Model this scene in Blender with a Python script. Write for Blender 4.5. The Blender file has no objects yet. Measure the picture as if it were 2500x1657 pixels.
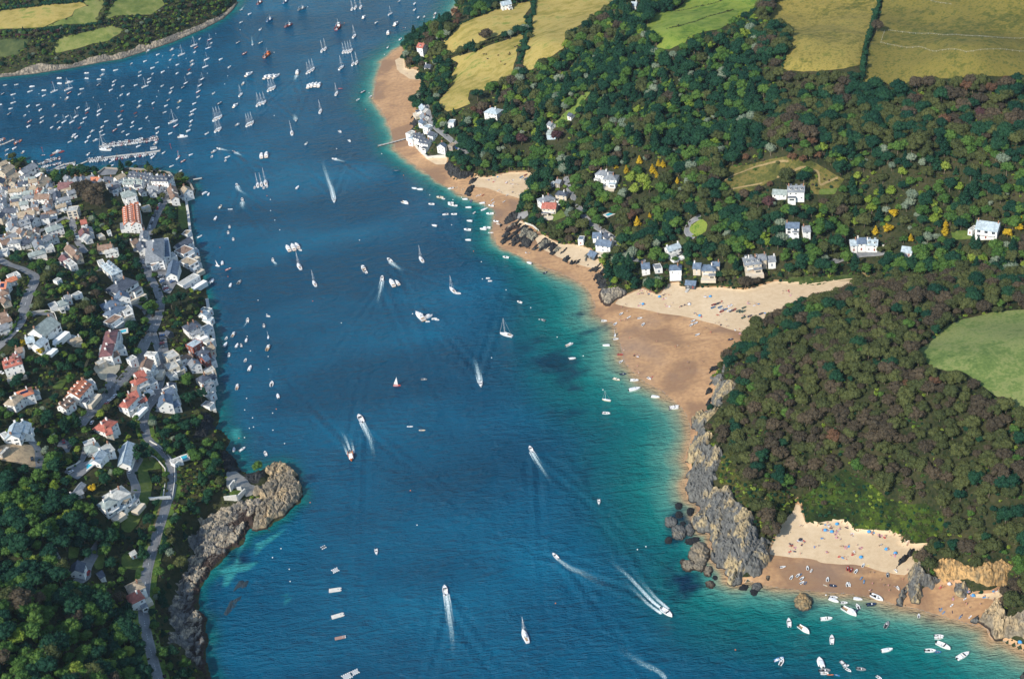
import bpy, bmesh, math, random
import numpy as np
from mathutils import Vector, Matrix, Euler
random.seed(7)
RNG = np.random.default_rng(7)
scene = bpy.context.scene
COL = scene.collection

# ------------------------------------------------------------------ camera
F_PX, CX, CY, CAM_H = 3407.0, 1183.0, 784.0, 610.0
PITCH, ROLL = math.radians(33.0), math.radians(7.4)
_F = np.array([0, math.cos(PITCH), -math.sin(PITCH)])
_R0 = np.array([1.0, 0, 0]); _U0 = np.array([0, math.sin(PITCH), math.cos(PITCH)])
_R = math.cos(ROLL)*_R0 - math.sin(ROLL)*_U0
_U = math.sin(ROLL)*_R0 + math.cos(ROLL)*_U0
CAMP = np.array([0, 0, CAM_H])
cam_d = bpy.data.cameras.new('camera'); cam = bpy.data.objects.new('camera', cam_d); COL.objects.link(cam)
M3 = Matrix(((_R[0], _U[0], -_F[0]), (_R[1], _U[1], -_F[1]), (_R[2], _U[2], -_F[2])))
cam.matrix_world = Matrix.Translation(Vector(CAMP)) @ M3.to_4x4()
cam_d.sensor_width = 36; cam_d.lens = F_PX/2366*36; cam_d.clip_start = 1; cam_d.clip_end = 30000
scene.camera = cam

def rays(x, y):
    x = np.asarray(x, float); y = np.asarray(y, float)
    return _F + ((x-CX)/F_PX)[..., None]*_R - ((y-CY)/F_PX)[..., None]*_U
def at0(x, y, z=0.0):                       # photograph position -> world point on the level plane z
    d = rays(x, y); t = (z-CAM_H)/d[..., 2]
    return CAMP + t[..., None]*d
def project(p):
    v = np.asarray(p)-CAMP
    w = v@_F
    return CX+F_PX*(v@_R)/w, CY-F_PX*(v@_U)/w

# tiles of the photograph that the outlines were measured on
TX = [0, 473.2, 946.4, 1419.6, 1892.8]; TY = dict(a=0, b=314.2, c=628.4, d=942.6, e=1254.0)
def q(tile, *pts):
    k = .3508 if tile in ('e3', 'e4') else .2004
    ox, oy = TX[int(tile[1])], TY[tile[0]]
    return [(ox+k*x, oy+k*y) for x, y in pts]

# ------------------------------------------------------------------ numpy helpers
def hash2(ix, iy, s):
    h = (ix.astype(np.int64)*374761393 + iy.astype(np.int64)*668265263 + s*2147483647) & 0xffffffff
    h = ((h ^ (h >> 13))*1274126177) & 0xffffffff
    return ((h ^ (h >> 16)) & 0xffff)/65535.0
def vnoise(x, y, s=0):
    ix = np.floor(x); iy = np.floor(y); fx = x-ix; fy = y-iy
    fx = fx*fx*(3-2*fx); fy = fy*fy*(3-2*fy)
    a = hash2(ix, iy, s); b = hash2(ix+1, iy, s); c = hash2(ix, iy+1, s); d = hash2(ix+1, iy+1, s)
    return (a*(1-fx)+b*fx)*(1-fy)+(c*(1-fx)+d*fx)*fy
def fbm(x, y, o=4, s=0):
    t = 0; a = .5
    for i in range(o):
        t = t+a*vnoise(x*2**i, y*2**i, s+i); a *= .5
    return t
def seg_dist(X, Y, P, closed=True):
    P = np.asarray(P)[:, :2]; n = len(P); D = np.full(X.shape, 1e9)
    for i in range(n if closed else n-1):
        ax, ay = P[i]; bx, by = P[(i+1) % n]
        dx, dy = bx-ax, by-ay; L = dx*dx+dy*dy+1e-9
        t = np.clip(((X-ax)*dx+(Y-ay)*dy)/L, 0, 1)
        D = np.minimum(D, (X-ax-t*dx)**2+(Y-ay-t*dy)**2)
    return np.sqrt(D)
def inside(X, Y, P):
    P = np.asarray(P)[:, :2]; n = len(P); c = np.zeros(X.shape, bool)
    for i in range(n):
        ax, ay = P[i]; bx, by = P[(i+1) % n]
        if ay == by: continue
        m = ((ay > Y) != (by > Y)) & (X < (bx-ax)*(Y-ay)/(by-ay)+ax)
        c ^= m
    return c
def sdf(X, Y, P):
    d = seg_dist(X, Y, P)
    return np.where(inside(X, Y, P), d, -d)

# ------------------------------------------------------------------ coast lines (read on the photograph at sea level)
SH_W = (q('b0', (-300, 330), (90, 305), (290, 268), (300, 300), (430, 400), (640, 470), (880, 352), (1000, 400), (1080, 420), (1130, 440), (1210, 372),
          (1370, 384), (1480, 378), (1780, 402), (1960, 425), (2000, 485), (2100, 490), (2210, 560), (2255, 630), (2240, 700), (2165, 745), (2190, 1000),
          (2205, 1150), (2225, 1250), (2290, 1480)) +
        q('c1', (0, 150), (28, 300), (52, 440), (75, 600), (105, 715), (120, 800), (120, 1000), (110, 1100), (122, 1250), (118, 1550)) +
        q('d1', (110, 10), (162, 70), (150, 180), (120, 240), (190, 260), (290, 380), (240, 480), (270, 520), (350, 600), (400, 720), (500, 760), (600, 740), (700, 690),
          (780, 668), (880, 655), (970, 690), (1045, 740), (1090, 870), (1112, 1000), (1105, 1090), (1030, 1132), (985, 1180), (900, 1260), (790, 1312),
          (745, 1385), (620, 1402), (560, 1400), (505, 1300), (470, 1450), (440, 1560)) +
        q('e1', (280, 100), (170, 230), (60, 350), (0, 430)) + q('e0', (2300, 560), (2280, 780)) + q('e1', (20, 880), (0, 960), (35, 1150), (-10, 1240), (20, 1420), (60, 1568), (120, 1800)))
SH_E = (q('a2', (760, -160), (610, 0), (540, 90), (470, 195), (390, 245), (360, 310), (170, 440), (60, 450)) +
        q('a1', (2361, 470), (2300, 515), (2180, 600), (2050, 710), (1990, 900), (1955, 1070), (1950, 1170), (2030, 1250), (2100, 1370), (2160, 1530)) +
        q('b1', (2180, 60), (2210, 150), (2361, 290)) +
        q('b2', (150, 385), (330, 530), (500, 620), (640, 690), (780, 745), (900, 795), (975, 840), (1000, 900), (970, 1000), (965, 1100), (1010, 1250), (1200, 1350), (1400, 1440), (1600, 1530)) +
        q('c2', (1750, 8), (1880, 75), (2030, 160), (2100, 260), (2150, 400), (2140, 450), (2200, 520), (2280, 570)) +
        q('c3', (0, 590), (50, 700), (80, 850), (95, 960), (130, 1050), (200, 1130), (370, 1270), (550, 1370), (700, 1490)) +
        q('d3', (790, 0), (850, 100), (885, 200), (885, 350), (842, 500), (812, 600), (870, 700), (822, 850), (828, 950), (850, 1050), (950, 1085), (970, 1200),
          (880, 1260), (900, 1350), (980, 1430), (1100, 1440), (1130, 1540)) +
        q('e3', (622, 20), (650, 110), (680, 150), (735, 160), (745, 250), (800, 275), (850, 265), (880, 240), (950, 268), (1100, 292), (1349, 318)) +
        q('e4', (160, 328), (340, 352), (500, 402), (650, 432), (900, 502), (1100, 558), (1135, 640), (1200, 632), (1349, 712), (1600, 860)))
SH_N = q('a0', (-500, 950), (0, 900), (380, 860), (830, 790), (1200, 718), (1400, 688), (1700, 590), (2000, 490), (2361, 335)) + q('a1', (220, 220), (330, 120), (388, 35), (350, -60), (200, -260))

def W(pts, z=0.0):
    a = np.array(pts); return at0(a[:, 0], a[:, 1], z)
shW, shE, shN = W(SH_W), W(SH_E), W(SH_N)
LAND_W = np.vstack([shW[:, :2], [[-120, 200], [-3000, 200], [-3000, shW[0, 1]]]])
LAND_E = np.vstack([shE[:, :2], [[900, 200], [3500, 200], [3500, 5000], [shE[0, 0]+400, 5000]]])
LAND_N = np.vstack([shN[:, :2], [[shN[-1, 0]-60, 3500], [-3000, 3500], [-3000, shN[0, 1]]]])

# edge between beach and rising ground on the east side
HILL_E = (q('a2', (760, -160), (610, 0), (540, 90), (470, 195), (450, 270), (360, 320), (170, 450), (60, 460)) +
          q('a1', (2361, 480), (2330, 540), (2290, 640), (2300, 790), (2350, 815)) + q('a2', (80, 800), (100, 875), (220, 895), (110, 1000), (110, 1090), (40, 1200), (80, 1300), (40, 1450)) +
          q('b2', (-10, 30), (130, 195), (210, 262), (430, 250), (410, 330), (440, 450), (560, 520), (660, 490), (740, 450), (800, 480), (900, 490), (1150, 440), (1380, 440), (1450, 520), (1480, 560), (1410, 610),
            (1395, 700), (1300, 730), (1230, 780), (1240, 880), (1190, 950), (1260, 980), (1330, 1010), (1500, 1130), (1640, 1210), (1750, 1260), (1900, 1260), (2070, 1310), (2160, 1420), (2200, 1500)) +
          q('c2', (2270, 10), (2200, 190), (2190, 300), (2240, 390), (2361, 385)) +
          q('c3', (60, 310), (230, 240), (320, 200), (480, 280), (540, 270), (640, 150), (740, 140), (740, 190), (920, 210), (1230, 210), (1500, 240), (1700, 190), (1850, 140), (2361, 155)) +
          q('c4', (130, 120), (300, 108), (540, 88), (610, 80), (622, 172), (500, 160), (380, 190), (270, 270), (100, 370), (0, 400)) +
          q('c3', (2200, 470), (1930, 540), (1880, 640), (1760, 690), (1600, 690), (1530, 760), (1480, 850), (1390, 880), (1380, 1000), (1250, 1080), (1130, 1200), (1140, 1380), (1110, 1500)) +
          q('d3', (1040, 60), (930, 160), (925, 300), (880, 480), (850, 620), (880, 720), (845, 850), (850, 950), (870, 1050), (990, 1090), (1000, 1230), (950, 1350), (1020, 1420), (1130, 1430), (1160, 1540)) +
          q('e3', (640, 20), (670, 110), (760, 160), (770, 230), (860, 240), (920, 230), (1000, 180), (1030, 130), (1030, 60)) +
          q('d3', (1850, 1568), (1880, 1470), (1960, 1330), (2085, 1200), (2112, 1090), (2140, 1200), (2200, 1390), (2290, 1330)) +
          q('d4', (0, 1365), (200, 1310), (300, 1330), (420, 1430), (560, 1440), (800, 1450), (940, 1490)) +
          q('e4', (520, 10), (600, 25), (735, 25), (640, 150), (588, 190), (590, 330), (620, 380), (690, 330), (800, 255), (900, 262), (1000, 350), (1150, 340), (1220, 300), (1190, 390), (1120, 450), (1110, 520), (1140, 610), (1200, 620), (1349, 690), (1600, 830)))
hE = W(HILL_E, 1.5)
HILLP_E = np.vstack([hE[:, :2], [[900, 200], [3500, 200], [3500, 5000], [hE[0, 0]+400, 5000]]])

CTL = [  # x, y on the photograph and height of the ground there
 (1100, 60, 50), (1080, 200, 34), (1130, 110, 45), (1300, 80, 66), (1230, 270, 34), (1400, 190, 58), (1600, 80, 84), (1900, 100, 102), (2250, 100, 110), (1500, 300, 56), (1420, 430, 26), (1100, 330, 16), (1020, 200, 12),
 (1650, 400, 50), (1850, 300, 80), (2100, 300, 88), (2330, 300, 92), (1700, 560, 16), (1550, 600, 10), (1470, 560, 12), (1850, 450, 44), (2000, 570, 14), (2280, 520, 30), (1400, 560, 9), (1300, 460, 10),
 (2000, 640, 4), (2150, 610, 9), (2366, 640, 22), (2500, 600, 40), (1800, 800, 34), (1740, 950, 40), (2000, 850, 62), (2250, 850, 74), (2450, 850, 72), (2000, 1050, 60), (2300, 1050, 70), (2300, 1230, 48), (1660, 1100, 16),
 (2000, 1160, 34), (1750, 1170, 18), (2250, 1320, 26), (2366, 1430, 24), (1900, 730, 40), (2100, 720, 52), (2340, 700, 50), (1690, 1240, 12), (1000, 20, 20), (1300, -150, 75), (1900, -200, 115), (2500, -100, 115), (2800, 400, 100), (2900, 900, 70), (2700, 1500, 50),
 (400, 400, 5), (250, 400, 7), (100, 420, 8), (40, 500, 22), (200, 500, 24), (300, 480, 18), (400, 450, 10), (380, 600, 11), (250, 600, 32), (100, 650, 50), (0, 650, 60), (60, 780, 66), (250, 780, 40), (400, 780, 14), (450, 850, 9),
 (300, 900, 36), (150, 900, 52), (0, 1000, 72), (200, 1050, 46), (380, 1000, 16), (390, 1100, 19), (200, 1150, 44), (50, 1200, 66), (330, 1250, 21), (440, 1150, 15), (200, 1400, 50), (0, 1400, 76), (330, 1400, 21), (350, 1568, 24), (150, 1568, 56), (480, 1100, 8), (-300, 800, 95), (-300, 1400, 105), (-200, 500, 50), (100, 1900, 60), (370, 680, 14), (420, 940, 10),
 (430, 1400, 10), (420, 1550, 10),
 (0, 50, 36), (150, 20, 40), (200, 80, 28), (350, 60, 24), (450, 30, 18), (100, -80, 36), (-300, 0, 40)]
cp = np.array(CTL, float); cw = at0(cp[:, 0], cp[:, 1], cp[:, 2]); ch = cp[:, 2]
def t_eval(X, Y):
    num = np.zeros(X.shape); den = np.zeros(X.shape)
    for (x, y, _), h in zip(cw, ch):
        w = 1.0/((X-x)**2+(Y-y)**2+28.0**2)**1.6
        num += w*h; den += w
    return num/den

STEP = 2.5
gx = np.arange(-800, 901, STEP); gy = np.arange(470, 2351, STEP)
NX, NY = len(gx), len(gy)
GX, GY = np.meshgrid(gx, gy)
dW = sdf(GX, GY, LAND_W); dE = sdf(GX, GY, LAND_E); dN = sdf(GX, GY, LAND_N); dH = sdf(GX, GY, HILLP_E)
LOWZ = W(q('d1', (560, 930), (680, 880), (700, 790), (712, 690), (780, 640), (880, 630), (985, 670), (1060, 730), (1115, 870), (1140, 1000), (1125, 1100), (1040, 1150), (985, 1200), (900, 1280), (790, 1330), (745, 1400), (620, 1420), (505, 1310), (470, 1450), (440, 1560)) + q('e1', (280, 100), (170, 230), (60, 350), (0, 430)) + q('e0', (2300, 560), (2280, 780)) + q('e1', (20, 880), (0, 960), (35, 1150), (-10, 1240), (60, 1568), (200, 1750)) +
      q('e0', (2361, 1600), (2150, 1380), (2060, 1180), (1930, 1140), (1950, 950), (1960, 720), (2010, 600), (1980, 450), (2110, 330), (2180, 150), (2160, 50)) + q('d0', (2150, 1480), (2300, 1300), (2361, 1230)) + q('d1', (50, 1220), (200, 1160), (380, 1130)), 1.0)
lowk = np.clip((sdf(GX, GY, LOWZ)+3)/8, 0, 1)
dW = np.where(dW > -6, dW+lowk*(fbm(GX/7, GY/7, 3, 61)-.40)*8, dW)
TT = t_eval(GX, GY)*(0.86+.28*fbm(GX/90, GY/90, 3, 5))
def rise(d, L): return 1-np.exp(-np.maximum(d, 0)/L)
hW = (1-lowk)*(TT*rise(dW-2, 26)+np.minimum(np.maximum(dW, 0)*.4, 2.2))+lowk*(np.minimum(np.maximum(dW, 0)*.12, 3.2)+.2)
hN = TT*rise(dN-6, 28)+np.maximum(dN, 0)*.05
hEb = np.minimum(np.maximum(dE, 0)*.035, 2.6)
hEh = TT*rise(dH, 30)
Hgt = np.where(dW > 0, hW, np.where(dN > 0, hN, np.where(dE > 0, hEb+hEh, -1)))
dLand = np.maximum(np.maximum(dW, dE), dN)
Hgt = np.where(dLand < 0, np.maximum(dLand*.08, -4)-.15, Hgt)

def hsample(x, y):
    fx = np.clip((np.asarray(x, float)-gx[0])/STEP, 0, NX-1.001); fy = np.clip((np.asarray(y, float)-gy[0])/STEP, 0, NY-1.001)
    ix = fx.astype(int); iy = fy.astype(int); u = fx-ix; v = fy-iy
    return (Hgt[iy, ix]*(1-u)+Hgt[iy, ix+1]*u)*(1-v)+(Hgt[iy+1, ix]*(1-u)+Hgt[iy+1, ix+1]*u)*v
def at(x, y, lift=0.0):                     # photograph position -> world point on the ground (raised by lift)
    x = np.atleast_1d(np.asarray(x, float)); y = np.atleast_1d(np.asarray(y, float))
    d = rays(x, y); d = d/np.linalg.norm(d, axis=-1, keepdims=True)
    t = (128-CAM_H)/d[:, 2]; done = np.zeros(len(x), bool)
    for k in range(700):
        p = CAMP+t[:, None]*d
        gap = p[:, 2]-np.maximum(hsample(p[:, 0], p[:, 1]), 0)-lift
        done |= gap < .05
        if done.all(): break
        t = np.where(done, t, t+np.maximum(gap*.45, .12))
    return CAMP+t[:, None]*d
def at1(x, y, lift=0.0): return at([x], [y], lift)[0]

# ------------------------------------------------------------------ objects
def tag(o, label=None, cat=None, group=None, kind=None):
    if label: o['label'] = label
    if cat: o['category'] = cat
    if group: o['group'] = group
    if kind: o['kind'] = kind
    return o
def mesh_np(name, V, Fc, mats=(), smooth=False, midx=None):
    me = bpy.data.meshes.new(name)
    V = np.asarray(V, np.float32)
    if isinstance(Fc, np.ndarray) and Fc.ndim == 2:
        n, k = Fc.shape; loops = Fc.astype(np.int32).ravel(); starts = np.arange(0, n*k, k, dtype=np.int32); tot = np.full(n, k, np.int32)
    else:
        tot = np.array([len(f) for f in Fc], np.int32); loops = np.array([i for f in Fc for i in f], np.int32)
        starts = np.concatenate([[0], np.cumsum(tot)[:-1]]).astype(np.int32)
    me.vertices.add(len(V)); me.vertices.foreach_set('co', V.ravel())
    me.loops.add(len(loops)); me.loops.foreach_set('vertex_index', loops)
    me.polygons.add(len(tot)); me.polygons.foreach_set('loop_start', starts); me.polygons.foreach_set('loop_total', tot)
    for m in mats: me.materials.append(m)
    if midx is not None: me.polygons.foreach_set('material_index', np.asarray(midx, np.int32))
    me.update(calc_edges=True)
    me.polygons.foreach_set('use_smooth', np.full(len(tot), smooth, bool))
    me.validate(); me.update()
    return me
def link(name, me, parent=None, loc=None, rz=0):
    o = bpy.data.objects.new(name, me); COL.objects.link(o)
    if parent is not None: o.parent = parent
    if loc is not None: o.location = tuple(float(v) for v in loc)
    if rz: o.rotation_euler[2] = rz
    return o
def empty(name, loc, rz=0):
    o = link(name, None, None, loc, rz); o.empty_display_size = 1; return o
def add_attr(me, name, vals):
    a = me.attributes.new(name, 'FLOAT', 'POINT'); a.data.foreach_set('value', np.asarray(vals, np.float32).ravel())

class MB:                                   # collects simple solids into ONE mesh
    def __init__(s): s.v = []; s.f = []; s.m = []
    def add(s, V, Fc, m=0):
        b = len(s.v); s.v += [tuple(p) for p in V]; s.f += [[i+b for i in f] for f in Fc]; s.m += [m]*len(Fc)
    def box(s, c, d, m=0, rz=0, taper=1.0):
        x, y, z = d[0]/2, d[1]/2, d[2]/2; V = []
        for k, tz in ((-z, 1), (z, taper)):
            for sx, sy in ((-1, -1), (1, -1), (1, 1), (-1, 1)): V.append([sx*x*tz, sy*y*tz, k])
        ca, sa = math.cos(rz), math.sin(rz)
        V = [(c[0]+a*ca-b*sa, c[1]+a*sa+b*ca, c[2]+e) for a, b, e in V]
        s.add(V, [(3, 2, 1, 0), (4, 5, 6, 7), (0, 1, 5, 4), (1, 2, 6, 5), (2, 3, 7, 6), (3, 0, 4, 7)], m)
    def tube(s, a, b, r0, r1=None, n=6, m=0):
        r1 = r0 if r1 is None else r1
        a = Vector(a); b = Vector(b); d = (b-a).normalized(); u = d.orthogonal().normalized(); w = d.cross(u); V = []
        for p, r in ((a, r0), (b, r1)):
            for i in range(n):
                t = 2*math.pi*i/n; V.append(tuple(p+u*(math.cos(t)*r)+w*(math.sin(t)*r)))
        s.add(V, [[i, (i+1) % n, n+(i+1) % n, n+i] for i in range(n)]+[list(range(n))[::-1], list(range(n, 2*n))], m)
    def loft(s, rings, m=0, cap=True):      # rings: lists of points, all the same length
        V = [p for r in rings for p in r]; n = len(rings[0]); F = []
        for k in range(len(rings)-1):
            for i in range(n): F.append([k*n+i, k*n+(i+1) % n, (k+1)*n+(i+1) % n, (k+1)*n+i])
        if cap: F += [list(range(n))[::-1], [(len(rings)-1)*n+i for i in range(n)]]
        s.add(V, F, m)
    def mesh(s, name, mats, smooth=False): return mesh_np(name, s.v, s.f, mats, smooth, s.m)

# ------------------------------------------------------------------ materials
def lin(c):
    return tuple(((v/255)/12.92 if v/255 <= .04045 else ((v/255+.055)/1.055)**2.4) for v in c)
def nt(m):
    m.use_nodes = True; t = m.node_tree; t.nodes.clear(); return t
def N(t, ty, **k):
    n = t.nodes.new(ty)
    for a, b in k.items():
        if a.startswith('i_'):
            n.inputs[a[2:].replace('_', ' ')].default_value = b
        else: setattr(n, a, b)
    return n
def ramp(t, src, stops, interp='LINEAR'):
    r = t.nodes.new('ShaderNodeValToRGB'); r.color_ramp.interpolation = interp
    e = r.color_ramp.elements
    while len(e) < len(stops): e.new(.5)
    for i, (p, c) in enumerate(stops):
        e[i].position = p; e[i].color = (c[0], c[1], c[2], 1) if not np.isscalar(c) else (c, c, c, 1)
    t.links.new(src, r.inputs[0]); return r.outputs[0]
def mixc(t, fac, a, b, mode='MIX'):
    n = t.nodes.new('ShaderNodeMix'); n.data_type = 'RGBA'; n.blend_type = mode
    for s, v in ((0, fac), (6, a), (7, b)):
        if hasattr(v, 'is_linked'): t.links.new(v, n.inputs[s])
        elif np.isscalar(v): n.inputs[s].default_value = v
        else: n.inputs[s].default_value = (v[0], v[1], v[2], 1)
    return n.outputs[2]
def noise(t, scale, detail=4, vec=None, rough=.55, dist=0, out=0):
    n = N(t, 'ShaderNodeTexNoise'); n.inputs['Scale'].default_value = scale; n.inputs['Detail'].default_value = detail
    n.inputs['Roughness'].default_value = rough; n.inputs['Distortion'].default_value = dist
    if vec is not None: t.links.new(vec, n.inputs['Vector'])
    return n.outputs[out]
def objco(t): return N(t, 'ShaderNodeTexCoord').outputs['Object']
def geoco(t): return N(t, 'ShaderNodeNewGeometry').outputs['Position']
def mapping(t, vec, scale=(1, 1, 1), rot=(0, 0, 0)):
    n = N(t, 'ShaderNodeMapping'); n.inputs['Scale'].default_value = scale; n.inputs['Rotation'].default_value = rot
    t.links.new(vec, n.inputs['Vector']); return n.outputs[0]
def finish(t, col, rough=.85, bump=None, bstr=.3, bdist=.3, spec=.3, metal=0, normal=None, extra=None):
    b = N(t, 'ShaderNodeBsdfPrincipled'); o = N(t, 'ShaderNodeOutputMaterial')
    if hasattr(col, 'is_linked'): t.links.new(col, b.inputs['Base Color'])
    else: b.inputs['Base Color'].default_value = (*col, 1)
    if hasattr(rough, 'is_linked'): t.links.new(rough, b.inputs['Roughness'])
    else: b.inputs['Roughness'].default_value = rough
    b.inputs['Specular IOR Level'].default_value = spec; b.inputs['Metallic'].default_value = metal
    if bump is not None:
        n = N(t, 'ShaderNodeBump'); n.inputs['Strength'].default_value = bstr; n.inputs['Distance'].default_value = bdist
        t.links.new(bump, n.inputs['Height']); t.links.new(n.outputs[0], b.inputs['Normal'])
    t.links.new(b.outputs[0], o.inputs[0]); return b
_MC = {}
def paint(name, rgb, rough=.5, var=.12, scale=3.0, spec=.4):   # rgb as linear values
    key = (name,)
    if key in _MC: return _MC[key]
    m = bpy.data.materials.new(name); t = nt(m)
    n = noise(t, scale, 5, objco(t))
    c = ramp(t, n, [(.3, tuple(v*(1-var) for v in rgb)), (.7, tuple(min(v*(1+var), 1) for v in rgb))])
    finish(t, c, rough, bump=n, bstr=.15, bdist=.05, spec=spec); _MC[key] = m; return m
def ground_mat(name, stops, scales=(.03, .25, 1.2), rough=.9, bstr=.5, bdist=.3, weights=(.4, .38, .22), stretch=None, con=1.9):
    m = bpy.data.materials.new(name); t = nt(m); g = geoco(t)
    if stretch: g = mapping(t, g, *stretch)
    acc = None
    for s, w in zip(scales, weights):
        n = noise(t, s, 5, g)
        k = N(t, 'ShaderNodeMath', operation='MULTIPLY'); k.inputs[1].default_value = w; t.links.new(n, k.inputs[0])
        if acc is None: acc = k.outputs[0]
        else:
            a = N(t, 'ShaderNodeMath', operation='ADD'); t.links.new(acc, a.inputs[0]); t.links.new(k.outputs[0], a.inputs[1]); acc = a.outputs[0]
    k = N(t, 'ShaderNodeMath', operation='MULTIPLY_ADD'); t.links.new(acc, k.inputs[0]); k.inputs[1].default_value = con; k.inputs[2].default_value = .5*(1-con)
    c = ramp(t, k.outputs[0], stops)
    finish(t, c, rough, bump=acc, bstr=bstr, bdist=bdist, spec=.15); return m
# ------------------------------------------------------------------ light and sky
SUN_EL, SUN_AZ = math.radians(38), math.radians(224)     # azimuth of the sun, measured from +X
sd = Vector((math.cos(SUN_EL)*math.cos(SUN_AZ), math.cos(SUN_EL)*math.sin(SUN_AZ), math.sin(SUN_EL)))
sun_d = bpy.data.lights.new('sun', 'SUN'); sun_d.energy = 4.5; sun_d.angle = math.radians(.5); sun_d.color = (1, .93, .82)
sun = bpy.data.objects.new('sun', sun_d); COL.objects.link(sun); sun.rotation_euler = sd.to_track_quat('Z', 'Y').to_euler(); sun.location = (0, 0, 900)
wd = bpy.data.worlds.new('World'); scene.world = wd; wd.use_nodes = True
t = wd.node_tree; t.nodes.clear()
sky = N(t, 'ShaderNodeTexSky'); sky.sky_type = 'NISHITA'; sky.sun_disc = False; sky.sun_elevation = SUN_EL
sky.sun_rotation = math.pi/2-SUN_AZ; sky.air_density = 1.3; sky.dust_density = .6; sky.ozone_density = 2.2
bg = N(t, 'ShaderNodeBackground'); bg.inputs[1].default_value = .15; wo = N(t, 'ShaderNodeOutputWorld')
t.links.new(sky.outputs[0], bg.inputs[0]); t.links.new(bg.outputs[0], wo.inputs[0])
vs = scene.view_settings; vs.view_transform = 'Standard'; vs.look = 'None'; vs.exposure = .18; vs.gamma = 1

# ------------------------------------------------------------------ clearings, roads, sand (outlines on the photograph, laid on the ground)
FIELDS = {}
FIELDS['tan'] = (q('a0', (-60, 145), (0, 130), (300, 92), (940, 25), (1000, 68), (860, 115), (830, 190), (500, 318), (200, 335), (0, 340), (-60, 340)), 'stubble')
FIELDS['n2'] = (q('a0', (1003, 70), (960, 15), (1180, 0), (1215, 60), (1140, 150), (1128, 275), (780, 282), (500, 322), (835, 192), (862, 117)), 'green')
FIELDS['n3'] = (q('a0', (1350, -10), (1560, -60), (1860, -10), (1900, 60), (1740, 175), (1480, 180), (1330, 185), (1205, 245), (1260, 110)), 'green')
FIELDS['n4'] = (q('a0', (620, 500), (700, 440), (1100, 345), (1290, 300), (1420, 340), (1390, 390), (1250, 480), (1050, 510), (880, 570), (640, 620)), 'green')
FIELDS['n5'] = (q('a0', (-60, 450), (340, 460), (300, 540), (220, 630), (-60, 690)), 'rough')
FIELDS['e1'] = (q('a2', (370, 602), (392, 480), (600, 270), (960, 130), (1080, 72), (1390, 20), (1400, 80), (1325, 190), (1345, 280), (1200, 340), (1010, 420), (800, 500), (640, 545), (480, 622)), 'stubble')
FIELDS['e2'] = (q('a2', (470, 682), (780, 590), (1110, 470), (1300, 385), (1312, 480), (1252, 520), (1240, 650), (1200, 750), (1190, 880), (1150, 940), (1060, 950), (950, 935), (900, 1000), (860, 1060), (700, 1040), (670, 1150), (710, 1200),
                (560, 1260), (430, 1292), (310, 1200), (325, 1150), (450, 1030), (470, 890), (565, 740)), 'stubble')
FIELDS['e3'] = (q('a2', (1440, 0), (1600, -90), (2440, -90), (2361, 0), (2270, 70), (2110, 190), (1990, 280), (1860, 350), (1790, 450), (1780, 560), (1650, 650), (1480, 720), (1430, 805), (1305, 812), (1300, 780), (1340, 600), (1400, 400), (1420, 200)), 'stubble')
FIELDS['e4'] = (q('a3', (830, 0), (1000, -80), (1800, -80), (1700, 0), (1640, 90), (1420, 180), (1380, 240), (1200, 350), (1040, 370), (860, 420), (820, 500), (640, 570), (450, 600), (440, 570), (540, 490), (500, 400), (330, 340), (480, 150), (690, 130)), 'bright')
FIELDS['e5'] = (q('a3', (1890, 0), (1960, -100)) + q('a4', (740, -100), (690, 0), (620, 150), (560, 400), (500, 560), (470, 760), (300, 800), (0, 830)) + q('a3', (2170, 830), (1920, 860), (1940, 700), (2000, 560), (2040, 450), (2000, 300), (1900, 262), (1750, 250)), 'gold')
FIELDS['e6'] = (q('a4', (760, -100), (2600, -100), (2600, 885), (2361, 890), (1850, 902), (1500, 912), (900, 965), (850, 1005), (720, 945), (640, 940), (565, 985), (505, 960), (545, 760), (585, 500), (650, 400), (740, 0)), 'goldgreen')
FIELDS['e7'] = (q('c4', (1120, 910), (1250, 830), (1470, 620), (1650, 550), (1990, 470), (2361, 430), (2700, 430), (2700, 1700), (2361, 1660), (2210, 1540), (2000, 1400), (1740, 1210), (1600, 1130), (1480, 1150), (1320, 1110), (1200, 1010), (1170, 960)), 'green2')
FIELDS['m1'] = (q('b3', (1230, 340), (1420, 350), (1580, 330), (1900, 250), (2361, 330)) + q('b4', (0, 340), (290, 500), (235, 600), (0, 680)) + q('b3', (2260, 660), (2240, 470), (1900, 485), (1560, 640), (1270, 640), (1160, 590), (1300, 480)), 'meadow')
FIELDS['m2'] = (q('a3', (470, 1130), (520, 1100)) if 0 else q('a2', (1650, 1430), (1850, 1240), (2060, 1050), (2160, 940), (2250, 900), (2361, 890), (2361, 920), (2130, 1010), (1990, 1220), (1830, 1420), (1700, 1480)), 'brightrough')
FIELDS['m3'] = (q('b3', (860, 1050), (1000, 950), (1080, 1010), (1060, 1100), (960, 1170), (860, 1130)), 'bright')
FIELDS['v1'] = (q('d3', (1180, 560), (1340, 480), (1460, 850), (1700, 880), (1750, 1050), (1730, 1230), (1840, 1330), (1960, 1320), (2090, 1180), (2070, 1000), (1900, 960), (1640, 1000), (1600, 1180), (1440, 1130), (1360, 880), (1200, 880)), 'scrubland')
FIELDS['v2'] = (q('d3', (2150, 1020), (2361, 900)) + q('d4', (300, 700), (560, 850), (760, 1040), (1100, 1100), (1450, 1200), (1420, 1450), (1100, 1568), (940, 1480), (800, 1440), (420, 1420), (300, 1320), (200, 1300), (0, 1350)) + q('d3', (2290, 1320), (2200, 1330)), 'gorse')
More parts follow.
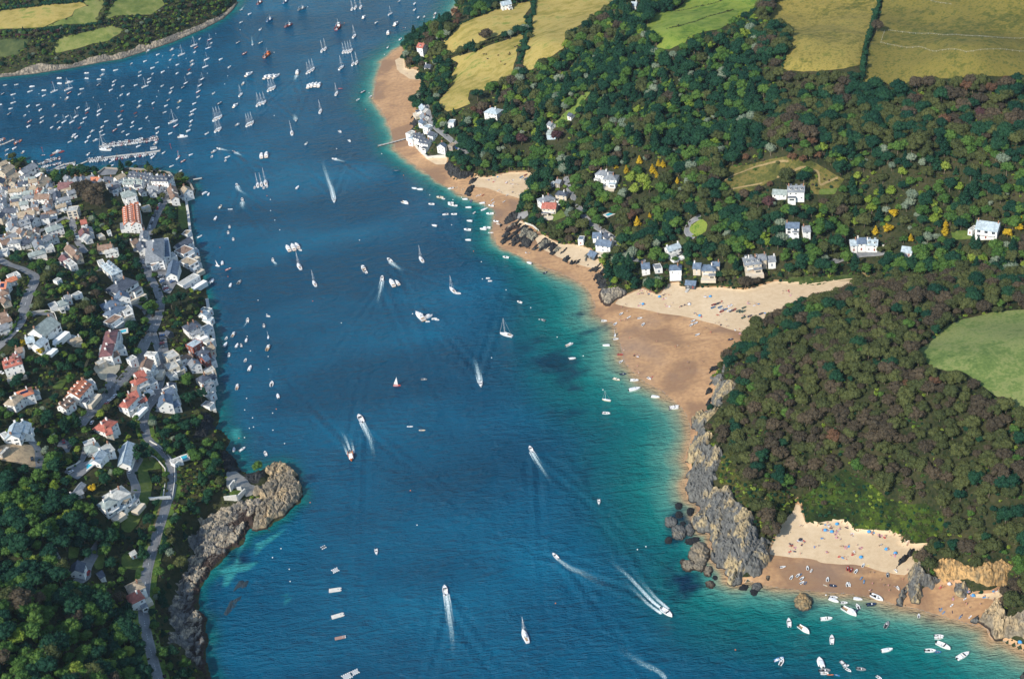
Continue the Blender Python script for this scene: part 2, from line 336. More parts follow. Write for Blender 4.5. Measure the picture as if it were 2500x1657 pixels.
FIELDS['d1'] = (q('c3', (1860, 140), (2000, 60), (2361, 60)) + q('c4', (0, 60), (300, 30), (540, 50), (560, 80), (300, 105), (120, 115), (0, 155)) + q('c3', (2100, 145)), 'dune')
FIELDS['l1'] = (q('d0', (1640, 560), (1750, 560), (1840, 640), (1860, 700), (1700, 720), (1760, 880), (1740, 1050), (1640, 1240), (1600, 1330), (1500, 1440), (1400, 1420), (1400, 1200), (1520, 1150), (1600, 980), (1600, 820), (1570, 700)), 'lawn')
FIELDS['l2'] = (q('b2', (1610, 890), (1740, 840), (1810, 930), (1660, 990)), 'lawn')
FIELDS['l3'] = (q('b0', (2050, 790), (2140, 780), (2170, 1060), (2100, 1080), (2060, 1020)), 'lawn')
FIELDS['l4'] = (q('b4', (1520, 1100), (1740, 1090), (1760, 1190), (1540, 1200)), 'lawn')
FIELDS['l5'] = (q('b4', (0, 620), (220, 600), (180, 680), (0, 680)), 'lawn')
FIELDS['l6'] = (q('c0', (600, 1330), (740, 1210), (790, 1230), (720, 1350), (640, 1350)), 'lawn')
FIELDS['l7'] = (q('e0', (1400, 160), (1470, 90), (1620, 130), (1630, 200), (1580, 320), (1430, 300), (1400, 240)), 'lawn')
FIELDS['l8'] = (q('e0', (1110, 120), (1220, 140), (1190, 300), (1110, 310), (1070, 220)), 'lawn')
FIELDS['l9'] = (q('e0', (800, 40), (920, 60), (900, 170), (790, 190)), 'lawn')
FIELDS['l10'] = (q('d0', (1180, 640), (1290, 620), (1280, 680), (1160, 670)), 'lawn')
FIELDS['l11'] = (q('b0', (1650, 700), (1710, 690), (1720, 730), (1650, 760)), 'lawn')
FIELDS['l12'] = (q('d1', (250, 1040), (300, 960), (430, 950), (380, 1040), (290, 1050)), 'lawn')
FIELDS['l13'] = (q('d0', (2050, 700), (2250, 720), (2361, 800), (2300, 1000), (2200, 1180), (2100, 1000), (2080, 850)), 'scrubland')
FIELDS['l14'] = (q('b3', (620, 1180), (760, 1150), (850, 1230), (860, 1320), (780, 1330), (740, 1240)), 'rough')
FIELDS['l15'] = (q('c0', (1500, 150), (1700, 200), (1740, 400), (1600, 330), (1540, 230)), 'rough')

FNAME = dict(stubble='hay_field', green='grass_field', rough='rough_pasture', bright='grass_field', gold='hay_field', goldgreen='hay_field', green2='grass_field', meadow='meadow', brightrough='rough_pasture',
             scrubland='scrub_ground', gorse='scrub_ground', dune='dune_grass', lawn='lawn')
g = lin
FM = dict(
 stubble=ground_mat('stubble', [(.3, g((120, 116, 54))), (.45, g((150, 136, 72))), (.56, g((172, 152, 90))), (.7, g((120, 128, 60)))], (.02, .09, .9), bstr=.6, stretch=((1, 1.5, 1), (0, 0, .5))),
 green=ground_mat('field_green', [(.3, g((84, 100, 48))), (.5, g((112, 122, 62))), (.62, g((136, 136, 80))), (.75, g((96, 112, 56)))], (.02, .12, .9)),
 rough=ground_mat('rough_grass', [(.3, g((52, 66, 40))), (.5, g((70, 82, 48))), (.7, g((88, 96, 58)))], (.04, .2, 1)),
 bright=ground_mat('bright_grass', [(.3, g((72, 100, 36))), (.45, g((108, 128, 50))), (.56, g((128, 140, 62))), (.7, g((80, 112, 40)))], (.03, .11, .8)),
 gold=ground_mat('gold_grass', [(.3, g((88, 92, 42))), (.45, g((126, 116, 56))), (.56, g((150, 134, 70))), (.7, g((108, 108, 50)))], (.02, .16, .5), bstr=.8, weights=(.3, .36, .34)),
 goldgreen=ground_mat('gold_green_grass', [(.3, g((72, 80, 36))), (.45, g((100, 98, 46))), (.55, g((126, 114, 56))), (.7, g((88, 92, 44)))], (.012, .14, .45), bstr=.9, weights=(.34, .33, .33)),
 green2=ground_mat('plateau_grass', [(.3, g((80, 102, 52))), (.47, g((106, 124, 66))), (.58, g((132, 138, 84))), (.72, g((94, 114, 60)))], (.014, .12, .5), weights=(.4, .3, .3)),
 meadow=ground_mat('meadow_grass', [(.3, g((62, 68, 34))), (.46, g((86, 88, 44))), (.58, g((116, 104, 58))), (.7, g((70, 80, 36)))], (.05, .16, .7), bstr=1, bdist=.8),
 brightrough=ground_mat('slope_grass', [(.3, g((70, 96, 40))), (.5, g((100, 122, 54))), (.7, g((124, 136, 70)))], (.05, .3, 1)),
 scrubland=ground_mat('scrub_grass', [(.3, g((34, 46, 24))), (.48, g((62, 68, 30))), (.58, g((84, 80, 40))), (.7, g((50, 62, 28)))], (.06, .25, 1.1), bstr=1, bdist=.8),
 gorse=ground_mat('bracken_ground', [(.3, g((24, 36, 18))), (.5, g((40, 54, 22))), (.64, g((66, 84, 28))), (.75, g((40, 54, 22)))], (.05, .16, .9), bstr=1, bdist=1),
 dune=ground_mat('dune_grass', [(.3, g((44, 60, 30))), (.5, g((64, 80, 40))), (.7, g((92, 98, 58)))], (.08, .4, 1.4), bstr=1, bdist=.7),
 lawn=ground_mat('lawn', [(.3, g((62, 82, 34))), (.5, g((86, 104, 46))), (.7, g((106, 116, 62)))], (.05, .3, 1.4)))

def drape(name, sd_fn, bbox, mats, off=.3, step=2.5, snap=None, kind='structure'):
    x0, y0, x1, y1 = bbox
    xs = np.arange(math.floor(x0/step)*step-step, x1+2*step, step); ys = np.arange(math.floor(y0/step)*step-step, y1+2*step, step)
    X, Y = np.meshgrid(xs, ys); S = sd_fn(X, Y); Z = np.maximum(hsample(X, Y), 0 if snap is None else snap)+off
    nx = len(xs); V = np.stack([X.ravel(), Y.ravel(), Z.ravel()], 1); s = S.ravel()
    iy, ix = np.mgrid[0:len(ys)-1, 0:nx-1]; a = (iy*nx+ix).ravel()
    Q = np.stack([a, a+1, a+1+nx, a+nx], 1); pos = s[Q] > 0; full = pos.all(1); part = pos.any(1) & ~full
    faces = [list(f) for f in Q[full]]; extra = []; cache = {}
    for f in Q[part]:
        out = []
        for k in range(4):
            i, j = int(f[k]), int(f[(k+1) % 4])
            if s[i] > 0: out.append(i)
            if (s[i] > 0) != (s[j] > 0):
                key = (min(i, j), max(i, j))
                if key not in cache:
                    u = s[i]/(s[i]-s[j]); cache[key] = len(V)+len(extra); extra.append(V[i]+(V[j]-V[i])*u)
                out.append(cache[key])
        if len(out) >= 3: faces.append(out)
    if not faces: return None
    V2 = np.vstack([V, np.array(extra)]) if extra else V
    used = np.unique(np.concatenate([np.array(f) for f in faces])); rm = np.full(len(V2), -1); rm[used] = np.arange(len(used))
    faces = [[int(rm[i]) for i in f] for f in faces]
    o = link(name, mesh_np(name, V2[used], faces, mats, True)); tag(o, kind=kind); return o
def wob(X, Y, amp=1.2, s=.12): return (fbm(X*s, Y*s, 3, 11)-.45)*2*amp
def region(name, poly, mat, off=.3, step=2.5, amp=1.0, lift=0.0):
    p = np.array(poly); w = at(p[:, 0], p[:, 1], lift)
    mg = 3
    return drape(name, lambda X, Y: sdf(X, Y, w)+wob(X, Y, amp), (w[:, 0].min()-mg, w[:, 1].min()-mg, w[:, 0].max()+mg, w[:, 1].max()+mg), [mat], off, step)

for k, (poly, kind) in FIELDS.items():
    small = k[0] == 'l'
    region(FNAME[kind], poly, FM[kind], .32 if kind not in ('lawn',) else .4, 1.25 if small else 2.5, .3 if small else .9)

ROADS = [  # points, width in metres
 (q('b0', (-60, 1400), (80, 1480), (250, 1530), (340, 1580)) + q('c0', (400, 40), (405, 120), (345, 230), (300, 350), (265, 480), (215, 610), (140, 710), (50, 810), (-60, 900)), 8.5),
 (q('b0', (1790, 500), (1900, 560), (1930, 640), (1880, 790), (1800, 920), (1760, 1020), (1730, 1110), (1690, 1200), (1660, 1400), (1650, 1490), (1700, 1568)) + q('c0', (1750, 100), (1825, 230), (1850, 340), (1850, 450), (1800, 600), (1720, 730), (1650, 880), (1590, 1040), (1480, 1180), (1330, 1330), (1200, 1470), (1120, 1568)) + q('d0', (1000, 90), (930, 190)), 7),
 (q('c0', (1760, 700), (1815, 850), (1860, 1000), (1870, 1150), (1845, 1280), (1800, 1400), (1755, 1500), (1690, 1568)) + q('d0', (1665, 90), (1665, 200), (1685, 330), (1740, 400), (1840, 470), (1930, 570), (1985, 700), (1990, 850), (1970, 1000), (1925, 1090), (1900, 1180), (1865, 1300), (1820, 1430), (1785, 1568)) +
  q('e0', (1740, 150), (1700, 300), (1685, 400), (1668, 550), (1655, 700), (1660, 850), (1680, 1000), (1715, 1150), (1755, 1300), (1790, 1450), (1830, 1568), (1850, 1700)), 6),
 (q('b0', (-50, 1150), (100, 1150), (400, 1130), (560, 1050), (700, 960), (800, 930), (840, 1000), (850, 1120), (900, 1230), (980, 1340)), 6),
 (q('a2', (170, 1180), (215, 1280), (225, 1380), (280, 1450), (350, 1520), (410, 1568)) + q('b2', (480, 50), (560, 120), (670, 195)), 5),
 (q('b2', (1800, 490), (1840, 620), (1890, 720), (1950, 820), (1985, 900), (2080, 1010), (2200, 1080), (2361, 1180)) + q('b3', (80, 1340), (180, 1420), (330, 1445)), 4.5),
 (q('b3', (2340, 1560)) + q('b4', (210, 1430), (400, 1385), (550, 1365), (720, 1355)), 4),
 (q('b3', (970, 945), (870, 1000), (830, 1080), (840, 1130), (900, 1170)), 4),
 (q('d0', (340, 320), (370, 390), (430, 470), (455, 560), (460, 700)), 5),
 (q('d0', (1600, 590), (1530, 700), (1510, 780), (1560, 870), (1575, 970), (1520, 1090), (1440, 1160), (1380, 1165)), 5.5),
 (q('e0', (1200, -60), (1130, 60), (1040, 190), (990, 300), (1000, 380), (900, 450)), 5),
 (q('e0', (600, 20), (620, 120), (700, 240), (760, 330)), 4),
 (q('c0', (1500, 370), (1620, 390), (1700, 480), (1740, 580)), 5),
 (q('c0', (1290, 1200), (1280, 1330), (1260, 1420)), 8),
 (q('d0', (1000, 420), (960, 600), (860, 690), (780, 740)), 3),
]
PATHS = [
 (q('b3', (1170, 600), (1270, 520), (1370, 455), (1500, 410), (1620, 360), (1720, 340), (1830, 310), (2000, 298)), 2.6),
 (q('b3', (1280, 640), (1450, 590), (1700, 550)), 2.2), (q('b3', (1880, 480), (2020, 430), (2150, 370), (2230, 370), (2300, 410), (2361, 415)) + q('b4', (0, 590), (100, 530), (210, 490)), 2.8),
 (q('b4', (330, 1470), (460, 1560)) + q('c4', (480, 0), (560, 50), (590, 110)), 2.2),
 (q('d3', (1740, 1040), (1745, 1100), (1720, 1200), (1750, 1280), (1800, 1330), (1870, 1350), (1990, 1290)), 1.6),
 (q('d0', (1650, 570), (1780, 570), (1860, 640), (1920, 740), (1910, 900), (1885, 1060)), 2.0), (q('d0', (1850, 1130), (1810, 1280), (1740, 1440)), 2.0),
 (q('c0', (1040, 970), (980, 1100)), 2.5),
]
asph = ground_mat('asphalt', [(.3, (.15, .16, .17)), (.5, (.20, .205, .21)), (.7, (.26, .26, .26))], (.1, .6, 3), bstr=.1)
pave = ground_mat('pavement', [(.3, (.20, .20, .20)), (.7, (.30, .29, .28))], (.2, 1, 4), bstr=.1)
dirt = ground_mat('dirt_path', [(.3, g((128, 112, 76))), (.7, g((158, 138, 98)))], (.2, 1, 4), bstr=.3)
line_m = paint('road_paint', (.75, .75, .72), .6)
ROADW = []
def ribbon(pts, width, name, mat, off, step=1.0):
    p = np.array(pts); w = at(p[:, 0], p[:, 1])
    # smooth the centre line
    for _ in range(2):
        a = w[:-1]*.75+w[1:]*.25; b = w[:-1]*.25+w[1:]*.75
        w = np.vstack([w[:1], np.stack([a, b], 1).reshape(-1, 3), w[-1:]])
    mg = width+2
    drape(name, lambda X, Y: width/2-seg_dist(X, Y, w, False), (w[:, 0].min()-mg, w[:, 1].min()-mg, w[:, 0].max()+mg, w[:, 1].max()+mg), [mat], off, step)
    return w
for pts, wdt in ROADS:
    wdt = wdt*.72; w = ribbon(pts, wdt+1.6, 'pavement', pave, .5)
    drape('road', lambda X, Y: wdt/2-seg_dist(X, Y, w, False), (w[:, 0].min()-9, w[:, 1].min()-9, w[:, 0].max()+9, w[:, 1].max()+9), [asph], .62, 1.0)
    ROADW.append((w, wdt))
    if pts[0] == q('c0', (1760, 700))[0]: ribbon(pts[8:], 12, 'grass_verge', FM['brightrough'], .38, 1.5)
    if wdt >= 4.2:
        drape('road_marking', lambda X, Y: np.where(((X+Y)*.5 % 4) < 2.2, .14-seg_dist(X, Y, w, False), -1), (w[:, 0].min()-2, w[:, 1].min()-2, w[:, 0].max()+2, w[:, 1].max()+2), [line_m], .66, .5)
for pts, wdt in PATHS: ribbon(pts, wdt*.6, 'path', dirt, .55)

# paved yards and car parks
YARDS = [q('c0', (1800, -60), (1900, -40), (2040, 130), (1960, 260), (1880, 230), (1850, 120)), q('b0', (1680, 1400), (1720, 1568), (2000, 1568), (1980, 1480)),
         q('d0', (940, 640), (1080, 590), (1130, 650), (900, 830), (790, 780), (780, 730), (900, 660)), q('c0', (1080, 1120), (1110, 1050), (1250, 1060), (1390, 1070), (1380, 1130), (1330, 1190), (1240, 1260), (1160, 1240)),
         q('d0', (0, 440), (400, 440), (415, 690), (380, 690), (240, 650), (0, 610)), q('d0', (680, 400), (740, 360), (840, 430), (780, 540), (720, 450), (660, 450)),
         q('b0', (1120, 440), (1200, 370), (1370, 390), (1330, 450), (1180, 460)), q('d1', (250, 750), (330, 700), (430, 780), (520, 880), (600, 900), (560, 1000), (470, 1030), (440, 950), (350, 930), (290, 960), (250, 900)),
         q('c0', (360, 480), (600, 470), (650, 540), (660, 600), (600, 510), (420, 500), (380, 530)), q('b2', (1240, 890), (1360, 870), (1370, 920), (1320, 960), (1240, 960)),
         q('b3', (2000, 1090), (2130, 1095), (2120, 1130), (2010, 1140)), q('c0', (1830, 700), (1910, 700), (1950, 930), (1870, 930)), q('e0', (930, 210), (1000, 200), (990, 310), (940, 330))]
ymat = [pave, asph, pave, ground_mat('concrete', [(.3, g((170, 160, 138))), (.7, g((200, 190, 165)))], (.1, .5, 2), bstr=.1), ground_mat('building_site', [(.3, g((140, 122, 100))), (.6, g((190, 165, 130)))], (.1, .5, 2)), asph, asph,
        ground_mat('slipway', [(.3, g((120, 122, 124))), (.7, g((160, 156, 146)))], (.1, .5, 2), bstr=.2), asph, pave, asph, pave, pave]
for p_, m_ in zip(YARDS, ymat): region('yard', p_, m_, .56, 1.0, .15)

# sand
def d_shore(X, Y): return sdf(X, Y, LAND_E)
wet = bpy.data.materials.new('wet_sand'); t = nt(wet); gp = geoco(t)
n1 = noise(t, .02, 5, gp, dist=.6); n2 = noise(t, .35, 6, gp); n3 = noise(t, .012, 3, mapping(t, gp, (1, 1, 1), (0, 0, 1)))
c1 = ramp(t, n1, [(.38, g((196, 156, 113))), (.5, g((182, 143, 102))), (.58, g((150, 118, 88)))])
c2 = mixc(t, ramp(t, n2, [(.42, 0), (.66, .5)]), c1, g((140, 104, 78)))
n4 = noise(t, .22, 6, mapping(t, gp, (.25, 1.6, 1), (0, 0, .5)), dist=.8); c2 = mixc(t, ramp(t, n4, [(.54, 0), (.64, .35)]), c2, g((132, 102, 78)))
c3 = mixc(t, ramp(t, n3, [(.55, 0), (.66, .5)]), c2, g((138, 116, 100)))
rr = ramp(t, n3, [(.55, .7), (.66, .35)])
finish(t, c3, rr, bump=n2, bstr=.25, bdist=.2, spec=.4)
dry = ground_mat('dry_sand', [(.3, g((192, 166, 132))), (.5, g((208, 184, 150))), (.7, g((220, 198, 166)))], (.03, .3, 1.5), bstr=.5, bdist=.25, con=1.2)
sx0, sy0, sx1, sy1 = shE[:, 0].min(), shE[:, 1].min()-40, shE[:, 0].max()+120, shE[:, 1].max()
def bil(G):
    def f(x, y):
        fx = np.clip((x-gx[0])/STEP, 0, NX-1.001); fy = np.clip((y-gy[0])/STEP, 0, NY-1.001)
        ix = fx.astype(int); iy = fy.astype(int); u = fx-ix; v = fy-iy
        return (G[iy, ix]*(1-u)+G[iy, ix+1]*u)*(1-v)+(G[iy+1, ix]*(1-u)+G[iy+1, ix+1]*u)*v
    return f
bE, bH, bL, bW, bN = bil(dE), bil(dH), bil(dLand), bil(dW), bil(dN)
drape('wet_sand', lambda X, Y: np.minimum(bE(X, Y)+.5, 2-bH(X, Y)), (-260, 480, 900, 2000), [wet], .05, 2.5, snap=-.02)
DRY = [q('c3', (-60, 345), (0, 352), (200, 405), (550, 475), (860, 545), (1100, 605), (1350, 682), (1545, 745), (1700, 740), (2300, 500)) + q('c4', (0, 470), (420, 260), (720, 190), (650, 40), (0, 60)) + q('c3', (1400, 100), (300, 100), (-60, 200)),
       q('e3', (1000, 75), (1349, 108)) + q('e4', (0, 116), (120, 135), (300, 152), (420, 192), (560, 205), (700, 100), (780, 0), (500, -120), (0, -140)) + q('e3', (1300, -200), (1180, -260), (1100, -250), (980, -60)),
       q('b2', (735, 575), (900, 600), (1100, 670), (1320, 740), (1480, 700), (1520, 520), (1380, 400), (1100, 400), (800, 440), (700, 520)),
       q('b2', (1480, 1250), (1700, 1390), (1900, 1470), (2100, 1530), (2280, 1560), (2300, 1450), (2000, 1200), (1700, 1130), (1450, 1150), (1340, 1010), (1250, 960), (1220, 1000), (1400, 1130)),
       q('a1', (2200, 690), (2290, 640), (2400, 800)) + q('a2', (230, 860), (230, 900), (100, 930), (0, 910)) + q('a1', (2300, 870), (2210, 800)),
       q('e4', (990, 300), (1230, 290), (1240, 340), (1150, 370), (1010, 350)), q('b2', (250, 190), (440, 240), (440, 330), (300, 330), (170, 250))]
for p_ in DRY:
    w_ = W(p_, 1.2)
    drape('dry_sand', lambda X, Y: np.minimum(np.minimum(sdf(X, Y, w_)+wob(X, Y, 2.0, .06), .8-bH(X, Y)), bE(X, Y)-2), (w_[:, 0].min()-5, w_[:, 1].min()-5, w_[:, 0].max()+5, w_[:, 1].max()+5), [dry], .3, 1.5)

# ------------------------------------------------------------------ the land itself
soil = bpy.data.materials.new('ground_soil'); t = nt(soil); gp = geoco(t)
n1 = noise(t, .05, 5, gp); n2 = noise(t, .5, 5, gp)
c = ramp(t, n1, [(.35, g((30, 42, 24))), (.5, g((46, 54, 32))), (.65, g((62, 62, 40)))])
c = mixc(t, ramp(t, n2, [(.4, 0), (.7, .5)]), c, g((84, 78, 56)))
finish(t, c, .95, bump=n2, bstr=.6, bdist=.5, spec=.1)
m = bL(GX, GY) > -9
iy, ix = np.mgrid[0:NY-1, 0:NX-1]; a = (iy*NX+ix)
keep = m[:-1, :-1] & m[1:, :-1] & m[:-1, 1:] & m[1:, 1:]
for nm, sel in (('east_hills', (dE > -12)), ('town_hillside', (dW > -12)), ('headland', (dN > -12))):
    s_ = sel[:-1, :-1] & sel[1:, 1:] & keep
    a_ = a[s_]; Q = np.stack([a_, a_+1, a_+1+NX, a_+NX], 1)
    used, inv = np.unique(Q, return_inverse=True)
    V = np.stack([GX.ravel()[used], GY.ravel()[used], Hgt.ravel()[used]], 1)
    tag(link(nm, mesh_np(nm, V, inv.reshape(Q.shape), [soil], True)), kind='structure')
# far ground beyond the mapped area
far = []
V = []; Fc = []
def farplane(x0, y0, x1, y1, z):
    b = len(V); V.extend([(x0, y0, z), (x1, y0, z), (x1, y1, z), (x0, y1, z)]); Fc.append((b, b+1, b+2, b+3))
farplane(900, 200, 9000, 9000, 60); farplane(-9000, 2350, -500, 9000, 10); farplane(-9000, 100, -800, 1150, 60)
tag(link('far_ground', mesh_np('far_ground', V, Fc, [soil])), kind='structure')

# ------------------------------------------------------------------ water
WCT = [(880, 230, 13), (900, 330, 12), (1000, 400, 9), (1100, 470, 13), (1150, 560, 10), (1200, 600, 12), (1330, 650, 34), (1390, 760, 48), (1420, 850, 46), (1500, 930, 46), (1560, 1010, 42), (1580, 1100, 38), (1560, 1180, 36), (1600, 1240, 15),
       (1700, 1370, 28), (1850, 1400, 36), (2050, 1430, 42), (2250, 1480, 46), (2366, 1530, 50), (560, 950, 10), (520, 850, 5), (500, 700, 4), (470, 500, 3), (530, 1030, 10), (700, 1130, 4), (600, 1250, 4), (500, 1300, 6), (450, 1400, 5), (300, 350, 5), (50, 380, 5),
       (200, 160, 6), (480, 60, 8), (1000, 40, 16), (1500, 700, 40)]
wc = np.array(WCT, float); ww = at0(wc[:, 0], wc[:, 1])
def wwidth(X, Y):
    num = np.zeros(X.shape); den = np.zeros(X.shape)
    for (x, y, _), h in zip(ww, wc[:, 2]):
        k = 1/((X-x)**2+(Y-y)**2+300.)**1.5; num += k*h; den += k
    return num/den
wst = 2.0
xs = np.arange(-800, 901, wst); ys = np.arange(470, 2351, wst); X, Y = np.meshgrid(xs, ys)
d = -np.maximum(np.maximum(bil(dW)(X, Y), bil(dE)(X, Y)), bil(dN)(X, Y))
west_f = np.where(np.maximum(bil(dW)(X, Y), bil(dN)(X, Y)) > bil(dE)(X, Y), .42, 1.0)
shal = west_f*np.exp(-np.maximum(d-1+(fbm(X/14, Y/14, 3, 21)-.5)*8, 0)/wwidth(X, Y))
deepv = np.clip(fbm(X/120, Y/60, 3, 33), 0, 1)
WEED = [q('c2', (1200, 860), (1500, 740), (1660, 790), (1500, 900), (1300, 1000)), q('c2', (1280, 1050), (1600, 900), (1900, 860), (2050, 1060), (2120, 1140), (1990, 1250), (1980, 1390), (1800, 1400), (1600, 1200), (1400, 1100)),
        q('c2', (1100, 270), (1330, 260), (1330, 340), (1150, 330)), q('c2', (1820, 520), (1850, 490), (2050, 450), (2130, 410), (2145, 480), (1990, 515)), q('c2', (1950, 740), (2000, 700), (2280, 605), (2200, 660), (2000, 735)),
        q('c2', (1860, 860), (2330, 630), (2335, 640), (1875, 870)), q('c2', (1100, 110), (1330, 30), (1335, 40), (1110, 125)),
        q('e3', (270, 180), (330, 90), (440, 60), (480, 150), (600, 220), (620, 310), (560, 370), (400, 380), (290, 300)), q('e3', (1140, 380), (1200, 350), (1349, 390), (1349, 450), (1230, 478), (1150, 460)),
        q('d3', (580, 1200), (700, 1080), (850, 1150), (990, 1420), (1000, 1568), (600, 1568)), q('e4', (700, 490), (745, 485), (745, 503), (710, 508)), q('e4', (0, 390), (20, 400), (10, 440), (-20, 440)),
        q('d2', (1900, 860), (2050, 560), (2130, 600), (2140, 800), (2200, 950), (1900, 920)), q('d2', (1560, 0), (2100, 0), (1900, 200), (1700, 150)), q('d1', (1100, 800), (1250, 730), (1330, 850), (1200, 880)), q('e1', (230, 100), (560, 60), (600, 200), (430, 260), (300, 240)),
        q('e1', (-20, 450), (220, 440), (240, 800), (100, 1000), (60, 1500), (-20, 1500))]
WEEDK = [.6, .7, .6, .95, .95, .8, .4, .9, .9, .9, .9, .9, .4, .5, .7, .9, .5]
BRIGHT = [q('e1', (590, 0), (720, 0), (620, 130), (560, 150), (590, 80)), q('d1', (590, 1568), (800, 1440), (925, 1390), (880, 1460), (700, 1568)), q('e1', (440, 10), (400, 150), (380, 260), (600, 220), (500, 320), (380, 340), (350, 380), (260, 490), (215, 490), (250, 370), (150, 350), (180, 310), (330, 250), (380, 130), (410, 20)),
          q('d1', (455, 1560), (480, 1400), (540, 1290), (560, 1340), (500, 1480)), q('e1', (900, 590), (950, 590), (990, 650), (930, 710), (920, 660), (950, 640)), q('d1', (0, 380), (120, 240), (290, 400), (260, 440), (0, 500)), q('d1', (300, 240), (420, 230), (420, 380), (340, 360))]
weed = np.zeros(X.shape); brt = np.zeros(X.shape)
wn = (fbm(X/9, Y/9, 3, 44)-.5)*14
for p_, k_ in zip(WEED, WEEDK):
    w_ = W(p_); weed = np.maximum(weed, k_*np.clip((sdf(X, Y, w_)+wn*1.3+2)/9, 0, 1)*np.clip(.45+1.6*fbm(X/7, Y/5, 3, 51), 0, 1.15))
for p_ in BRIGHT:
    w_ = W(p_); brt = np.maximum(brt, np.clip((sdf(X, Y, w_)+wn*.3+1)/2.5, 0, 1)*.8)
mm = d > -12; iy, ix = np.mgrid[0:len(ys)-1, 0:len(xs)-1]; a = iy*len(xs)+ix
kq = (mm[:-1, :-1] | mm[1:, 1:]); a = a[kq]; Q = np.stack([a, a+1, a+1+len(xs), a+len(xs)], 1)
used, inv = np.unique(Q, return_inverse=True)
V = np.stack([X.ravel()[used], Y.ravel()[used], np.zeros(len(used))], 1); n0 = len(V)
Fq = inv.reshape(Q.shape).tolist()
B = 12000; ring = [(-800, 470, 0), (xs[-1], 470, 0), (xs[-1], ys[-1], 0), (-800, ys[-1], 0), (-B, -B, 0), (B, -B, 0), (B, B, 0), (-B, B, 0)]
V = np.vstack([V, np.array(ring)]); 
for i in range(4): Fq.append([n0+4+i, n0+4+(i+1) % 4, n0+(i+1) % 4, n0+i])
water_m = bpy.data.materials.new('sea_water'); t = nt(water_m); gp = geoco(t)
def attr(nm): return N(t, 'ShaderNodeAttribute', attribute_name=nm).outputs['Fac']
cdeep = ramp(t, attr('deepvar'), [(.3, g((0, 66, 94))), (.5, g((0, 77, 107))), (.7, g((0, 90, 121)))])
csh = ramp(t, attr('shallow'), [(.0, g((0, 80, 108))), (.12, g((0, 78, 98))), (.3, g((0, 90, 97))), (.5, g((8, 108, 106))), (.72, g((70, 134, 122))), (.88, g((128, 142, 118))), (1, g((170, 142, 108)))])
c = mixc(t, ramp(t, attr('shallow'), [(.03, 0), (.18, 1)]), cdeep, csh)
c = mixc(t, attr('weed'), c, mixc(t, attr('shallow'), g((0, 42, 72)), g((10, 50, 66))))
c = mixc(t, attr('bright'), c, g((50, 140, 140)))
w1 = noise(t, .16, 5, mapping(t, gp, (.55, 1.5, 1), (0, 0, .16)), dist=.4)
w2 = noise(t, .6, 4, mapping(t, gp, (.6, 1.6, 1), (0, 0, -.25)))
w3 = noise(t, .035, 3, gp)
mul = N(t, 'ShaderNodeMath', operation='MULTIPLY'); t.links.new(w1, mul.inputs[0]); t.links.new(ramp(t, w3, [(.35, .4), (.65, 1)]), mul.inputs[1])
ad = N(t, 'ShaderNodeMath', operation='MULTIPLY_ADD'); t.links.new(w2, ad.inputs[0]); ad.inputs[1].default_value = .25; t.links.new(mul.outputs[0], ad.inputs[2])
ad2 = N(t, 'ShaderNodeMath', operation='ADD'); t.links.new(ad.outputs[0], ad2.inputs[0]); t.links.new(attr('wave'), ad2.inputs[1])
WATER_B = finish(t, c, .2, bump=ad2.outputs[0], bstr=1.0, bdist=4.6, spec=.2)
WATER_B.inputs['IOR'].default_value = 1.33
me = mesh_np('sea', V, Fq, [water_m], True)
WV = V; WATER_ME = me
def ext(v, pad=0): return np.concatenate([v.ravel()[used], np.full(8, pad)])
add_attr(me, 'shallow', ext(shal)); add_attr(me, 'weed', ext(weed)); add_attr(me, 'bright', ext(brt)); add_attr(me, 'deepvar', ext(deepv, .5))
add_attr(me, 'wave', np.zeros(len(V)))
sea = link('sea', me); tag(sea, kind='structure')
# ------------------------------------------------------------------ labels: look + place + order inside that place
ORD = ['first', 'second', 'third', 'fourth', 'fifth', 'sixth', 'seventh', 'eighth', 'ninth', 'tenth', 'eleventh', 'twelfth', 'thirteenth', 'fourteenth', 'fifteenth', 'sixteenth', 'seventeenth', 'eighteenth', 'nineteenth', 'twentieth']
def ordn(i): return ORD[i] if i < 20 else '%dth' % (i+1) if (i+1) % 10 not in (1, 2, 3) else '%d%s' % (i+1, {1: 'st', 2: 'nd', 3: 'rd'}[(i+1) % 10])
def label_all(items, rowh=45):
    """items: (object, look, place, x, y). Every label names the look, the place, and the spot in it."""
    cls = {}
    for it in items: cls.setdefault((it[1], it[2]), []).append(it)
    for (look, place), L in cls.items():
        if len(L) == 1: L[0][0]['label'] = '%s %s' % (look, place); continue
        L.sort(key=lambda i: i[4]); rows = []
        for it in L:
            if rows and it[4]-rows[-1][0][4] < rowh: rows[-1].append(it)
            else: rows.append([it])
        for r, R in enumerate(rows):
            R.sort(key=lambda i: i[3])
            for c, it in enumerate(R):
                if len(rows) == 1:
                    pos = {0: 'leftmost of them', len(R)-1: 'rightmost of them'}.get(c, ordn(c)+' from the left')
                else:
                    rw = 'farthest row' if r == 0 else 'nearest row' if r == len(rows)-1 else ordn(r)+' row down'
                    pos = rw if len(R) == 1 else rw+(', leftmost' if c == 0 else ', rightmost' if c == len(R)-1 else ', '+ordn(c)+' from left')
                it[0]['label'] = '%s %s, %s' % (look, place, pos)

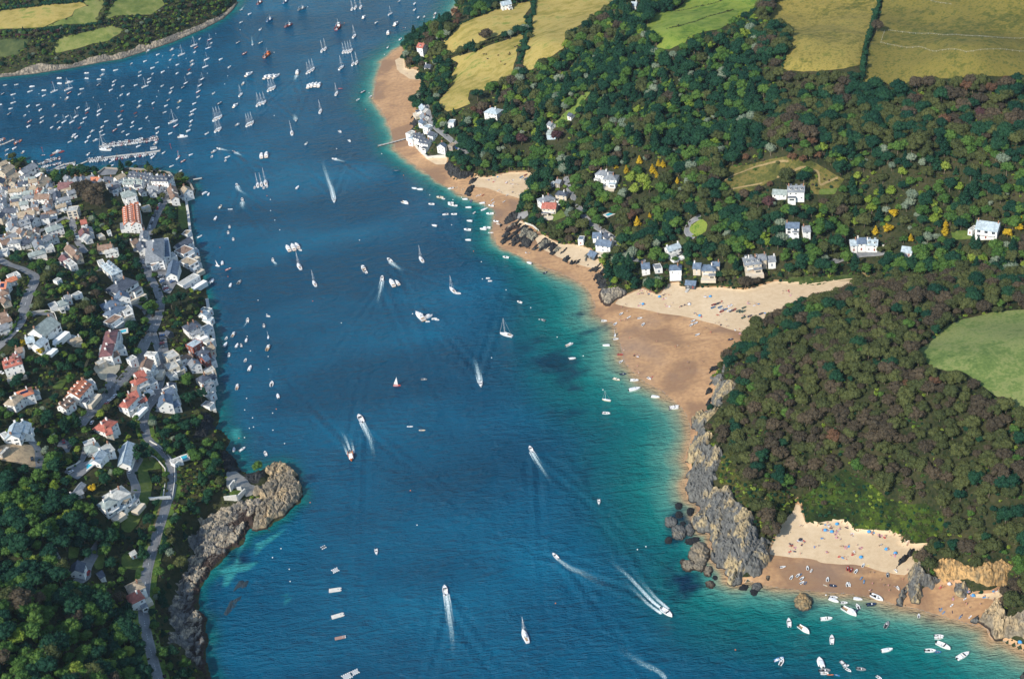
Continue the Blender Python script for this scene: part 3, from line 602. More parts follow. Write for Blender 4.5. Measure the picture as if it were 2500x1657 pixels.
# ------------------------------------------------------------------ rocks
def worley(x, y, s=0):
    ix = np.floor(x); iy = np.floor(y); f1 = np.full(x.shape, 9.); f2 = np.full(x.shape, 9.); idv = np.zeros(x.shape)
    for dx in (-1, 0, 1):
        for dy in (-1, 0, 1):
            cx_ = ix+dx; cy_ = iy+dy
            px = cx_+hash2(cx_, cy_, s); py = cy_+hash2(cx_, cy_, s+7)
            d_ = np.hypot(x-px, y-py); n = d_ < f1
            f2 = np.where(n, f1, np.minimum(f2, d_)); idv = np.where(n, hash2(cx_, cy_, s+3), idv); f1 = np.where(n, d_, f1)
    return f1, f2, idv
STR = math.radians(62)
def rockh(X, Y, big=9.0, amp=3.2, s=0):
    u = X*math.cos(STR)+Y*math.sin(STR); v = -X*math.sin(STR)+Y*math.cos(STR)
    u = u+(fbm(X/12, Y/12, 2, s+1)-.5)*8; v = v+(fbm(X/12, Y/12, 2, s+2)-.5)*6
    f1, f2, i1 = worley(u/(big*1.9), v/(big*.9), s); g1, g2, i2 = worley(u/(big*.55), v/(big*.26), s+5)
    e1 = np.clip((f2-f1)/.13, 0, 1)**.7; e2 = np.clip((g2-g1)/.22, 0, 1)**.7
    rid = 1-np.abs(fbm(u/9, v/1.6, 4, s+9)-.47)*4
    return amp*(.62*e1*(.45+.8*i1)+.38*e2*(.35+i2)+.2*rid+.42*(fbm(X/2.2, Y/2.2, 3, s)-.5)), .5*i1+.5*i2
def rock_mat(name, tan, grey, dark, tanamt, wl=.9):
    m = bpy.data.materials.new(name); t = nt(m); gp = geoco(t)
    sp = N(t, 'ShaderNodeSeparateXYZ'); t.links.new(gp, sp.inputs[0])
    n1 = noise(t, .06, 4, gp); n2 = noise(t, .45, 7, mapping(t, gp, (1.5, .6, 1), (0, 0, -STR+1.57)), rough=.65)
    ca = N(t, 'ShaderNodeAttribute', attribute_name='cell').outputs['Fac']
    a1 = N(t, 'ShaderNodeMath', operation='MULTIPLY_ADD'); t.links.new(ca, a1.inputs[0]); a1.inputs[1].default_value = .22; t.links.new(n1, a1.inputs[2])
    c = mixc(t, maprange(t, a1.outputs[0], .57-tanamt, .66-tanamt, 1, 0), tan, grey)
    c = mixc(t, maprange(t, ca, .2, .8, .45, 0), c, tuple(v*.5 for v in grey))
    c = mixc(t, ramp(t, n2, [(.38, .85), (.52, .25), (.62, 0)]), c, tuple(v*.3 for v in grey))
    a = N(t, 'ShaderNodeMath', operation='MULTIPLY_ADD'); t.links.new(n2, a.inputs[0]); a.inputs[1].default_value = -2.2; t.links.new(sp.outputs[2], a.inputs[2])
    c = mixc(t, maprange(t, a.outputs[0], wl-1.7, wl-.9, 1, 0), c, dark)
    finish(t, c, .85, bump=n2, bstr=1, bdist=.9, spec=.25); return m
def maprange(t, src, a, b, c, d):
    n = N(t, 'ShaderNodeMapRange'); t.links.new(src, n.inputs[0])
    for i, v in enumerate((a, b, c, d)): n.inputs[i+1].default_value = v
    return n.outputs[0]
RM_W = rock_mat('fort_rock', g((198, 174, 136)), g((154, 143, 124)), g((54, 46, 40)), -.03, 1.5)
RM_B = rock_mat('shore_rock', g((186, 172, 148)), g((126, 124, 120)), g((60, 48, 42)), .03, 2.9)
RM_E = rock_mat('cliff_rock', g((188, 168, 128)), g((122, 122, 118)), g((38, 40, 42)), -.04)
RM_D = rock_mat('dark_rock', g((76, 76, 74)), g((50, 52, 54)), g((30, 32, 36)), .0)
RM_O = rock_mat('orange_cliff', g((212, 170, 112)), g((150, 138, 110)), g((60, 60, 60)), .1)
RM_N = rock_mat('pale_shore_rock', g((182, 168, 146)), g((132, 126, 116)), g((58, 56, 56)), .02)
RM_S = rock_mat('grey_slab', g((160, 154, 134)), g((128, 126, 114)), g((60, 58, 54)), .0)
ROCKZ = []
def rockzone(name, poly, mat, big, amp, step=1.0, s=0, base=.0, label=None, top=None, amp2=2.0):
    w = at(np.array(poly)[:, 0], np.array(poly)[:, 1]); bb = (w[:, 0].min()-3, w[:, 1].min()-3, w[:, 0].max()+3, w[:, 1].max()+3)
    fn = lambda X, Y: sdf(X, Y, w)+wob(X, Y, amp2, .22)
    o = drape(name, fn, bb, [mat], .1, step, snap=-.5)
    if o is None: return
    me = o.data; n = len(me.vertices); co = np.empty(n*3, np.float32); me.vertices.foreach_get('co', co); co = co.reshape(-1, 3)
    X, Y = co[:, 0].astype(float), co[:, 1].astype(float)
    mk = np.clip(fn(X, Y)/2.2, 0, 1)
    rh, ci_ = rockh(X, Y, big, amp, s); co[:, 2] += rh*mk+base*mk-(1-mk)*.5
    add_attr(me, 'cell', ci_); me.polygons.foreach_set('use_smooth', np.zeros(len(me.polygons), bool))
    me.vertices.foreach_set('co', co.ravel()); me.update()
    ROCKZ.append(poly); return o
W1 = (q('d1', (720, 790), (712, 720), (780, 662), (880, 648), (975, 685), (1050, 735), (1098, 870), (1120, 1000), (1110, 1095), (1030, 1140), (985, 1190), (900, 1270), (790, 1320), (745, 1395), (620, 1410), (560, 1405), (590, 1180), (690, 1080), (640, 1000), (560, 1010), (570, 930), (680, 880)))
W2 = (q('d1', (600, 1050), (690, 1080), (600, 1180), (570, 1400), (505, 1310), (470, 1450), (440, 1560)) + q('e1', (280, 100), (170, 230), (60, 350), (0, 430)) + q('e0', (2300, 560), (2280, 780)) + q('e1', (20, 880), (0, 960), (35, 1150), (-10, 1240), (20, 1420), (60, 1568), (100, 1750)) +
      q('e0', (2450, 1700), (2361, 1530), (2200, 1380), (2080, 1180), (1950, 1140), (1960, 950), (1975, 720), (2025, 600), (1995, 450), (2130, 330), (2200, 150), (2170, 50)) + q('d0', (2150, 1480), (2300, 1300), (2361, 1230)) + q('d1', (50, 1200), (200, 1140), (380, 1110), (420, 1040), (520, 1040)))
W3 = q('d1', (430, 780), (560, 830), (680, 880), (560, 930), (500, 860)) 
rockzone('fort_rocks', W1, RM_W, 10, 4.6, .75, 3, .2, amp2=4)
rockzone('rocky_shore', W2, RM_B, 6.5, 3.0, .8, 8, -.6, amp2=4)
rockzone('rocky_shore', q('d1', (440, 760), (520, 740), (620, 740), (720, 700), (720, 800), (640, 880), (560, 900), (480, 860), (430, 830)), RM_D, 2.2, 1.4, .9, 9, -.5)
rockzone('rocky_shore', q('d1', (190, 480), (250, 490), (350, 590), (395, 720), (300, 760), (220, 720)), RM_D, 2.6, 2.4, .9, 10, -.3)
rockzone('rocky_shore', q('c0', (2361, 1568)) + q('d1', (-60, 60), (60, 60), (110, 140), (120, 240), (40, 320), (-150, 360), (-60, 200)), RM_D, 3, 2.4, .9, 10, -.3)
E1 = (q('d3', (1200, 0), (1130, 40), (1040, 30), (900, 110), (850, 180), (925, 250), (960, 330), (895, 390), (838, 500), (808, 615), (905, 640), (862, 720), (812, 850), (818, 950), (845, 1060), (940, 1095), (950, 1200), (870, 1260), (850, 1330), (960, 1435), (1100, 1450), (1110, 1568)) +
      q('e3', (628, 20), (640, 100), (670, 160), (735, 180), (745, 262), (790, 292), (840, 278), (868, 240), (885, 215), (925, 235), (965, 200), (1012, 160), (1036, 100), (1030, 50), (1000, 0)) +
      q('d3', (1840, 1560), (1700, 1500), (1690, 1390), (1600, 1350), (1600, 1250), (1540, 1160), (1440, 1130), (1390, 1080), (1370, 1000), (1340, 910), (1300, 890), (1220, 940), (1160, 850), (1190, 700), (1200, 590), (1250, 540), (1230, 480), (1150, 450), (1080, 430), (1150, 310), (1050, 260), (1040, 180), (1130, 100)))
rockzone('cliff_rocks', E1, RM_E, 8, 4.0, .8, 21, 0, amp2=3.5)
rockzone('cliff_rocks', q('c3', (1370, 1030), (1220, 1090), (1230, 1180), (1110, 1200), (1100, 1290), (1180, 1300), (1130, 1380), (1100, 1550), (1230, 1560), (1260, 1430), (1410, 1330), (1400, 1260), (1260, 1260), (1290, 1100)), RM_E, 3.5, 3, .9, 24, .2)
for i, p_ in enumerate([q('e4', (585, 190), (650, 145), (700, 190), (800, 230), (800, 250), (740, 300), (690, 300), (690, 345), (660, 402), (600, 402), (590, 330), (578, 280)), q('e4', (508, 375), (548, 318), (578, 350), (548, 417), (510, 405)),
                        q('e4', (497, 165), (520, 115), (610, 35), (640, 25), (620, 85), (560, 135), (508, 180)), q('e4', (888, 250), (962, 245), (988, 300), (962, 362), (908, 358), (888, 320))]):
    rockzone('beach_rocks', p_, RM_E if i != 2 else RM_D, 4, 3.4, .8, 30+i, .4)
rockzone('orange_cliff', q('e4', (740, 180), (760, 108), (870, 98), (960, 130), (1040, 160), (1110, 118), (1200, 106), (1272, 150), (1250, 200), (1256, 290), (1200, 302), (1100, 300), (1020, 280), (980, 240), (900, 240), (800, 240)), RM_O, 4.5, 3.6, 1.0, 41, .2)
rockzone('cliff_rocks', q('e4', (1000, 520), (1060, 490), (1110, 440), (1180, 390), (1250, 480), (1349, 440), (1500, 500), (1500, 800), (1349, 640), (1230, 622), (1150, 650), (1110, 562), (1050, 530)), RM_W, 5, 5, .9, 43, .6)
rockzone('cliff_rocks', q('e4', (1305, 880), (1349, 845), (1430, 900), (1349, 960)), RM_D, 4, 3, .9, 43, .6)
for i, (p_, m_) in enumerate([(q('b2', (405, 335), (465, 262), (520, 340), (600, 400), (720, 420), (680, 480), (580, 522), (435, 452)), RM_D), (q('b2', (675, 565), (700, 490), (785, 485), (740, 562)), RM_D), (q('b2', (625, 680), (690, 600), (745, 605), (700, 690)), RM_D),
      (q('b2', (1065, 1030), (1100, 940), (1240, 840), (1255, 960), (1130, 1015)), RM_D), (q('b2', (1080, 1080), (1240, 995), (1260, 1060), (1130, 1115)), RM_B), (q('b2', (1175, 1225), (1240, 1135), (1285, 1150), (1200, 1250)), RM_D), (q('b2', (1265, 1255), (1330, 1150), (1435, 1230), (1370, 1300)), RM_D),
      (q('b2', (1230, 1170), (1320, 1050), (1500, 1130), (1430, 1225), (1330, 1160)), RM_S), (q('b2', (1475, 1295), (1530, 1185), (1645, 1210), (1520, 1315)), RM_S), (q('b2', (1625, 1355), (1700, 1280), (1765, 1290), (1680, 1375)), RM_S), (q('b2', (1820, 1480), (1850, 1420), (1895, 1430), (1870, 1495)), RM_D),
      (q('b2', (1990, 1400), (2060, 1330), (2090, 1400), (2030, 1450)), RM_S), (q('b2', (2040, 1560), (2100, 1510), (2180, 1530), (2120, 1568)), RM_D), (q('b2', (1050, 1210), (1090, 1180), (1110, 1230), (1070, 1250)), RM_D), (q('b2', (1100, 1130), (1180, 1115), (1170, 1150), (1110, 1150)), RM_D),
      (q('c2', (2120, 45), (2240, -20), (2262, 150), (2180, 185)), RM_D), (q('c2', (2175, 255), (2220, 190), (2361, 180)) + q('c3', (60, 170), (150, 230), (160, 285), (80, 315), (0, 335)) + q('c2', (2310, 392), (2240, 396), (2188, 355)), RM_B),
      (q('b2', (700, 490), (730, 400), (745, 420), (720, 490)), RM_D), (q('a2', (30, 1420), (60, 1350), (90, 1380), (60, 1470)), RM_D), (q('b2', (1770, 1440), (1800, 1395), (1815, 1410), (1790, 1450)), RM_D)]):
    rockzone('beach_rocks', p_, m_, 2.6, 2.2, .7, 60+i, 0, amp2=2.4)
N1 = SH_N[:-2] + q('a1', (360, 30), (250, 120), (150, 190), (0, 250)) + q('a0', (2300, 285), (2200, 325), (2050, 375), (1900, 435), (1750, 480), (1680, 400), (1740, 510), (1600, 510), (1530, 565), (1450, 590), (1290, 640), (1200, 620), (1030, 660), (940, 700), (820, 740), (560, 740), (480, 720), (300, 770), (170, 830), (0, 850), (-500, 900))
rockzone('headland_shore', N1, RM_N, 4, 1.8, 1.2, 70, .05, amp2=.6)

def broken_rock(poly, mat, thr, amp, s, step=.9):
    w = at(np.array(poly)[:, 0], np.array(poly)[:, 1])
    def f(X, Y):
        u = X*math.cos(STR-.25)+Y*math.sin(STR-.25); v = -X*math.sin(STR-.25)+Y*math.cos(STR-.25)
        return np.minimum(sdf(X, Y, w), (fbm(u/9, v/2.6, 4, s)-thr)*16)
    o = drape('rocky_shore', f, (w[:, 0].min()-3, w[:, 1].min()-3, w[:, 0].max()+3, w[:, 1].max()+3), [mat], .12, step, snap=-.1)
    if o is None: return
    me = o.data; n = len(me.vertices); co = np.empty(n*3, np.float32); me.vertices.foreach_get('co', co); co = co.reshape(-1, 3); X, Y = co[:, 0].astype(float), co[:, 1].astype(float)
    rh, ci_ = rockh(X, Y, 3, amp, s); co[:, 2] += np.clip(f(X, Y)/1.5, 0, 1)*(.5+np.abs(rh)); me.vertices.foreach_set('co', co.ravel()); add_attr(me, 'cell', ci_); me.polygons.foreach_set('use_smooth', np.zeros(len(me.polygons), bool)); me.update()
broken_rock(q('b2', (1030, 1010), (1240, 860), (1330, 1010), (1500, 1130), (1640, 1210), (1770, 1290), (1690, 1390), (1500, 1330), (1380, 1310), (1180, 1270), (1030, 1230), (1060, 1100)), RM_D, .5, 1.3, 91)
broken_rock(q('b2', (1700, 1290), (1950, 1290), (2200, 1450), (2330, 1568), (2080, 1568), (1900, 1500), (1760, 1440)), RM_D, .58, 1.2, 92)
broken_rock(q('b2', (620, 690), (680, 560), (780, 480), (760, 560), (740, 640), (700, 700)), RM_D, .46, 1.2, 93)
broken_rock(q('e1', (400, 430), (510, 430), (460, 560), (380, 700), (250, 840), (215, 820), (300, 650), (340, 520)), rock_mat('weedy_reef', g((74, 74, 74)), g((58, 66, 72)), g((40, 60, 72)), 0), .40, .12, 90, .7)
broken_rock(q('a2', (-20, 1500), (20, 1330), (90, 1280), (110, 1400), (60, 1520)), RM_D, .52, 1.0, 94)
broken_rock(q('c2', (2080, -20), (2250, -60), (2300, 160), (2160, 190), (2120, 100)), RM_D, .48, 1.4, 95)
broken_rock(q('d1', (180, 470), (260, 490), (360, 590), (430, 740), (330, 760), (220, 700)), RM_D, .45, 1.4, 96)
broken_rock(q('c3', (1090, 1100), (1240, 1060), (1140, 1290), (1100, 1560), (1000, 1560), (1080, 1300)), RM_D, .5, 1.4, 97)
broken_rock(q('e4', (500, 300), (590, 250), (600, 420), (500, 410)), RM_E, .5, 1.6, 98); broken_rock(q('e4', (980, 520), (1110, 430), (1130, 600), (1050, 540)), RM_E, .48, 1.6, 99)

# single rocks standing in the water or on the beach
rk_items = []
def rock(tile, x, y, rx, ry, h, mat, look, place, seed=0):
    k = .3508 if tile in ('e3', 'e4') else .2004
    D = q(tile, (x, y))[0]; w = at1(*D)
    e = at1(D[0]+rx*k, D[1])-w; f = at1(D[0], D[1]-ry*k)-w; ax, ay = abs(e[0]), abs(f[1])
    n = 26; rr = np.random.default_rng(seed)
    bmm = bmesh.new(); bmesh.ops.create_icosphere(bmm, subdivisions=4, radius=1)
    co = np.array([v.co[:] for v in bmm.verts]); 
    nz = fbm(co[:, 0]*1.5+seed, co[:, 1]*1.5+co[:, 2], 3, seed)
    f1, f2, iv = worley(co[:, 0]*1.6+seed*3.1, co[:, 1]*2.4+co[:, 2]*.8, seed)
    el = .5*(co[:, 0]*math.cos(STR)+co[:, 1]*math.sin(STR))**2; r = .5+.62*nz+.2*np.clip((f2-f1)/.2, 0, 1)+.2*iv+.35*el
    co = co*r[:, None]; co[:, 0] *= ax; co[:, 1] *= ay; co[:, 2] *= h*.8
    co[:, 2] = np.maximum(co[:, 2], -.8)
    for v, c_ in zip(bmm.verts, co): v.co = c_
    me = bpy.data.meshes.new('rock'); bmm.to_mesh(me); bmm.free(); me.materials.append(mat)
    o = link('rock', me, None, (w[0], w[1], max(hsample(w[0], w[1]), -.1))); tag(o, None, 'rock', 'rocks off the shore')
    rk_items.append((o, look, place, D[0], D[1]))
for a_ in [('d3', 740, 1125, 40, 38, 1.2, RM_D), ('d3', 745, 1230, 46, 36, 1.5, RM_D), ('d3', 655, 1315, 70, 56, 2.6, RM_E), ('d3', 740, 1430, 78, 78, 3.2, RM_E), ('d3', 625, 1525, 42, 36, 1.4, RM_D), ('d3', 870, 1405, 50, 60, 2.4, RM_E), ('d3', 900, 1530, 85, 36, 1.5, RM_D), ('d3', 875, 1195, 45, 40, 2, RM_D), ('d3', 790, 1330, 30, 25, 1.0, RM_D)]:
    rock(*a_, ['low dark seaweed covered rock', 'pale cracked rock'][a_[6] is RM_E], 'off the grey cliff', int(a_[1]))
for a_ in [('e3', 560, 72, 66, 62, 4.5, RM_W), ('e3', 490, 150, 42, 32, 3, RM_W), ('e3', 560, 150, 44, 34, 3.4, RM_W), ('e3', 616, 190, 30, 30, 2.6, RM_W), ('e3', 628, 272, 30, 26, 2, RM_W), ('e3', 852, 294, 32, 18, 1.2, RM_D), ('e3', 940, 288, 36, 24, 1.8, RM_E), ('e3', 922, 322, 28, 22, 1.2, RM_D), ('e3', 662, 228, 16, 14, .8, RM_D), ('e3', 450, 125, 18, 18, 1.6, RM_W)]:
    rock(*a_, ['low dark rock', 'pale tan boulder'][a_[6] in (RM_W, RM_E)], 'at the foot of the grey cliff', int(a_[1]))
rock('e3', 1245, 398, 62, 46, 4.6, RM_O, 'lone brown rock ringed by dark weed', 'just off the sunbathers beach', 5)
rock('e3', 1010, 233, 11, 14, 1.6, RM_W, 'small tan rock', 'on the wet sand beside the cliff', 8)
label_all(rk_items)

# ------------------------------------------------------------------ trees
def leafmat(name, cols, tr=.25):
    m = bpy.data.materials.new(name); t = nt(m)
    oi = N(t, 'ShaderNodeObjectInfo'); n1 = noise(t, 1.5, 3, objco(t))
    a = N(t, 'ShaderNodeMath', operation='MULTIPLY_ADD'); t.links.new(oi.outputs['Random'], a.inputs[0]); a.inputs[1].default_value = .34; 
    b2 = N(t, 'ShaderNodeMath', operation='MULTIPLY_ADD'); t.links.new(n1, b2.inputs[0]); b2.inputs[1].default_value = 1.3; b2.inputs[2].default_value = -.32; t.links.new(b2.outputs[0], a.inputs[2])
    c = ramp(t, a.outputs[0], [(.1, cols[0]), (.5, cols[1]), (.9, cols[2])])
    b = N(t, 'ShaderNodeBsdfDiffuse'); t.links.new(c, b.inputs[0]); tl = N(t, 'ShaderNodeBsdfTranslucent'); t.links.new(c, tl.inputs[0])
    mx = N(t, 'ShaderNodeMixShader'); mx.inputs[0].default_value = tr; t.links.new(b.outputs[0], mx.inputs[1]); t.links.new(tl.outputs[0], mx.inputs[2])
    o = N(t, 'ShaderNodeOutputMaterial'); t.links.new(mx.outputs[0], o.inputs[0]); return m
LEAF = [leafmat('leaf_dark', [g((28, 58, 50)), g((40, 74, 56)), g((58, 94, 62))]),
        leafmat('leaf_mid', [g((56, 88, 48)), g((80, 112, 56)), g((108, 134, 66))]),
        leafmat('leaf_olive', [g((62, 72, 50)), g((82, 90, 56)), g((108, 112, 68))]),
        leafmat('leaf_brown', [g((64, 60, 52)), g((84, 77, 64)), g((112, 98, 78))]),
        leafmat('leaf_lime', [g((96, 124, 48)), g((130, 150, 62)), g((160, 172, 84))]),
        leafmat('leaf_grey', [g((104, 120, 104)), g((134, 148, 126)), g((160, 166, 142))]),
        leafmat('leaf_russet', [g((88, 70, 60)), g((112, 86, 68)), g((136, 104, 76))]),
        leafmat('leaf_gold', [g((140, 128, 40)), g((196, 166, 46)), g((222, 190, 66))]),
        leafmat('leaf_plum', [g((64, 46, 50)), g((90, 66, 66)), g((112, 82, 78))])]
BARK = paint('bark', g((110, 98, 82)), .9, .3, 2)
def crown_mesh(seed, R, Hc, z0, nb, nq, kind, mats, name='crown', ls=.8):
    rr = np.random.default_rng(seed); V = []; Fc = []; M = []
    bl = []
    for i in range(nb):
        if kind == 'round':
            th = rr.uniform(0, 2*math.pi); ph = math.acos(rr.uniform(-.25, 1)); k = rr.uniform(.45, .8)
            c = np.array([math.cos(th)*math.sin(ph)*R*k, math.sin(th)*math.sin(ph)*R*k, z0+Hc*(.42+.5*math.cos(ph)*k)]); rb = R*rr.uniform(.26, .46)
        elif kind == 'cone':
            u = i/(nb-1); th = i*2.4; rad = R*(1-u)*.62
            c = np.array([math.cos(th)*rad, math.sin(th)*rad, z0+Hc*(.1+.86*u)]); rb = R*(.46*(1-u)+.13)
        else:                                # flat-topped pine
            th = rr.uniform(0, 2*math.pi); k = math.sqrt(rr.uniform(0, 1))*.8
            c = np.array([math.cos(th)*R*k, math.sin(th)*R*k, z0+Hc*(.45+.2*rr.uniform(-1, 1)+.2*(1-k))]); rb = R*rr.uniform(.22, .34)
        bl.append((c, rb))
    if kind == 'round': bl.append((np.array([0, 0, z0+Hc*.45]), R*.62))
    ico = bmesh.new(); bmesh.ops.create_icosphere(ico, subdivisions=1, radius=1); ic = np.array([v.co[:] for v in ico.verts]); fi = [[v.index for v in f.verts] for f in ico.faces]; ico.free()
    for c, rb in bl:
        b = len(V); sc = rb*.86*(1+rr.uniform(-.14, .14, len(ic)))
        V += list(map(tuple, ic*sc[:, None]*np.array([1, 1, .8])+c)); Fc += [[i+b for i in f] for f in fi]; M += [0]*len(fi)
    per = max(1, nq//len(bl))
    for c, rb in bl:
        d = rr.normal(size=(per, 3)); d[:, 2] = d[:, 2]*.9+.25; d /= np.linalg.norm(d, axis=1)[:, None]
        p = c+d*rb*np.array([1, 1, .85])*rr.uniform(.82, 1.14, (per, 1))
        nrm = d+rr.normal(size=(per, 3))*.75; nrm /= np.linalg.norm(nrm, axis=1)[:, None]
        u = np.cross(nrm, rr.normal(size=(per, 3))); u /= np.linalg.norm(u, axis=1)[:, None]; v = np.cross(nrm, u)
        s = ls*rr.uniform(.5, 1.1, (per, 1))*.5
        for j in range(per):
            b = len(V); a_, u_, v_ = p[j], u[j]*s[j], v[j]*s[j]*.75
            V += [tuple(a_-u_-v_), tuple(a_+u_-v_*.6), tuple(a_+u_*.8+v_), tuple(a_-u_*.7+v_)]; Fc.append([b, b+1, b+2, b+3]); M.append(0)
    return V, Fc, M
def trunk_mb(seed, h, r, R, pale=0):
    rr = np.random.default_rng(seed); mb = MB(); top = (rr.uniform(-.4, .4), rr.uniform(-.4, .4), h)
    mb.tube((0, 0, -1.0), top, r, r*.55, 7)
    for i in range(4):
        th = i*1.6+rr.uniform(0, .6); z = h*rr.uniform(.7, 1)
        mb.tube((top[0]*z/h, top[1]*z/h, z), (math.cos(th)*R*.55, math.sin(th)*R*.55, z+R*.5), r*.45, r*.15, 5)
    return mb
# kinds: (leaf, shape, R, crown height, trunk height, blobs, leaves)
KINDS = []
for li, shp, R, Hc, th, nb, nq, nvar in [(0, 'round', 4.6, 7.0, 3.0, 20, 520, 2), (1, 'round', 4.0, 6.4, 2.6, 18, 480, 2), (2, 'round', 4.4, 6.2, 3.0, 22, 560, 2), (3, 'round', 4.6, 6.2, 3.2, 24, 600, 3), (4, 'round', 3.2, 5.2, 2.0, 14, 380, 1),
                                         (5, 'round', 3.6, 5.8, 2.4, 16, 420, 1), (6, 'round', 3.8, 5.6, 2.8, 18, 460, 1), (7, 'cone', 3.2, 8.5, 1.5, 14, 420, 1), (0, 'cone', 3.6, 11, 2.0, 16, 520, 1), (0, 'flat', 6.0, 4.5, 7.0, 22, 640, 1), (8, 'round', 4.4, 6.0, 3.0, 18, 460, 1), (7, 'round', 3.0, 4.6, 1.8, 12, 360, 1)]:
    for v in range(nvar): KINDS.append((li, shp, R, Hc, th, nb, nq, len(KINDS)))
KLOOK = {0: 'dense dark green', 1: 'leafy mid green', 2: 'dull olive green', 3: 'brownish autumn', 4: 'bright lime green', 5: 'pale grey green', 6: 'russet brown', 7: 'golden yellow', 8: 'dark plum coloured'}
TREE_PARTS = []; SRC = bpy.data.collections.new('tree_sources')
for li, shp, R, Hc, th, nb, nq, idx in KINDS:
    V_, F_, M_ = crown_mesh(100+idx, R, Hc, th-.6, int(nb*1.3), int(nq*1.7), shp, None, ls=.66)
    cm = mesh_np('crown', V_, F_, [LEAF[li]], False)
    tm_ = trunk_mb(200+idx, th+Hc*.35, .32 if shp != 'flat' else .5, R); tm = tm_.mesh('trunk', [BARK], True)
    TREE_PARTS.append((cm, tm))
    b = len(V_); jm = mesh_np('tree', V_+tm_.v, F_+[[i+b for i in f] for f in tm_.f], [LEAF[li], BARK], False, M_+[1]*len(tm_.f))
    so = bpy.data.objects.new('t_%02d' % idx, jm); SRC.objects.link(so)
NK = len(KINDS)
def kinds_of(li, shp='round'): return [k[7] for k in KINDS if k[0] == li and k[1] == shp]

# image-space mask of everything that must stay free of trees
MW, MH = 1183+60, 784+60
mx_, my_ = np.meshgrid(np.arange(MW)*2-60, np.arange(MH)*2-60)
CLEAR = np.zeros((MH, MW), np.uint8)
def burn(poly, val=1):
    p = np.array(poly); x0 = max(int((p[:, 0].min()+60)/2)-1, 0); x1 = min(int((p[:, 0].max()+60)/2)+2, MW); y0 = max(int((p[:, 1].min()+60)/2)-1, 0); y1 = min(int((p[:, 1].max()+60)/2)+2, MH)
    if x1 <= x0 or y1 <= y0: return
    CLEAR[y0:y1, x0:x1] = np.where(inside(mx_[y0:y1, x0:x1], my_[y0:y1, x0:x1], p), val, CLEAR[y0:y1, x0:x1])
def mask(x, y):
    ix = np.clip(((np.asarray(x)+60)/2).astype(int), 0, MW-1); iy = np.clip(((np.asarray(y)+60)/2).astype(int), 0, MH-1)
    return CLEAR[iy, ix]
for k, (poly, kind) in FIELDS.items():
    if kind in ('scrubland', 'gorse'): continue
    burn(poly, 2 if kind in ('meadow', 'brightrough', 'rough', 'dune') else 1 if kind == 'lawn' else 4)
for p_ in (q('a4', (680, -60), (760, -60), (600, 500), (530, 960), (460, 800), (560, 400)), q('a2', (1390, 0), (1450, 0), (1420, 200), (1320, 700), (1230, 720), (1330, 380))): burn(p_, 4)
for p_ in YARDS: burn(p_)
for p_ in ROCKZ: burn(p_)
for k in ('v1', 'v2', 'l13'): burn(FIELDS[k][0], 3)
def burn_line(w, width, lift=0):
    w = w.copy(); w[:, 2] += lift; px, py = project(w)
    for i in range(len(px)-1):
        dx, dy = px[i+1]-px[i], py[i+1]-py[i]; L = math.hypot(dx, dy)+1e-6; r = width*1.3
        nx_, ny_ = -dy/L*r, dx/L*r
        burn([(px[i]+nx_, py[i]+ny_), (px[i+1]+nx_, py[i+1]+ny_), (px[i+1]-nx_, py[i+1]-ny_), (px[i]-nx_, py[i]-ny_)])
for i_, (w_, wd_) in enumerate(ROADW): burn_line(w_, wd_*(1.7 if i_ == 2 else 1.05 if wd_ > 5.5 else .8 if wd_ > 4.6 else .45))
# ------------------------------------------------------------------ houses
HOUSEPOS = []
WALLC = dict(w=('white', (.86, .85, .81)), c=('cream', (.62, .54, .42)), s=('stone', (.34, .30, .25)), r=('red brick', (.30, .10, .07)), b=('pale blue', (.50, .60, .66)), t=('timber', (.22, .15, .10)), k=('dark', (.08, .09, .1)))
ROOFC = dict(g=('grey slate', (.24, .26, .28)), d=('dark slate', (.075, .09, .12)), o=('orange tiled', (.58, .20, .10)), r=('red tiled', (.42, .13, .09)), n=('brown', (.26, .17, .12)), t=('tan', (.40, .32, .22)), p=('pale', (.50, .50, .46)), e=('grey green', (.30, .35, .33)), u=('blue slate', (.12, .17, .24)), m=('maroon', (.20, .09, .09)), a=('pale blue grey', (.42, .50, .54)))
def tile_mat(nm, c):
    m = bpy.data.materials.new('roof_'+nm.replace(' ', '_')); t = nt(m); oc = objco(t)
    br = N(t, 'ShaderNodeTexBrick'); br.inputs['Scale'].default_value = 1.6; br.inputs['Mortar Size'].default_value = .03
    br.inputs['Color1'].default_value = (*c, 1); br.inputs['Color2'].default_value = (*[v*.78 for v in c], 1); br.inputs['Mortar'].default_value = (*[v*.5 for v in c], 1); t.links.new(oc, br.inputs['Vector'])
    n = noise(t, .5, 5, oc); cc = mixc(t, ramp(t, n, [(.42, 0), (.66, .6)]), br.outputs[0], tuple(min(1, v*1.35+.03) for v in c))
    finish(t, cc, .6, bump=n, bstr=.3, bdist=.1, spec=.35); return m
WM = {k: paint('wall_'+v[0].replace(' ', '_'), v[1], .8, .07, .6, .2) for k, v in WALLC.items()}
RM = {k: tile_mat(*v) for k, v in ROOFC.items()}
GLASS = bpy.data.materials.new('window_glass'); t = nt(GLASS); finish(t, (.03, .045, .06), .08, spec=.8)
FRAME = paint('window_frame', (.75, .75, .74), .5); DOORM = [paint('door_paint_blue', (.08, .14, .22), .5), paint('door_paint_red', (.3, .06, .05), .5), paint('door_paint_white', (.6, .6, .58), .5)]
BRICKC = paint('chimney_brick', (.36, .20, .13), .9, .2); POT = paint('chimney_pot', (.5, .22, .12), .8); RAIL = paint('rail_metal', (.5, .52, .54), .4); SOLAR = paint('solar_panel', (.012, .02, .06), .15)
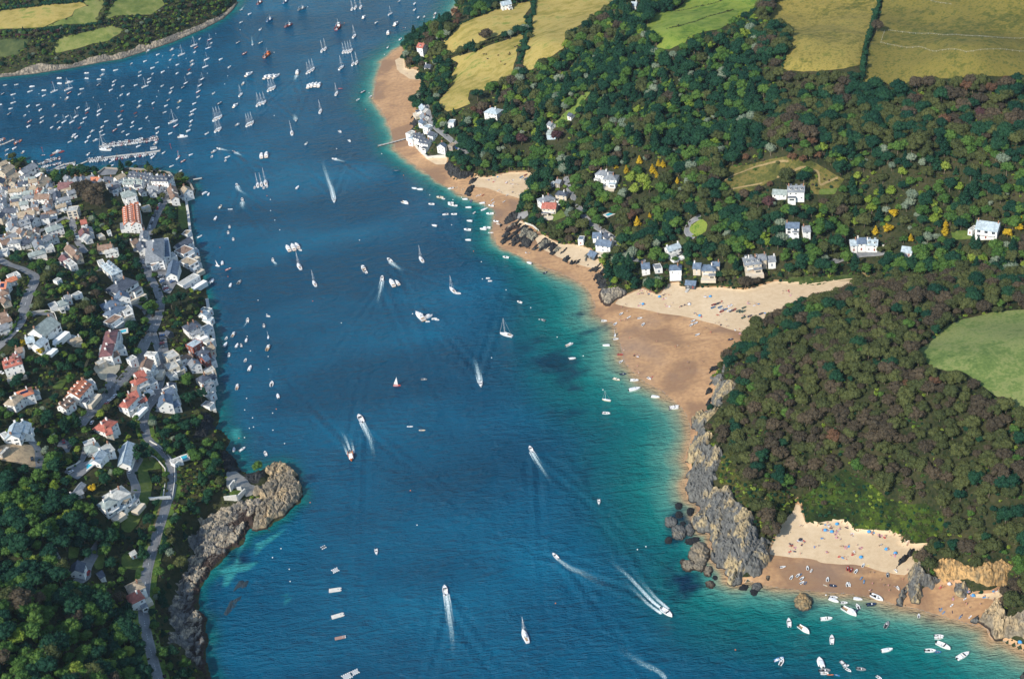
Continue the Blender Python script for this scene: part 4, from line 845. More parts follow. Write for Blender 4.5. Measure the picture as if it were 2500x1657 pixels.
def window_mesh(w_, h_):
    mb = MB(); f = .09
    mb.box((0, .02, 0), (w_-2*f, .04, h_-2*f), 1)
    for sx in (-1, 1): mb.box((sx*(w_/2-f/2), .04, 0), (f, .10, h_), 0)
    for sz in (-1, 1): mb.box((0, .04, sz*(h_/2-f/2)), (w_-2*f-.002, .10, f), 0)
    mb.box((0, .045, 0), (.06, .05, h_-2*f-.002), 0); mb.box((0, .08, -h_/2-.05), (w_+.2, .18, .08), 0)
    return mb.mesh('window', [FRAME, GLASS])
WIN = {0: window_mesh(1.3, 1.3), 1: window_mesh(2.4, 1.5), 2: window_mesh(2.6, 2.1)}
dm = MB(); dm.box((0, .04, 0), (1.0, .08, 2.05)); dm.box((.36, .1, -.05), (.06, .06, .12)); dmesh = [dm.mesh('door', [k]) for k in DOORM]
house_items = []
def house(tile, x1, y1, x2, y2, w, h, kind='G', wc='w', rc='g', place=None, flags='', look=None, seed=None):
    (D1, D2) = q(tile, (x1, y1), (x2, y2)); rise = 0 if kind == 'F' else w*(.36 if kind == 'G' else .30)
    a = at1(*D1, lift=h+rise); b = at1(*D2, lift=h+rise); c = (a+b)/2; d = b-a
    L = max(float(np.hypot(d[0], d[1])), 3.0); rz = math.atan2(d[1], d[0])
    return house_w(c[0], c[1], L, rz, w, h, kind, wc, rc, place, flags, look, (D1[0]+D2[0])/2, (D1[1]+D2[1])/2)
def house_w(cx, cy, L, rz, w, h, kind, wc, rc, place, flags, look, Dx, Dy):
    if kind == 'H': L = L+w*.45
    L = min(L, 42)
    ca, sa = math.cos(rz), math.sin(rz)
    gs = [float(hsample(cx+ca*u*L/2-sa*v*w/2, cy+sa*u*L/2+ca*v*w/2)) for u in (-1, 0, 1) for v in (-1, 0, 1)]
    z0 = sum(gs)/9; base = min(gs)-z0-.6; rise = 0 if kind == 'F' else w*(.36 if kind == 'G' else .30)
    seed = int(abs(cx*7+cy*13)) % 9999; rr = random.Random(seed)
    e = empty('house', (cx, cy, z0), rz); W2, L2 = w/2, L/2
    mb = MB(); mb.box((0, 0, (h+base)/2), (L, w, h-base))
    if kind == 'G':
        for s in (-1, 1):
            xo, xi = s*L2, s*(L2-.3)
            mb.add([(xo, -W2, h), (xo, W2, h), (xo, 0, h+rise-.05), (xi, -W2, h), (xi, W2, h), (xi, 0, h+rise-.05)], [(0, 1, 2), (5, 4, 3), (0, 2, 5, 3), (2, 1, 4, 5)])
    if kind == 'F':
        for s in (-1, 1):
            mb.box((0, s*(W2-.15), h+.25), (L, .3, .5)); mb.box((s*(L2-.15), 0, h+.25), (.3, w-.6, .5))
    link('wall', mb.mesh('wall', [WM[wc]]), e)
    rb = MB(); o_ = .45; th = .22
    if kind == 'G':
        k = rise/W2
        for s in (-1, 1):
            y0, z0_ = s*(W2+o_), h-o_*k
            rb.add([(-L2-o_, y0, z0_), (L2+o_, y0, z0_), (L2+o_, 0, h+rise), (-L2-o_, 0, h+rise), (-L2-o_, y0, z0_+th), (L2+o_, y0, z0_+th), (L2+o_, 0, h+rise+th), (-L2-o_, 0, h+rise+th)],
                   [(0, 1, 2, 3), (4, 7, 6, 5), (0, 4, 5, 1), (1, 5, 6, 2), (0, 3, 7, 4)] if s < 0 else [(0, 3, 2, 1), (4, 5, 6, 7), (0, 1, 5, 4), (1, 2, 6, 5), (0, 4, 7, 3)])
        rb.box((0, 0, h+rise+th+.02), (L+2*o_, .35, .14), 0)
    elif kind == 'H':
        r2 = max(L2-W2, .3); X_, Y_ = L2+o_, W2+o_; zb = h-.05
        rb.add([(-X_, -Y_, zb), (X_, -Y_, zb), (X_, Y_, zb), (-X_, Y_, zb), (-X_, -Y_, zb+th), (X_, -Y_, zb+th), (X_, Y_, zb+th), (-X_, Y_, zb+th), (-r2, 0, h+rise+th), (r2, 0, h+rise+th)],
               [(3, 2, 1, 0), (0, 1, 5, 4), (1, 2, 6, 5), (2, 3, 7, 6), (3, 0, 4, 7), (4, 5, 9, 8), (5, 6, 9), (6, 7, 8, 9), (7, 4, 8)])
        rb.box((0, 0, h+rise+th+.02), (2*r2, .3, .14), 0)
    else:
        rb.box((0, 0, h+.09), (L-.62, w-.62, .18))
        rb.box((L*.18, w*.1, h+.5), (1.6, 1.4, .62))
    ro = link('roof', rb.mesh('roof', [RM[rc]]), e)
    if kind != 'F' and 'n' not in flags:
        for s in ([-1, 1] if L > 11 else [rr.choice([-1, 1])]):
            cb = MB(); x = s*(L2-.7) if kind == 'G' else s*L*.2; cb.box((x, 0, h+rise+.5), (.8, 1.3, 2.2), 0); cb.box((x, 0, h+rise+1.66), (.95, 1.45, .12), 0)
            for u in (-.35, .35): cb.tube((x, u, h+rise+1.7), (x, u, h+rise+2.15), .14, .11, 6, 1)
            link('chimney', cb.mesh('chimney', [BRICKC if rr.random() < .5 else WM['w'], POT]), ro)
    if 'D' in flags:
        n = max(1, int(L/4)); k = rise/W2
        for s in (-1, 1):
            for i in range(n):
                x = (i+.5)*L/n-L2; y = s*W2*.55; z = h+rise*.45; db = MB(); db.box((x, y+s*.15, z+.55), (1.5, 1.6, 1.5), 0)
                db.box((x, y+s*.15, z+1.38), (1.8, 1.9, .14), 1); db.box((x, y+s*.99, z+.65), (1.0, .06, .9), 2)
                link('dormer', db.mesh('dormer', [WM['w'], RM[rc], GLASS]), ro)
    if 'S' in flags:
        sb = MB(); k = rise/W2; sb.add([(-L*.25, -W2*.85, h+rise*.15+th+.12), (L*.25, -W2*.85, h+rise*.15+th+.12), (L*.25, -W2*.25, h+rise*.75+th+.12), (-L*.25, -W2*.25, h+rise*.75+th+.12)], [(0, 1, 2, 3)]); link('solar_panel', sb.mesh('solar_panel', [SOLAR]), ro)
    nst = max(1, int(round(h/2.9))); big = 1 if ('W' in flags) else 0
    for side in range(4):
        ln = L if side < 2 else w; n = max(1, int((ln-1)/(3.1 if not big else 4.0)))
        nx_, ny_ = [(0, -1), (0, 1), (-1, 0), (1, 0)][side]; off = W2 if side < 2 else L2
        ang = {0: math.pi, 1: 0, 2: math.pi/2, 3: -math.pi/2}[side]
        if h < 3.6 and side > 1: continue
        for s in range(nst):
            for i in range(n):
                u = (i+.5)*ln/n-ln/2; z = (s+.55)*h/nst
                if s == 0 and side == 0 and i == n//2:
                    px_, py_ = u, -off
                    d_ = link('door', dmesh[seed % 3], e, (px_, py_, 1.05), ang); continue
                if rr.random() < .12: continue
                pos = (u, ny_*off, z) if side < 2 else (nx_*off, u, z)
                link('window', WIN[2 if 'W' in flags and side < 2 else big], e, pos, ang)
    if L > 8 and rr.random() < .6 and h > 3.5:                  # lean-to or wing on one side, terrace in front
        s_ = rr.choice([-1, 1]); ex = MB(); lw, ld, lh = L*rr.uniform(.3, .5), rr.uniform(2.5, 4), h*rr.uniform(.42, .6); x_ = s_*(L2-lw/2-.3)
        ex.box((x_, -W2-ld/2, lh/2+base/2), (lw, ld-.01, lh-base), 0); ex.box((x_, -W2-ld/2-.1, lh+.1), (lw+.4, ld+.2, .2), 1); ex.box((x_, -W2-ld-.03, lh*.5), (lw*.6, .06, 1.3), 2)
        link('extension', ex.mesh('extension', [WM[wc], RM[rr.choice('gpad')], GLASS]), e)
    if L > 9 and rr.random() < .5:
        tb = MB(); tb.box((0, -W2-4.5, .05+base*.3), (L*rr.uniform(.8, 1.2), 5, .5-base*.6), 0); link('terrace', tb.mesh('terrace', [WM['c'] if rr.random() < .6 else WM['w']]), e)
    if 'B' in flags:
        for s in range(1, nst+1 if nst > 1 else 1):
            bb = MB(); z = s*h/nst-.1 if s < nst else h*.5
            bb.box((0, -W2-.9, z), (L*.8, 1.8, .18), 0); bb.box((0, -W2-1.75, z+.95), (L*.8, .07, .07), 1)
            for i in range(9): bb.box((-L*.4+L*.8*i/8, -W2-1.75, z+.5), (.06, .06, .9), 1)
            link('balcony', bb.mesh('balcony', [WM['w'], RAIL]), e)
    e['category'] = 'house'; e['group'] = 'houses and buildings of the harbour town and bays'
    desc = look or '%s %shouse with %s roof' % (WALLC[wc][0], {'F': 'flat topped ', 'H': 'hip roofed '}.get(kind, ''), ROOFC[rc][0])
    if kind == 'F' and not look: desc = '%s building with flat %s roof' % (WALLC[wc][0], ROOFC[rc][0])
    house_items.append((e, desc, place or 'in the town', Dx, Dy))
    HOUSEPOS.append((cx, cy, math.hypot(L, w)*.5, Dx, Dy))
    # keep the view of the house free
    pts = [(cx+ca*u*L2-sa*v*W2, cy+sa*u*L2+ca*v*W2, z0+zz) for u in (-1, 1) for v in (-1, 1) for zz in (0.5, h+rise*.6)]
    px, py = project(np.array(pts)); P2 = sorted(zip(px, py))
    def half(ps):
        r = []
        for p in ps:
            while len(r) > 1 and (r[-1][0]-r[-2][0])*(p[1]-r[-2][1])-(r[-1][1]-r[-2][1])*(p[0]-r[-2][0]) <= 0: r.pop()
            r.append(p)
        return r
    hull_ = half(P2)[:-1]+half(P2[::-1])[:-1]
    burn(hull_)
    return e
OT, HV, WF, EB, VL = 'in the old town', 'on the villa hillside', 'on the town waterfront', 'above the far beach', 'in the wooded valley'
SC = 'above the small cove'; MB_ = 'behind the big beach'; LC = 'by the lower coast road'
HL = [
 ('b0', 0, 385, 120, 330, 9, 6, 'G', 'c', 't', WF), ('b0', 60, 480, 200, 425, 8, 5, 'G', 'c', 't', WF), ('b0', 225, 372, 390, 322, 10, 6, 'G', 'w', 'g', WF, 'W'), ('b0', -20, 300, 70, 285, 7, 5, 'G', 'c', 't', WF), ('b0', 220, 470, 320, 440, 8, 4, 'G', 's', 'g', WF),
 ('b0', 350, 570, 425, 565, 9, 7, 'H', 'c', 't', OT), ('b0', 400, 675, 570, 665, 8, 6, 'G', 'w', 'n', OT), ('b0', 640, 640, 655, 720, 7, 6, 'G', 'w', 'd', OT), ('b0', 675, 540, 840, 530, 12, 6, 'G', 'c', 'm', OT, 'n'), ('b0', 880, 500, 905, 570, 8, 7, 'G', 'w', 'g', OT), ('b0', 945, 500, 965, 570, 7, 7, 'G', 'w', 'g', OT),
 ('b0', 985, 515, 1035, 520, 9, 8, 'H', 'b', 'g', OT), ('b0', 440, 540, 540, 475, 8, 6, 'G', 'c', 't', OT), ('b0', 1245, 540, 1335, 525, 9, 4, 'H', 'w', 'g', OT), ('b0', 1420, 630, 1520, 620, 12, 8, 'H', 'w', 'e', OT), ('b0', 1450, 705, 1560, 695, 9, 7, 'F', 'w', 'p', OT),
 ('b0', 1455, 800, 1470, 980, 8, 9, 'G', 'w', 'o', 'beside the brown trees', 'D', 'house with bright orange new roof'), ('b0', 1540, 780, 1560, 985, 8, 9, 'G', 'w', 'o', 'facing the town road', 'D', 'scaffolded house with bright orange roof'), ('b0', 1495, 775, 1590, 770, 8, 9, 'G', 'w', 'o', 'at the back of the orange pair', '', 'cross wing with orange roof'),
 ('b0', 1490, 405, 1590, 418, 9, 8, 'G', 'w', 'd', WF, 'D'), ('b0', 1630, 420, 1740, 445, 9, 8, 'G', 'w', 'd', WF, 'D'), ('b0', 1785, 440, 1930, 462, 11, 9, 'H', 'w', 'd', WF, 'D', 'long white hotel with dark slate roof and dormers'),
 ('b0', 1420, 495, 1640, 505, 8, 6, 'G', 'w', 'e', OT, 'D'), ('b0', 1050, 478, 1150, 470, 7, 5, 'G', 'c', 'o', OT), ('b0', 1200, 470, 1290, 468, 8, 5, 'G', 'w', 'd', OT), ('b0', 1700, 560, 1830, 590, 6, 4, 'G', 'w', 'g', OT), ('b0', 1790, 560, 1850, 580, 6, 4, 'G', 'w', 'o', OT),
 ('b0', 1965, 560, 1995, 640, 8, 7, 'G', 'w', 'n', WF), ('b0', 1990, 650, 2010, 700, 7, 7, 'G', 'w', 'n', WF), ('b0', 2110, 545, 2165, 630, 9, 7, 'G', 'w', 't', WF), ('b0', 2090, 700, 2140, 690, 7, 3, 'F', 'w', 'p', WF), ('b0', 1540, 545, 1610, 540, 6, 4, 'G', 'w', 'd', OT),
 ('b0', 780, 845, 900, 835, 10, 8, 'F', 'c', 'p', OT, 'W', 'cream modern flat roofed house'), ('b0', 925, 970, 990, 960, 7, 6, 'G', 'w', 'r', OT), ('b0', 950, 1060, 965, 1110, 8, 7, 'G', 'w', 'm', OT), ('b0', 1000, 1040, 1020, 1090, 7, 6, 'G', 'w', 'g', OT),
 ('b0', 195, 880, 390, 850, 9, 7, 'G', 'c', 't', OT), ('b0', 300, 905, 400, 930, 9, 7, 'G', 'w', 'd', OT), ('b0', 130, 970, 150, 1030, 8, 7, 'G', 'w', 'g', OT), ('b0', 205, 975, 330, 950, 9, 8, 'G', 'w', 'g', OT, 'D'), ('b0', 20, 835, 180, 825, 8, 6, 'G', 'w', 'd', OT),
 ('b0', 545, 1045, 680, 1015, 9, 6, 'H', 'w', 'e', OT), ('b0', 415, 1190, 440, 1240, 8, 6, 'G', 'w', 'g', OT), ('b0', 480, 1170, 560, 1140, 8, 6, 'G', 'w', 'g', OT), ('b0', 0, 1205, 100, 1185, 8, 6, 'G', 'w', 'n', OT), ('b0', 70, 1140, 180, 1120, 8, 6, 'G', 'b', 'g', OT),
 ('b0', 1120, 1250, 1290, 1255, 8, 5, 'G', 'c', 'n', 'among gardens below the old town', 'B'), ('b0', 1220, 1300, 1330, 1300, 7, 5, 'H', 'w', 'p', OT), ('b0', 780, 1250, 880, 1330, 8, 5, 'G', 'c', 'n', OT), ('b0', 720, 1370, 790, 1430, 8, 5, 'G', 'w', 'm', OT), ('b0', 770, 1440, 850, 1490, 6, 6, 'F', 'w', 'p', OT), ('b0', 340, 1330, 490, 1315, 8, 4, 'H', 'w', 'e', OT), ('b0', 0, 1335, 90, 1325, 9, 4, 'F', 'w', 'p', OT), ('b0', 1235, 1110, 1280, 1105, 6, 3, 'F', 'w', 'e', OT), ('b0', 1300, 650, 1360, 645, 6, 3, 'F', 'w', 'e', OT),
 ('b0', 1655, 1080, 1645, 1180, 7, 6, 'G', 'w', 'g', OT), ('b0', 1610, 1200, 1650, 1290, 8, 6, 'G', 'w', 'd', OT), ('b0', 1500, 1200, 1570, 1190, 7, 4, 'G', 'c', 'n', OT),
 ('b0', 1775, 1180, 1760, 1360, 15, 9, 'H', 'w', 'g', WF, 'W', 'large grey roofed harbour hotel with glazed front'), ('b0', 1885, 1180, 1910, 1400, 8, 7, 'F', 'w', 'u', WF, '', 'long building with flat blue roof'), ('b0', 2010, 1225, 2190, 1210, 8, 5, 'G', 'w', 'd', WF, 'n'), ('b0', 2055, 1325, 2190, 1310, 13, 6, 'F', 'w', 'n', WF, 'WB', 'waterfront block with flat brown roof'), ('b0', 2120, 1450, 2230, 1445, 15, 6, 'F', 'w', 't', WF, 'WB', 'waterfront block with flat tan roof'),
 ('b0', 1715, 1465, 1890, 1440, 7, 6, 'F', 'w', 'n', WF), ('b0', 2000, 1440, 1960, 1568, 9, 6, 'G', 'w', 'u', WF, 'n'), ('b0', 1950, 1380, 2020, 1370, 9, 5, 'F', 'w', 'p', WF), ('b0', 2120, 1120, 2180, 1110, 6, 3, 'F', 'w', 't', WF), ('b0', 1210, 1430, 1330, 1560, 9, 7, 'H', 'w', 'a', HV, 'D'), ('b0', 1150, 1430, 1190, 1500, 5, 4, 'F', 'w', 'p', HV),
 ('c0', 1300, 110, 1470, 95, 16, 10, 'H', 'w', 'd', HV, 'W', 'large slate roofed hotel with white skylight'), ('c0', 1380, 215, 1400, 270, 11, 10, 'G', 'w', 'u', HV, '', 'tall white hotel wing with slate gable'), ('c0', 1190, 335, 1330, 330, 10, 6, 'H', 'w', 'u', HV), ('c0', 1240, 430, 1370, 390, 10, 5, 'H', 'w', 'u', HV), ('c0', 1400, 430, 1510, 425, 9, 8, 'F', 'w', 'p', HV, 'WB'),
 ('c0', 365, 590, 590, 560, 16, 6, 'G', 'w', 'e', 'inside the road bend', 'W', 'large white house with wide grey green roof'), ('c0', 285, 745, 380, 735, 8, 5, 'G', 'w', 'a', HV, 'W'), ('c0', 395, 820, 490, 745, 8, 6, 'G', 'w', 'a', HV, 'W'), ('c0', 665, 330, 735, 325, 8, 4, 'H', 'w', 'e', HV), ('c0', 735, 265, 800, 260, 7, 4, 'G', 'w', 'g', HV), ('c0', 835, 265, 930, 245, 5, 3, 'F', 'w', 'p', HV),
 ('c0', -10, 110, 80, 120, 9, 6, 'G', 'w', 'o', HV, 'S'), ('c0', 0, 210, 60, 200, 8, 6, 'H', 'w', 'n', HV), ('c0', 0, 470, 70, 460, 8, 5, 'G', 'w', 'n', HV), ('c0', 90, 50, 220, 25, 8, 4, 'F', 'w', 'p', HV), ('c0', 60, 1010, 190, 985, 11, 7, 'H', 'w', 'r', HV, 'D', 'big white villa with red hipped roof'), ('c0', 175, 870, 255, 865, 7, 4, 'G', 'w', 'n', HV), ('c0', 150, 935, 190, 940, 7, 5, 'G', 'w', 'm', HV),
 ('c0', 1225, 560, 1380, 535, 9, 6, 'F', 'w', 'n', HV, 'B'), ('c0', 1275, 655, 1250, 775, 9, 8, 'H', 'w', 'm', HV, 'B'), ('c0', 1235, 810, 1210, 920, 9, 7, 'H', 'w', 'm', HV, 'B'), ('c0', 1350, 700, 1340, 800, 6, 5, 'F', 'w', 'p', HV), ('c0', 1470, 1000, 1560, 990, 6, 6, 'F', 'w', 'p', HV), ('c0', 1110, 1045, 1210, 1030, 6, 3, 'F', 'c', 'p', HV),
 ('c0', 1650, 1080, 1690, 1000, 9, 8, 'G', 'w', 'n', HV, 'B'), ('c0', 1720, 960, 1760, 930, 9, 8, 'F', 'w', 'p', HV), ('c0', 1545, 1145, 1650, 1140, 9, 8, 'G', 'w', 'r', HV, 'B'), ('c0', 1540, 1225, 1640, 1215, 8, 7, 'H', 'w', 'r', HV, 'B'), ('c0', 1690, 1150, 1720, 1230, 6, 5, 'F', 'w', 'p', HV), ('c0', 1465, 1380, 1575, 1380, 8, 8, 'G', 'w', 'r', HV), ('c0', 1520, 1300, 1580, 1320, 6, 7, 'G', 'w', 'n', HV), ('c0', 1420, 1500, 1500, 1440, 8, 7, 'H', 'w', 'r', HV, 'B'), ('c0', 1570, 1440, 1610, 1480, 6, 6, 'F', 'w', 'p', HV),
 ('c0', 1900, 960, 2040, 945, 11, 9, 'F', 'c', 'p', WF, 'WB', 'cream flat roofed apartment block'), ('c0', 1910, 1080, 2050, 1075, 11, 6, 'F', 'c', 'p', WF, 'WB', 'lower cream flat roofed apartment block'), ('c0', 1920, 1180, 2020, 1170, 9, 3, 'F', 'w', 'p', WF), ('c0', 1865, 1355, 1980, 1345, 8, 7, 'G', 'w', 'u', WF, 'B'), ('c0', 1890, 1400, 1895, 1490, 10, 7, 'G', 'w', 'u', WF, 'B'), ('c0', 1970, 1270, 1930, 1300, 6, 5, 'H', 'w', 'd', WF), ('c0', 1960, 1440, 2050, 1430, 7, 5, 'F', 'w', 'p', WF),
 ('c0', 2150, 590, 2250, 580, 10, 8, 'H', 'w', 'd', WF, 'B', 'white villa with slate hipped roof and bay'), ('c0', 1915, 665, 1960, 700, 5, 3, 'G', 'k', 'd', WF, 'n'), ('c0', 2175, 840, 2300, 805, 9, 8, 'F', 'r', 'a', WF), ('c0', 2290, 900, 2361, 890, 8, 8, 'H', 'r', 'd', WF), ('c1', -40, 960, 20, 960, 8, 7, 'G', 'r', 'u', WF), ('c0', 2300, 1195, 2370, 1190, 8, 7, 'H', 'w', 'd', WF), ('c1', -30, 1310, 30, 1300, 7, 5, 'G', 'w', 'g', WF), ('c0', 2060, 110, 2280, 75, 8, 4, 'F', 'w', 'p', WF, '', 'low white building with long pale flat roof'), ('c0', 1930, 20, 2010, 20, 9, 4, 'F', 'w', 'p', WF),
 ('c1', 0, 440, 40, 430, 9, 4, 'F', 'w', 'e', WF), ('c1', 10, 560, 60, 540, 8, 3, 'F', 'w', 'a', WF), ('c1', 0, 800, 80, 790, 8, 3, 'F', 'w', 'p', WF), ('c0', 2320, 460, 2361, 450, 7, 5, 'G', 'w', 'a', WF), ('c1', 10, 1410, 90, 1400, 8, 3, 'F', 'w', 'p', WF), ('c1', 0, 1530, 70, 1520, 8, 3, 'F', 'w', 'g', WF),
 ('c0', 810, 1370, 960, 1250, 11, 7, 'G', 'w', 'o', HV, 'D', 'big white house with long orange tiled roof'), ('c0', 690, 1520, 800, 1440, 8, 5, 'G', 'w', 'n', HV, 'D'), ('c0', 110, 1470, 200, 1400, 9, 6, 'H', 'w', 't', HV), ('c0', 210, 1370, 330, 1345, 9, 7, 'H', 'w', 'o', HV, 'S'), ('c0', 630, 100, 690, 80, 5, 3, 'F', 'w', 'p', HV), ('c0', 760, 770, 860, 760, 6, 3, 'F', 'w', 'p', HV),
 ('d0', 115, 290, 180, 170, 9, 6, 'G', 'w', 'a', HV, 'WB', 'white gabled house with pale blue roof and terraces'), ('d0', 210, 230, 270, 160, 9, 6, 'G', 'w', 'a', HV, 'B'), ('d0', 20, 320, 90, 300, 7, 4, 'F', 'w', 'p', HV), ('d0', 1150, 170, 1250, 140, 11, 6, 'H', 'w', 'r', HV), ('d0', 1200, 220, 1280, 230, 8, 5, 'G', 'c', 'r', HV), ('d0', 1240, 280, 1310, 260, 6, 4, 'F', 'w', 'p', HV),
 ('d0', 1000, 430, 1100, 420, 9, 4, 'H', 'w', 'e', 'in the big villa garden'), ('d0', 1140, 440, 1260, 420, 10, 5, 'G', 'w', 'p', 'in the big villa garden', 'W'), ('d0', 1070, 580, 1160, 490, 8, 4, 'G', 'w', 'a', 'in the big villa garden'), ('d0', 1480, 410, 1400, 600, 9, 4, 'G', 'w', 'a', 'under the umbrella pines', 'n', 'long low house with pale blue grey roof'),
 ('d0', 1250, 960, 1400, 935, 12, 8, 'H', 'w', 'p', 'above the long lawn', 'W', 'large white villa with pale hipped roof'), ('d0', 1180, 1070, 1270, 1040, 9, 7, 'H', 'w', 'e', 'above the long lawn', 'WB', 'white villa wing with green grey roof'), ('d0', 1380, 1010, 1450, 960, 9, 7, 'H', 'w', 't', 'above the long lawn', 'WB', 'white villa wing with tan roof'), ('d0', 850, 960, 940, 860, 5, 3, 'G', 's', 'g', 'in the lower left wood', 'n', 'long narrow grey roofed outbuilding'),
 ('d0', 20, 480, 70, 500, 8, 3, 'F', 's', 'p', 'on the building site', '', 'unfinished concrete building shell'), ('d0', 1990, 640, 2030, 620, 4, 3, 'F', 'w', 'p', 'above the small shaded beach'),
 ('e0', 1490, 470, 1600, 460, 9, 7, 'H', 'w', 't', LC, '', 'white house with tan hipped roof'), ('e0', 1500, 590, 1590, 585, 9, 7, 'H', 'w', 'r', LC, '', 'white house with faded red hipped roof'), ('e0', 890, 200, 865, 310, 8, 4, 'G', 'w', 'd', LC, 'n', 'dark slate roofed coach house'), ('e0', 1490, 105, 1550, 90, 4, 3, 'G', 'w', 'p', LC, 'n', 'small white garden house'), ('e0', 1120, 335, 1170, 330, 6, 3, 'G', 'w', 'd', LC, 'n'),
 ('a2', 105, 500, 170, 495, 9, 9, 'G', 'w', 'r', EB, 'D', 'tall white villa with pink tiled roof'), ('a2', 185, 745, 250, 740, 7, 4, 'G', 'w', 'd', EB), ('a2', 915, 1240, 1010, 1250, 11, 5, 'H', 'w', 'a', VL, '', 'white bungalow with pale hipped roof'), ('a2', 450, 1400, 520, 1405, 8, 4, 'F', 'w', 'a', EB), ('a2', 140, 1215, 170, 1220, 7, 5, 'G', 'w', 'a', EB), ('a2', 150, 1310, 180, 1320, 7, 5, 'G', 'w', 'g', EB), ('a2', 180, 1455, 240, 1460, 7, 5, 'F', 'w', 'a', EB), ('a2', 230, 1515, 290, 1520, 7, 4.5, 'G', 'w', 'd', EB), ('a2', 70, 1545, 150, 1540, 8, 4.5, 'G', 'w', 'd', EB, 'D'), ('a2', -10, 1540, 40, 1530, 8, 5, 'F', 'w', 'p', EB), ('a2', 130, 1380, 170, 1385, 6, 4, 'G', 'w', 'u', EB),
 ('a2', 1600, 1510, 1700, 1505, 7, 3, 'G', 'b', 'e', VL, 'n', 'pale green glasshouse'), ('a2', 1610, 1400, 1650, 1420, 6, 4, 'G', 'w', 'g', VL), ('a2', 1840, 1305, 1880, 1310, 5, 3, 'G', 'w', 'd', VL, 'n'), ('a2', 1050, 25, 1160, 0, 8, 6, 'G', 'w', 'a', 'at the top of the hay field', '', 'long white terrace with pale roof'), ('a3', 200, 25, 260, 20, 8, 4, 'G', 'w', 'a', 'beside the bright green field'),
 ('b2', 130, 40, 225, 22, 8, 6, 'G', 'w', 'd', EB, 'D', 'white slate roofed inn with gables'), ('b2', 10, 25, 60, 20, 8, 6, 'F', 'w', 'a', EB), ('b2', 375, 55, 355, 110, 8, 6, 'G', 'w', 'u', EB, '', 'white gabled house with blue slate roof'), ('b2', 460, 90, 520, 110, 7, 3, 'F', 's', 't', EB), ('b2', 1520, 720, 1620, 665, 9, 6, 'H', 'w', 'g', SC), ('b2', 1535, 780, 1690, 755, 9, 6, 'G', 'c', 'r', SC, 'B', 'cream house with bright red roof'), ('b2', 1715, 640, 1800, 635, 7, 5, 'H', 'c', 'd', SC), ('b2', 1700, 500, 1750, 505, 6, 4, 'G', 's', 'g', SC), ('b2', 1640, 540, 1680, 540, 4, 2.6, 'F', 'w', 'a', SC),
 ('b2', 2190, 400, 2290, 395, 9, 6, 'H', 'w', 'g', VL, '', 'white house with grey hipped roofs'), ('b2', 2270, 450, 2370, 440, 9, 6, 'H', 'w', 'g', VL, '', 'white house wing with grey hipped roof'), ('b2', 2115, 1120, 2210, 1105, 8, 3, 'G', 'w', 'u', SC), ('b2', 1950, 1180, 2010, 1175, 6, 4, 'F', 'w', 'u', SC), ('b2', 2165, 1200, 2330, 1190, 9, 5, 'G', 'w', 'u', SC, '', 'long white house with blue slate roof'), ('b2', 2085, 1320, 2160, 1350, 7, 3, 'G', 'k', 'u', SC, 'n'), ('b2', 2260, 1110, 2310, 1150, 6, 3, 'G', 'w', 'd', SC),
 ('b3', 600, 1290, 740, 1220, 7, 6, 'G', 'w', 'a', MB_, '', 'white gabled house with pale grey roof'), ('b3', 310, 1470, 400, 1455, 8, 5, 'G', 'w', 'u', MB_), ('b3', 455, 1510, 540, 1500, 8, 3, 'F', 'w', 'g', MB_), ('b3', 660, 1490, 745, 1485, 8, 4, 'H', 'w', 'u', MB_), ('b3', 915, 1465, 1000, 1460, 8, 5, 'G', 'c', 'u', MB_), ('b3', 1040, 1485, 1140, 1480, 9, 5, 'H', 'c', 'u', MB_, 'B'), ('b3', 1130, 1450, 1210, 1445, 6, 5, 'G', 'c', 'u', MB_),
 ('b3', 1530, 1390, 1640, 1385, 12, 6, 'H', 'c', 'g', MB_, 'DB', 'large cream villa with twin gables and grey roof'), ('b3', 1650, 1365, 1740, 1360, 8, 6, 'G', 'c', 'g', MB_), ('b3', 1765, 1385, 1850, 1375, 8, 4, 'G', 'w', 'g', MB_), ('b3', 1830, 625, 1990, 615, 7, 3, 'G', 'w', 'e', 'below the sloping meadow', 'n', 'low white wing with green grey roof'), ('b3', 2000, 580, 2190, 570, 9, 7, 'G', 'w', 'g', 'below the sloping meadow', 'D', 'tall white house with twin gabled dormers'),
 ('b3', 1980, 1000, 2130, 995, 8, 5, 'G', 'w', 'u', 'in the wood behind the bay', 'W'), ('b3', 2170, 1040, 2250, 1035, 8, 5, 'G', 'w', 'g', 'in the wood behind the bay'), ('b4', 355, 1195, 430, 1195, 8, 5, 'G', 'w', 'a', 'at the head of the valley'), ('b4', 435, 1172, 535, 1175, 8, 6, 'G', 'w', 'u', 'at the head of the valley', '', 'tall middle part of the long white house'), ('b4', 545, 1190, 675, 1195, 8, 5, 'G', 'w', 'a', 'at the head of the valley', 'D'), ('b4', 960, 1275, 1080, 1280, 8, 3, 'G', 'w', 'a', 'at the head of the valley', 'n'),
 ('b4', 1825, 990, 2080, 985, 12, 7, 'G', 'w', 'a', 'beside golden trees at the right edge', 'WB', 'big white house with sheer pale blue roof'), ('b4', 1750, 1060, 1800, 1070, 8, 3, 'F', 'w', 'p', 'at the head of the valley'),
 ('c3', 825, 100, 940, 105, 6, 3, 'G', 'k', 'u', 'right on the beach edge', 'n', 'dark boathouse with blue slate roof'), ('d3', 0, -990, 1, -990, 1, 1, 'X', 'w', 'g', None)]
for h_ in HL:
    if h_[7] == 'X': continue
    house(*h_)
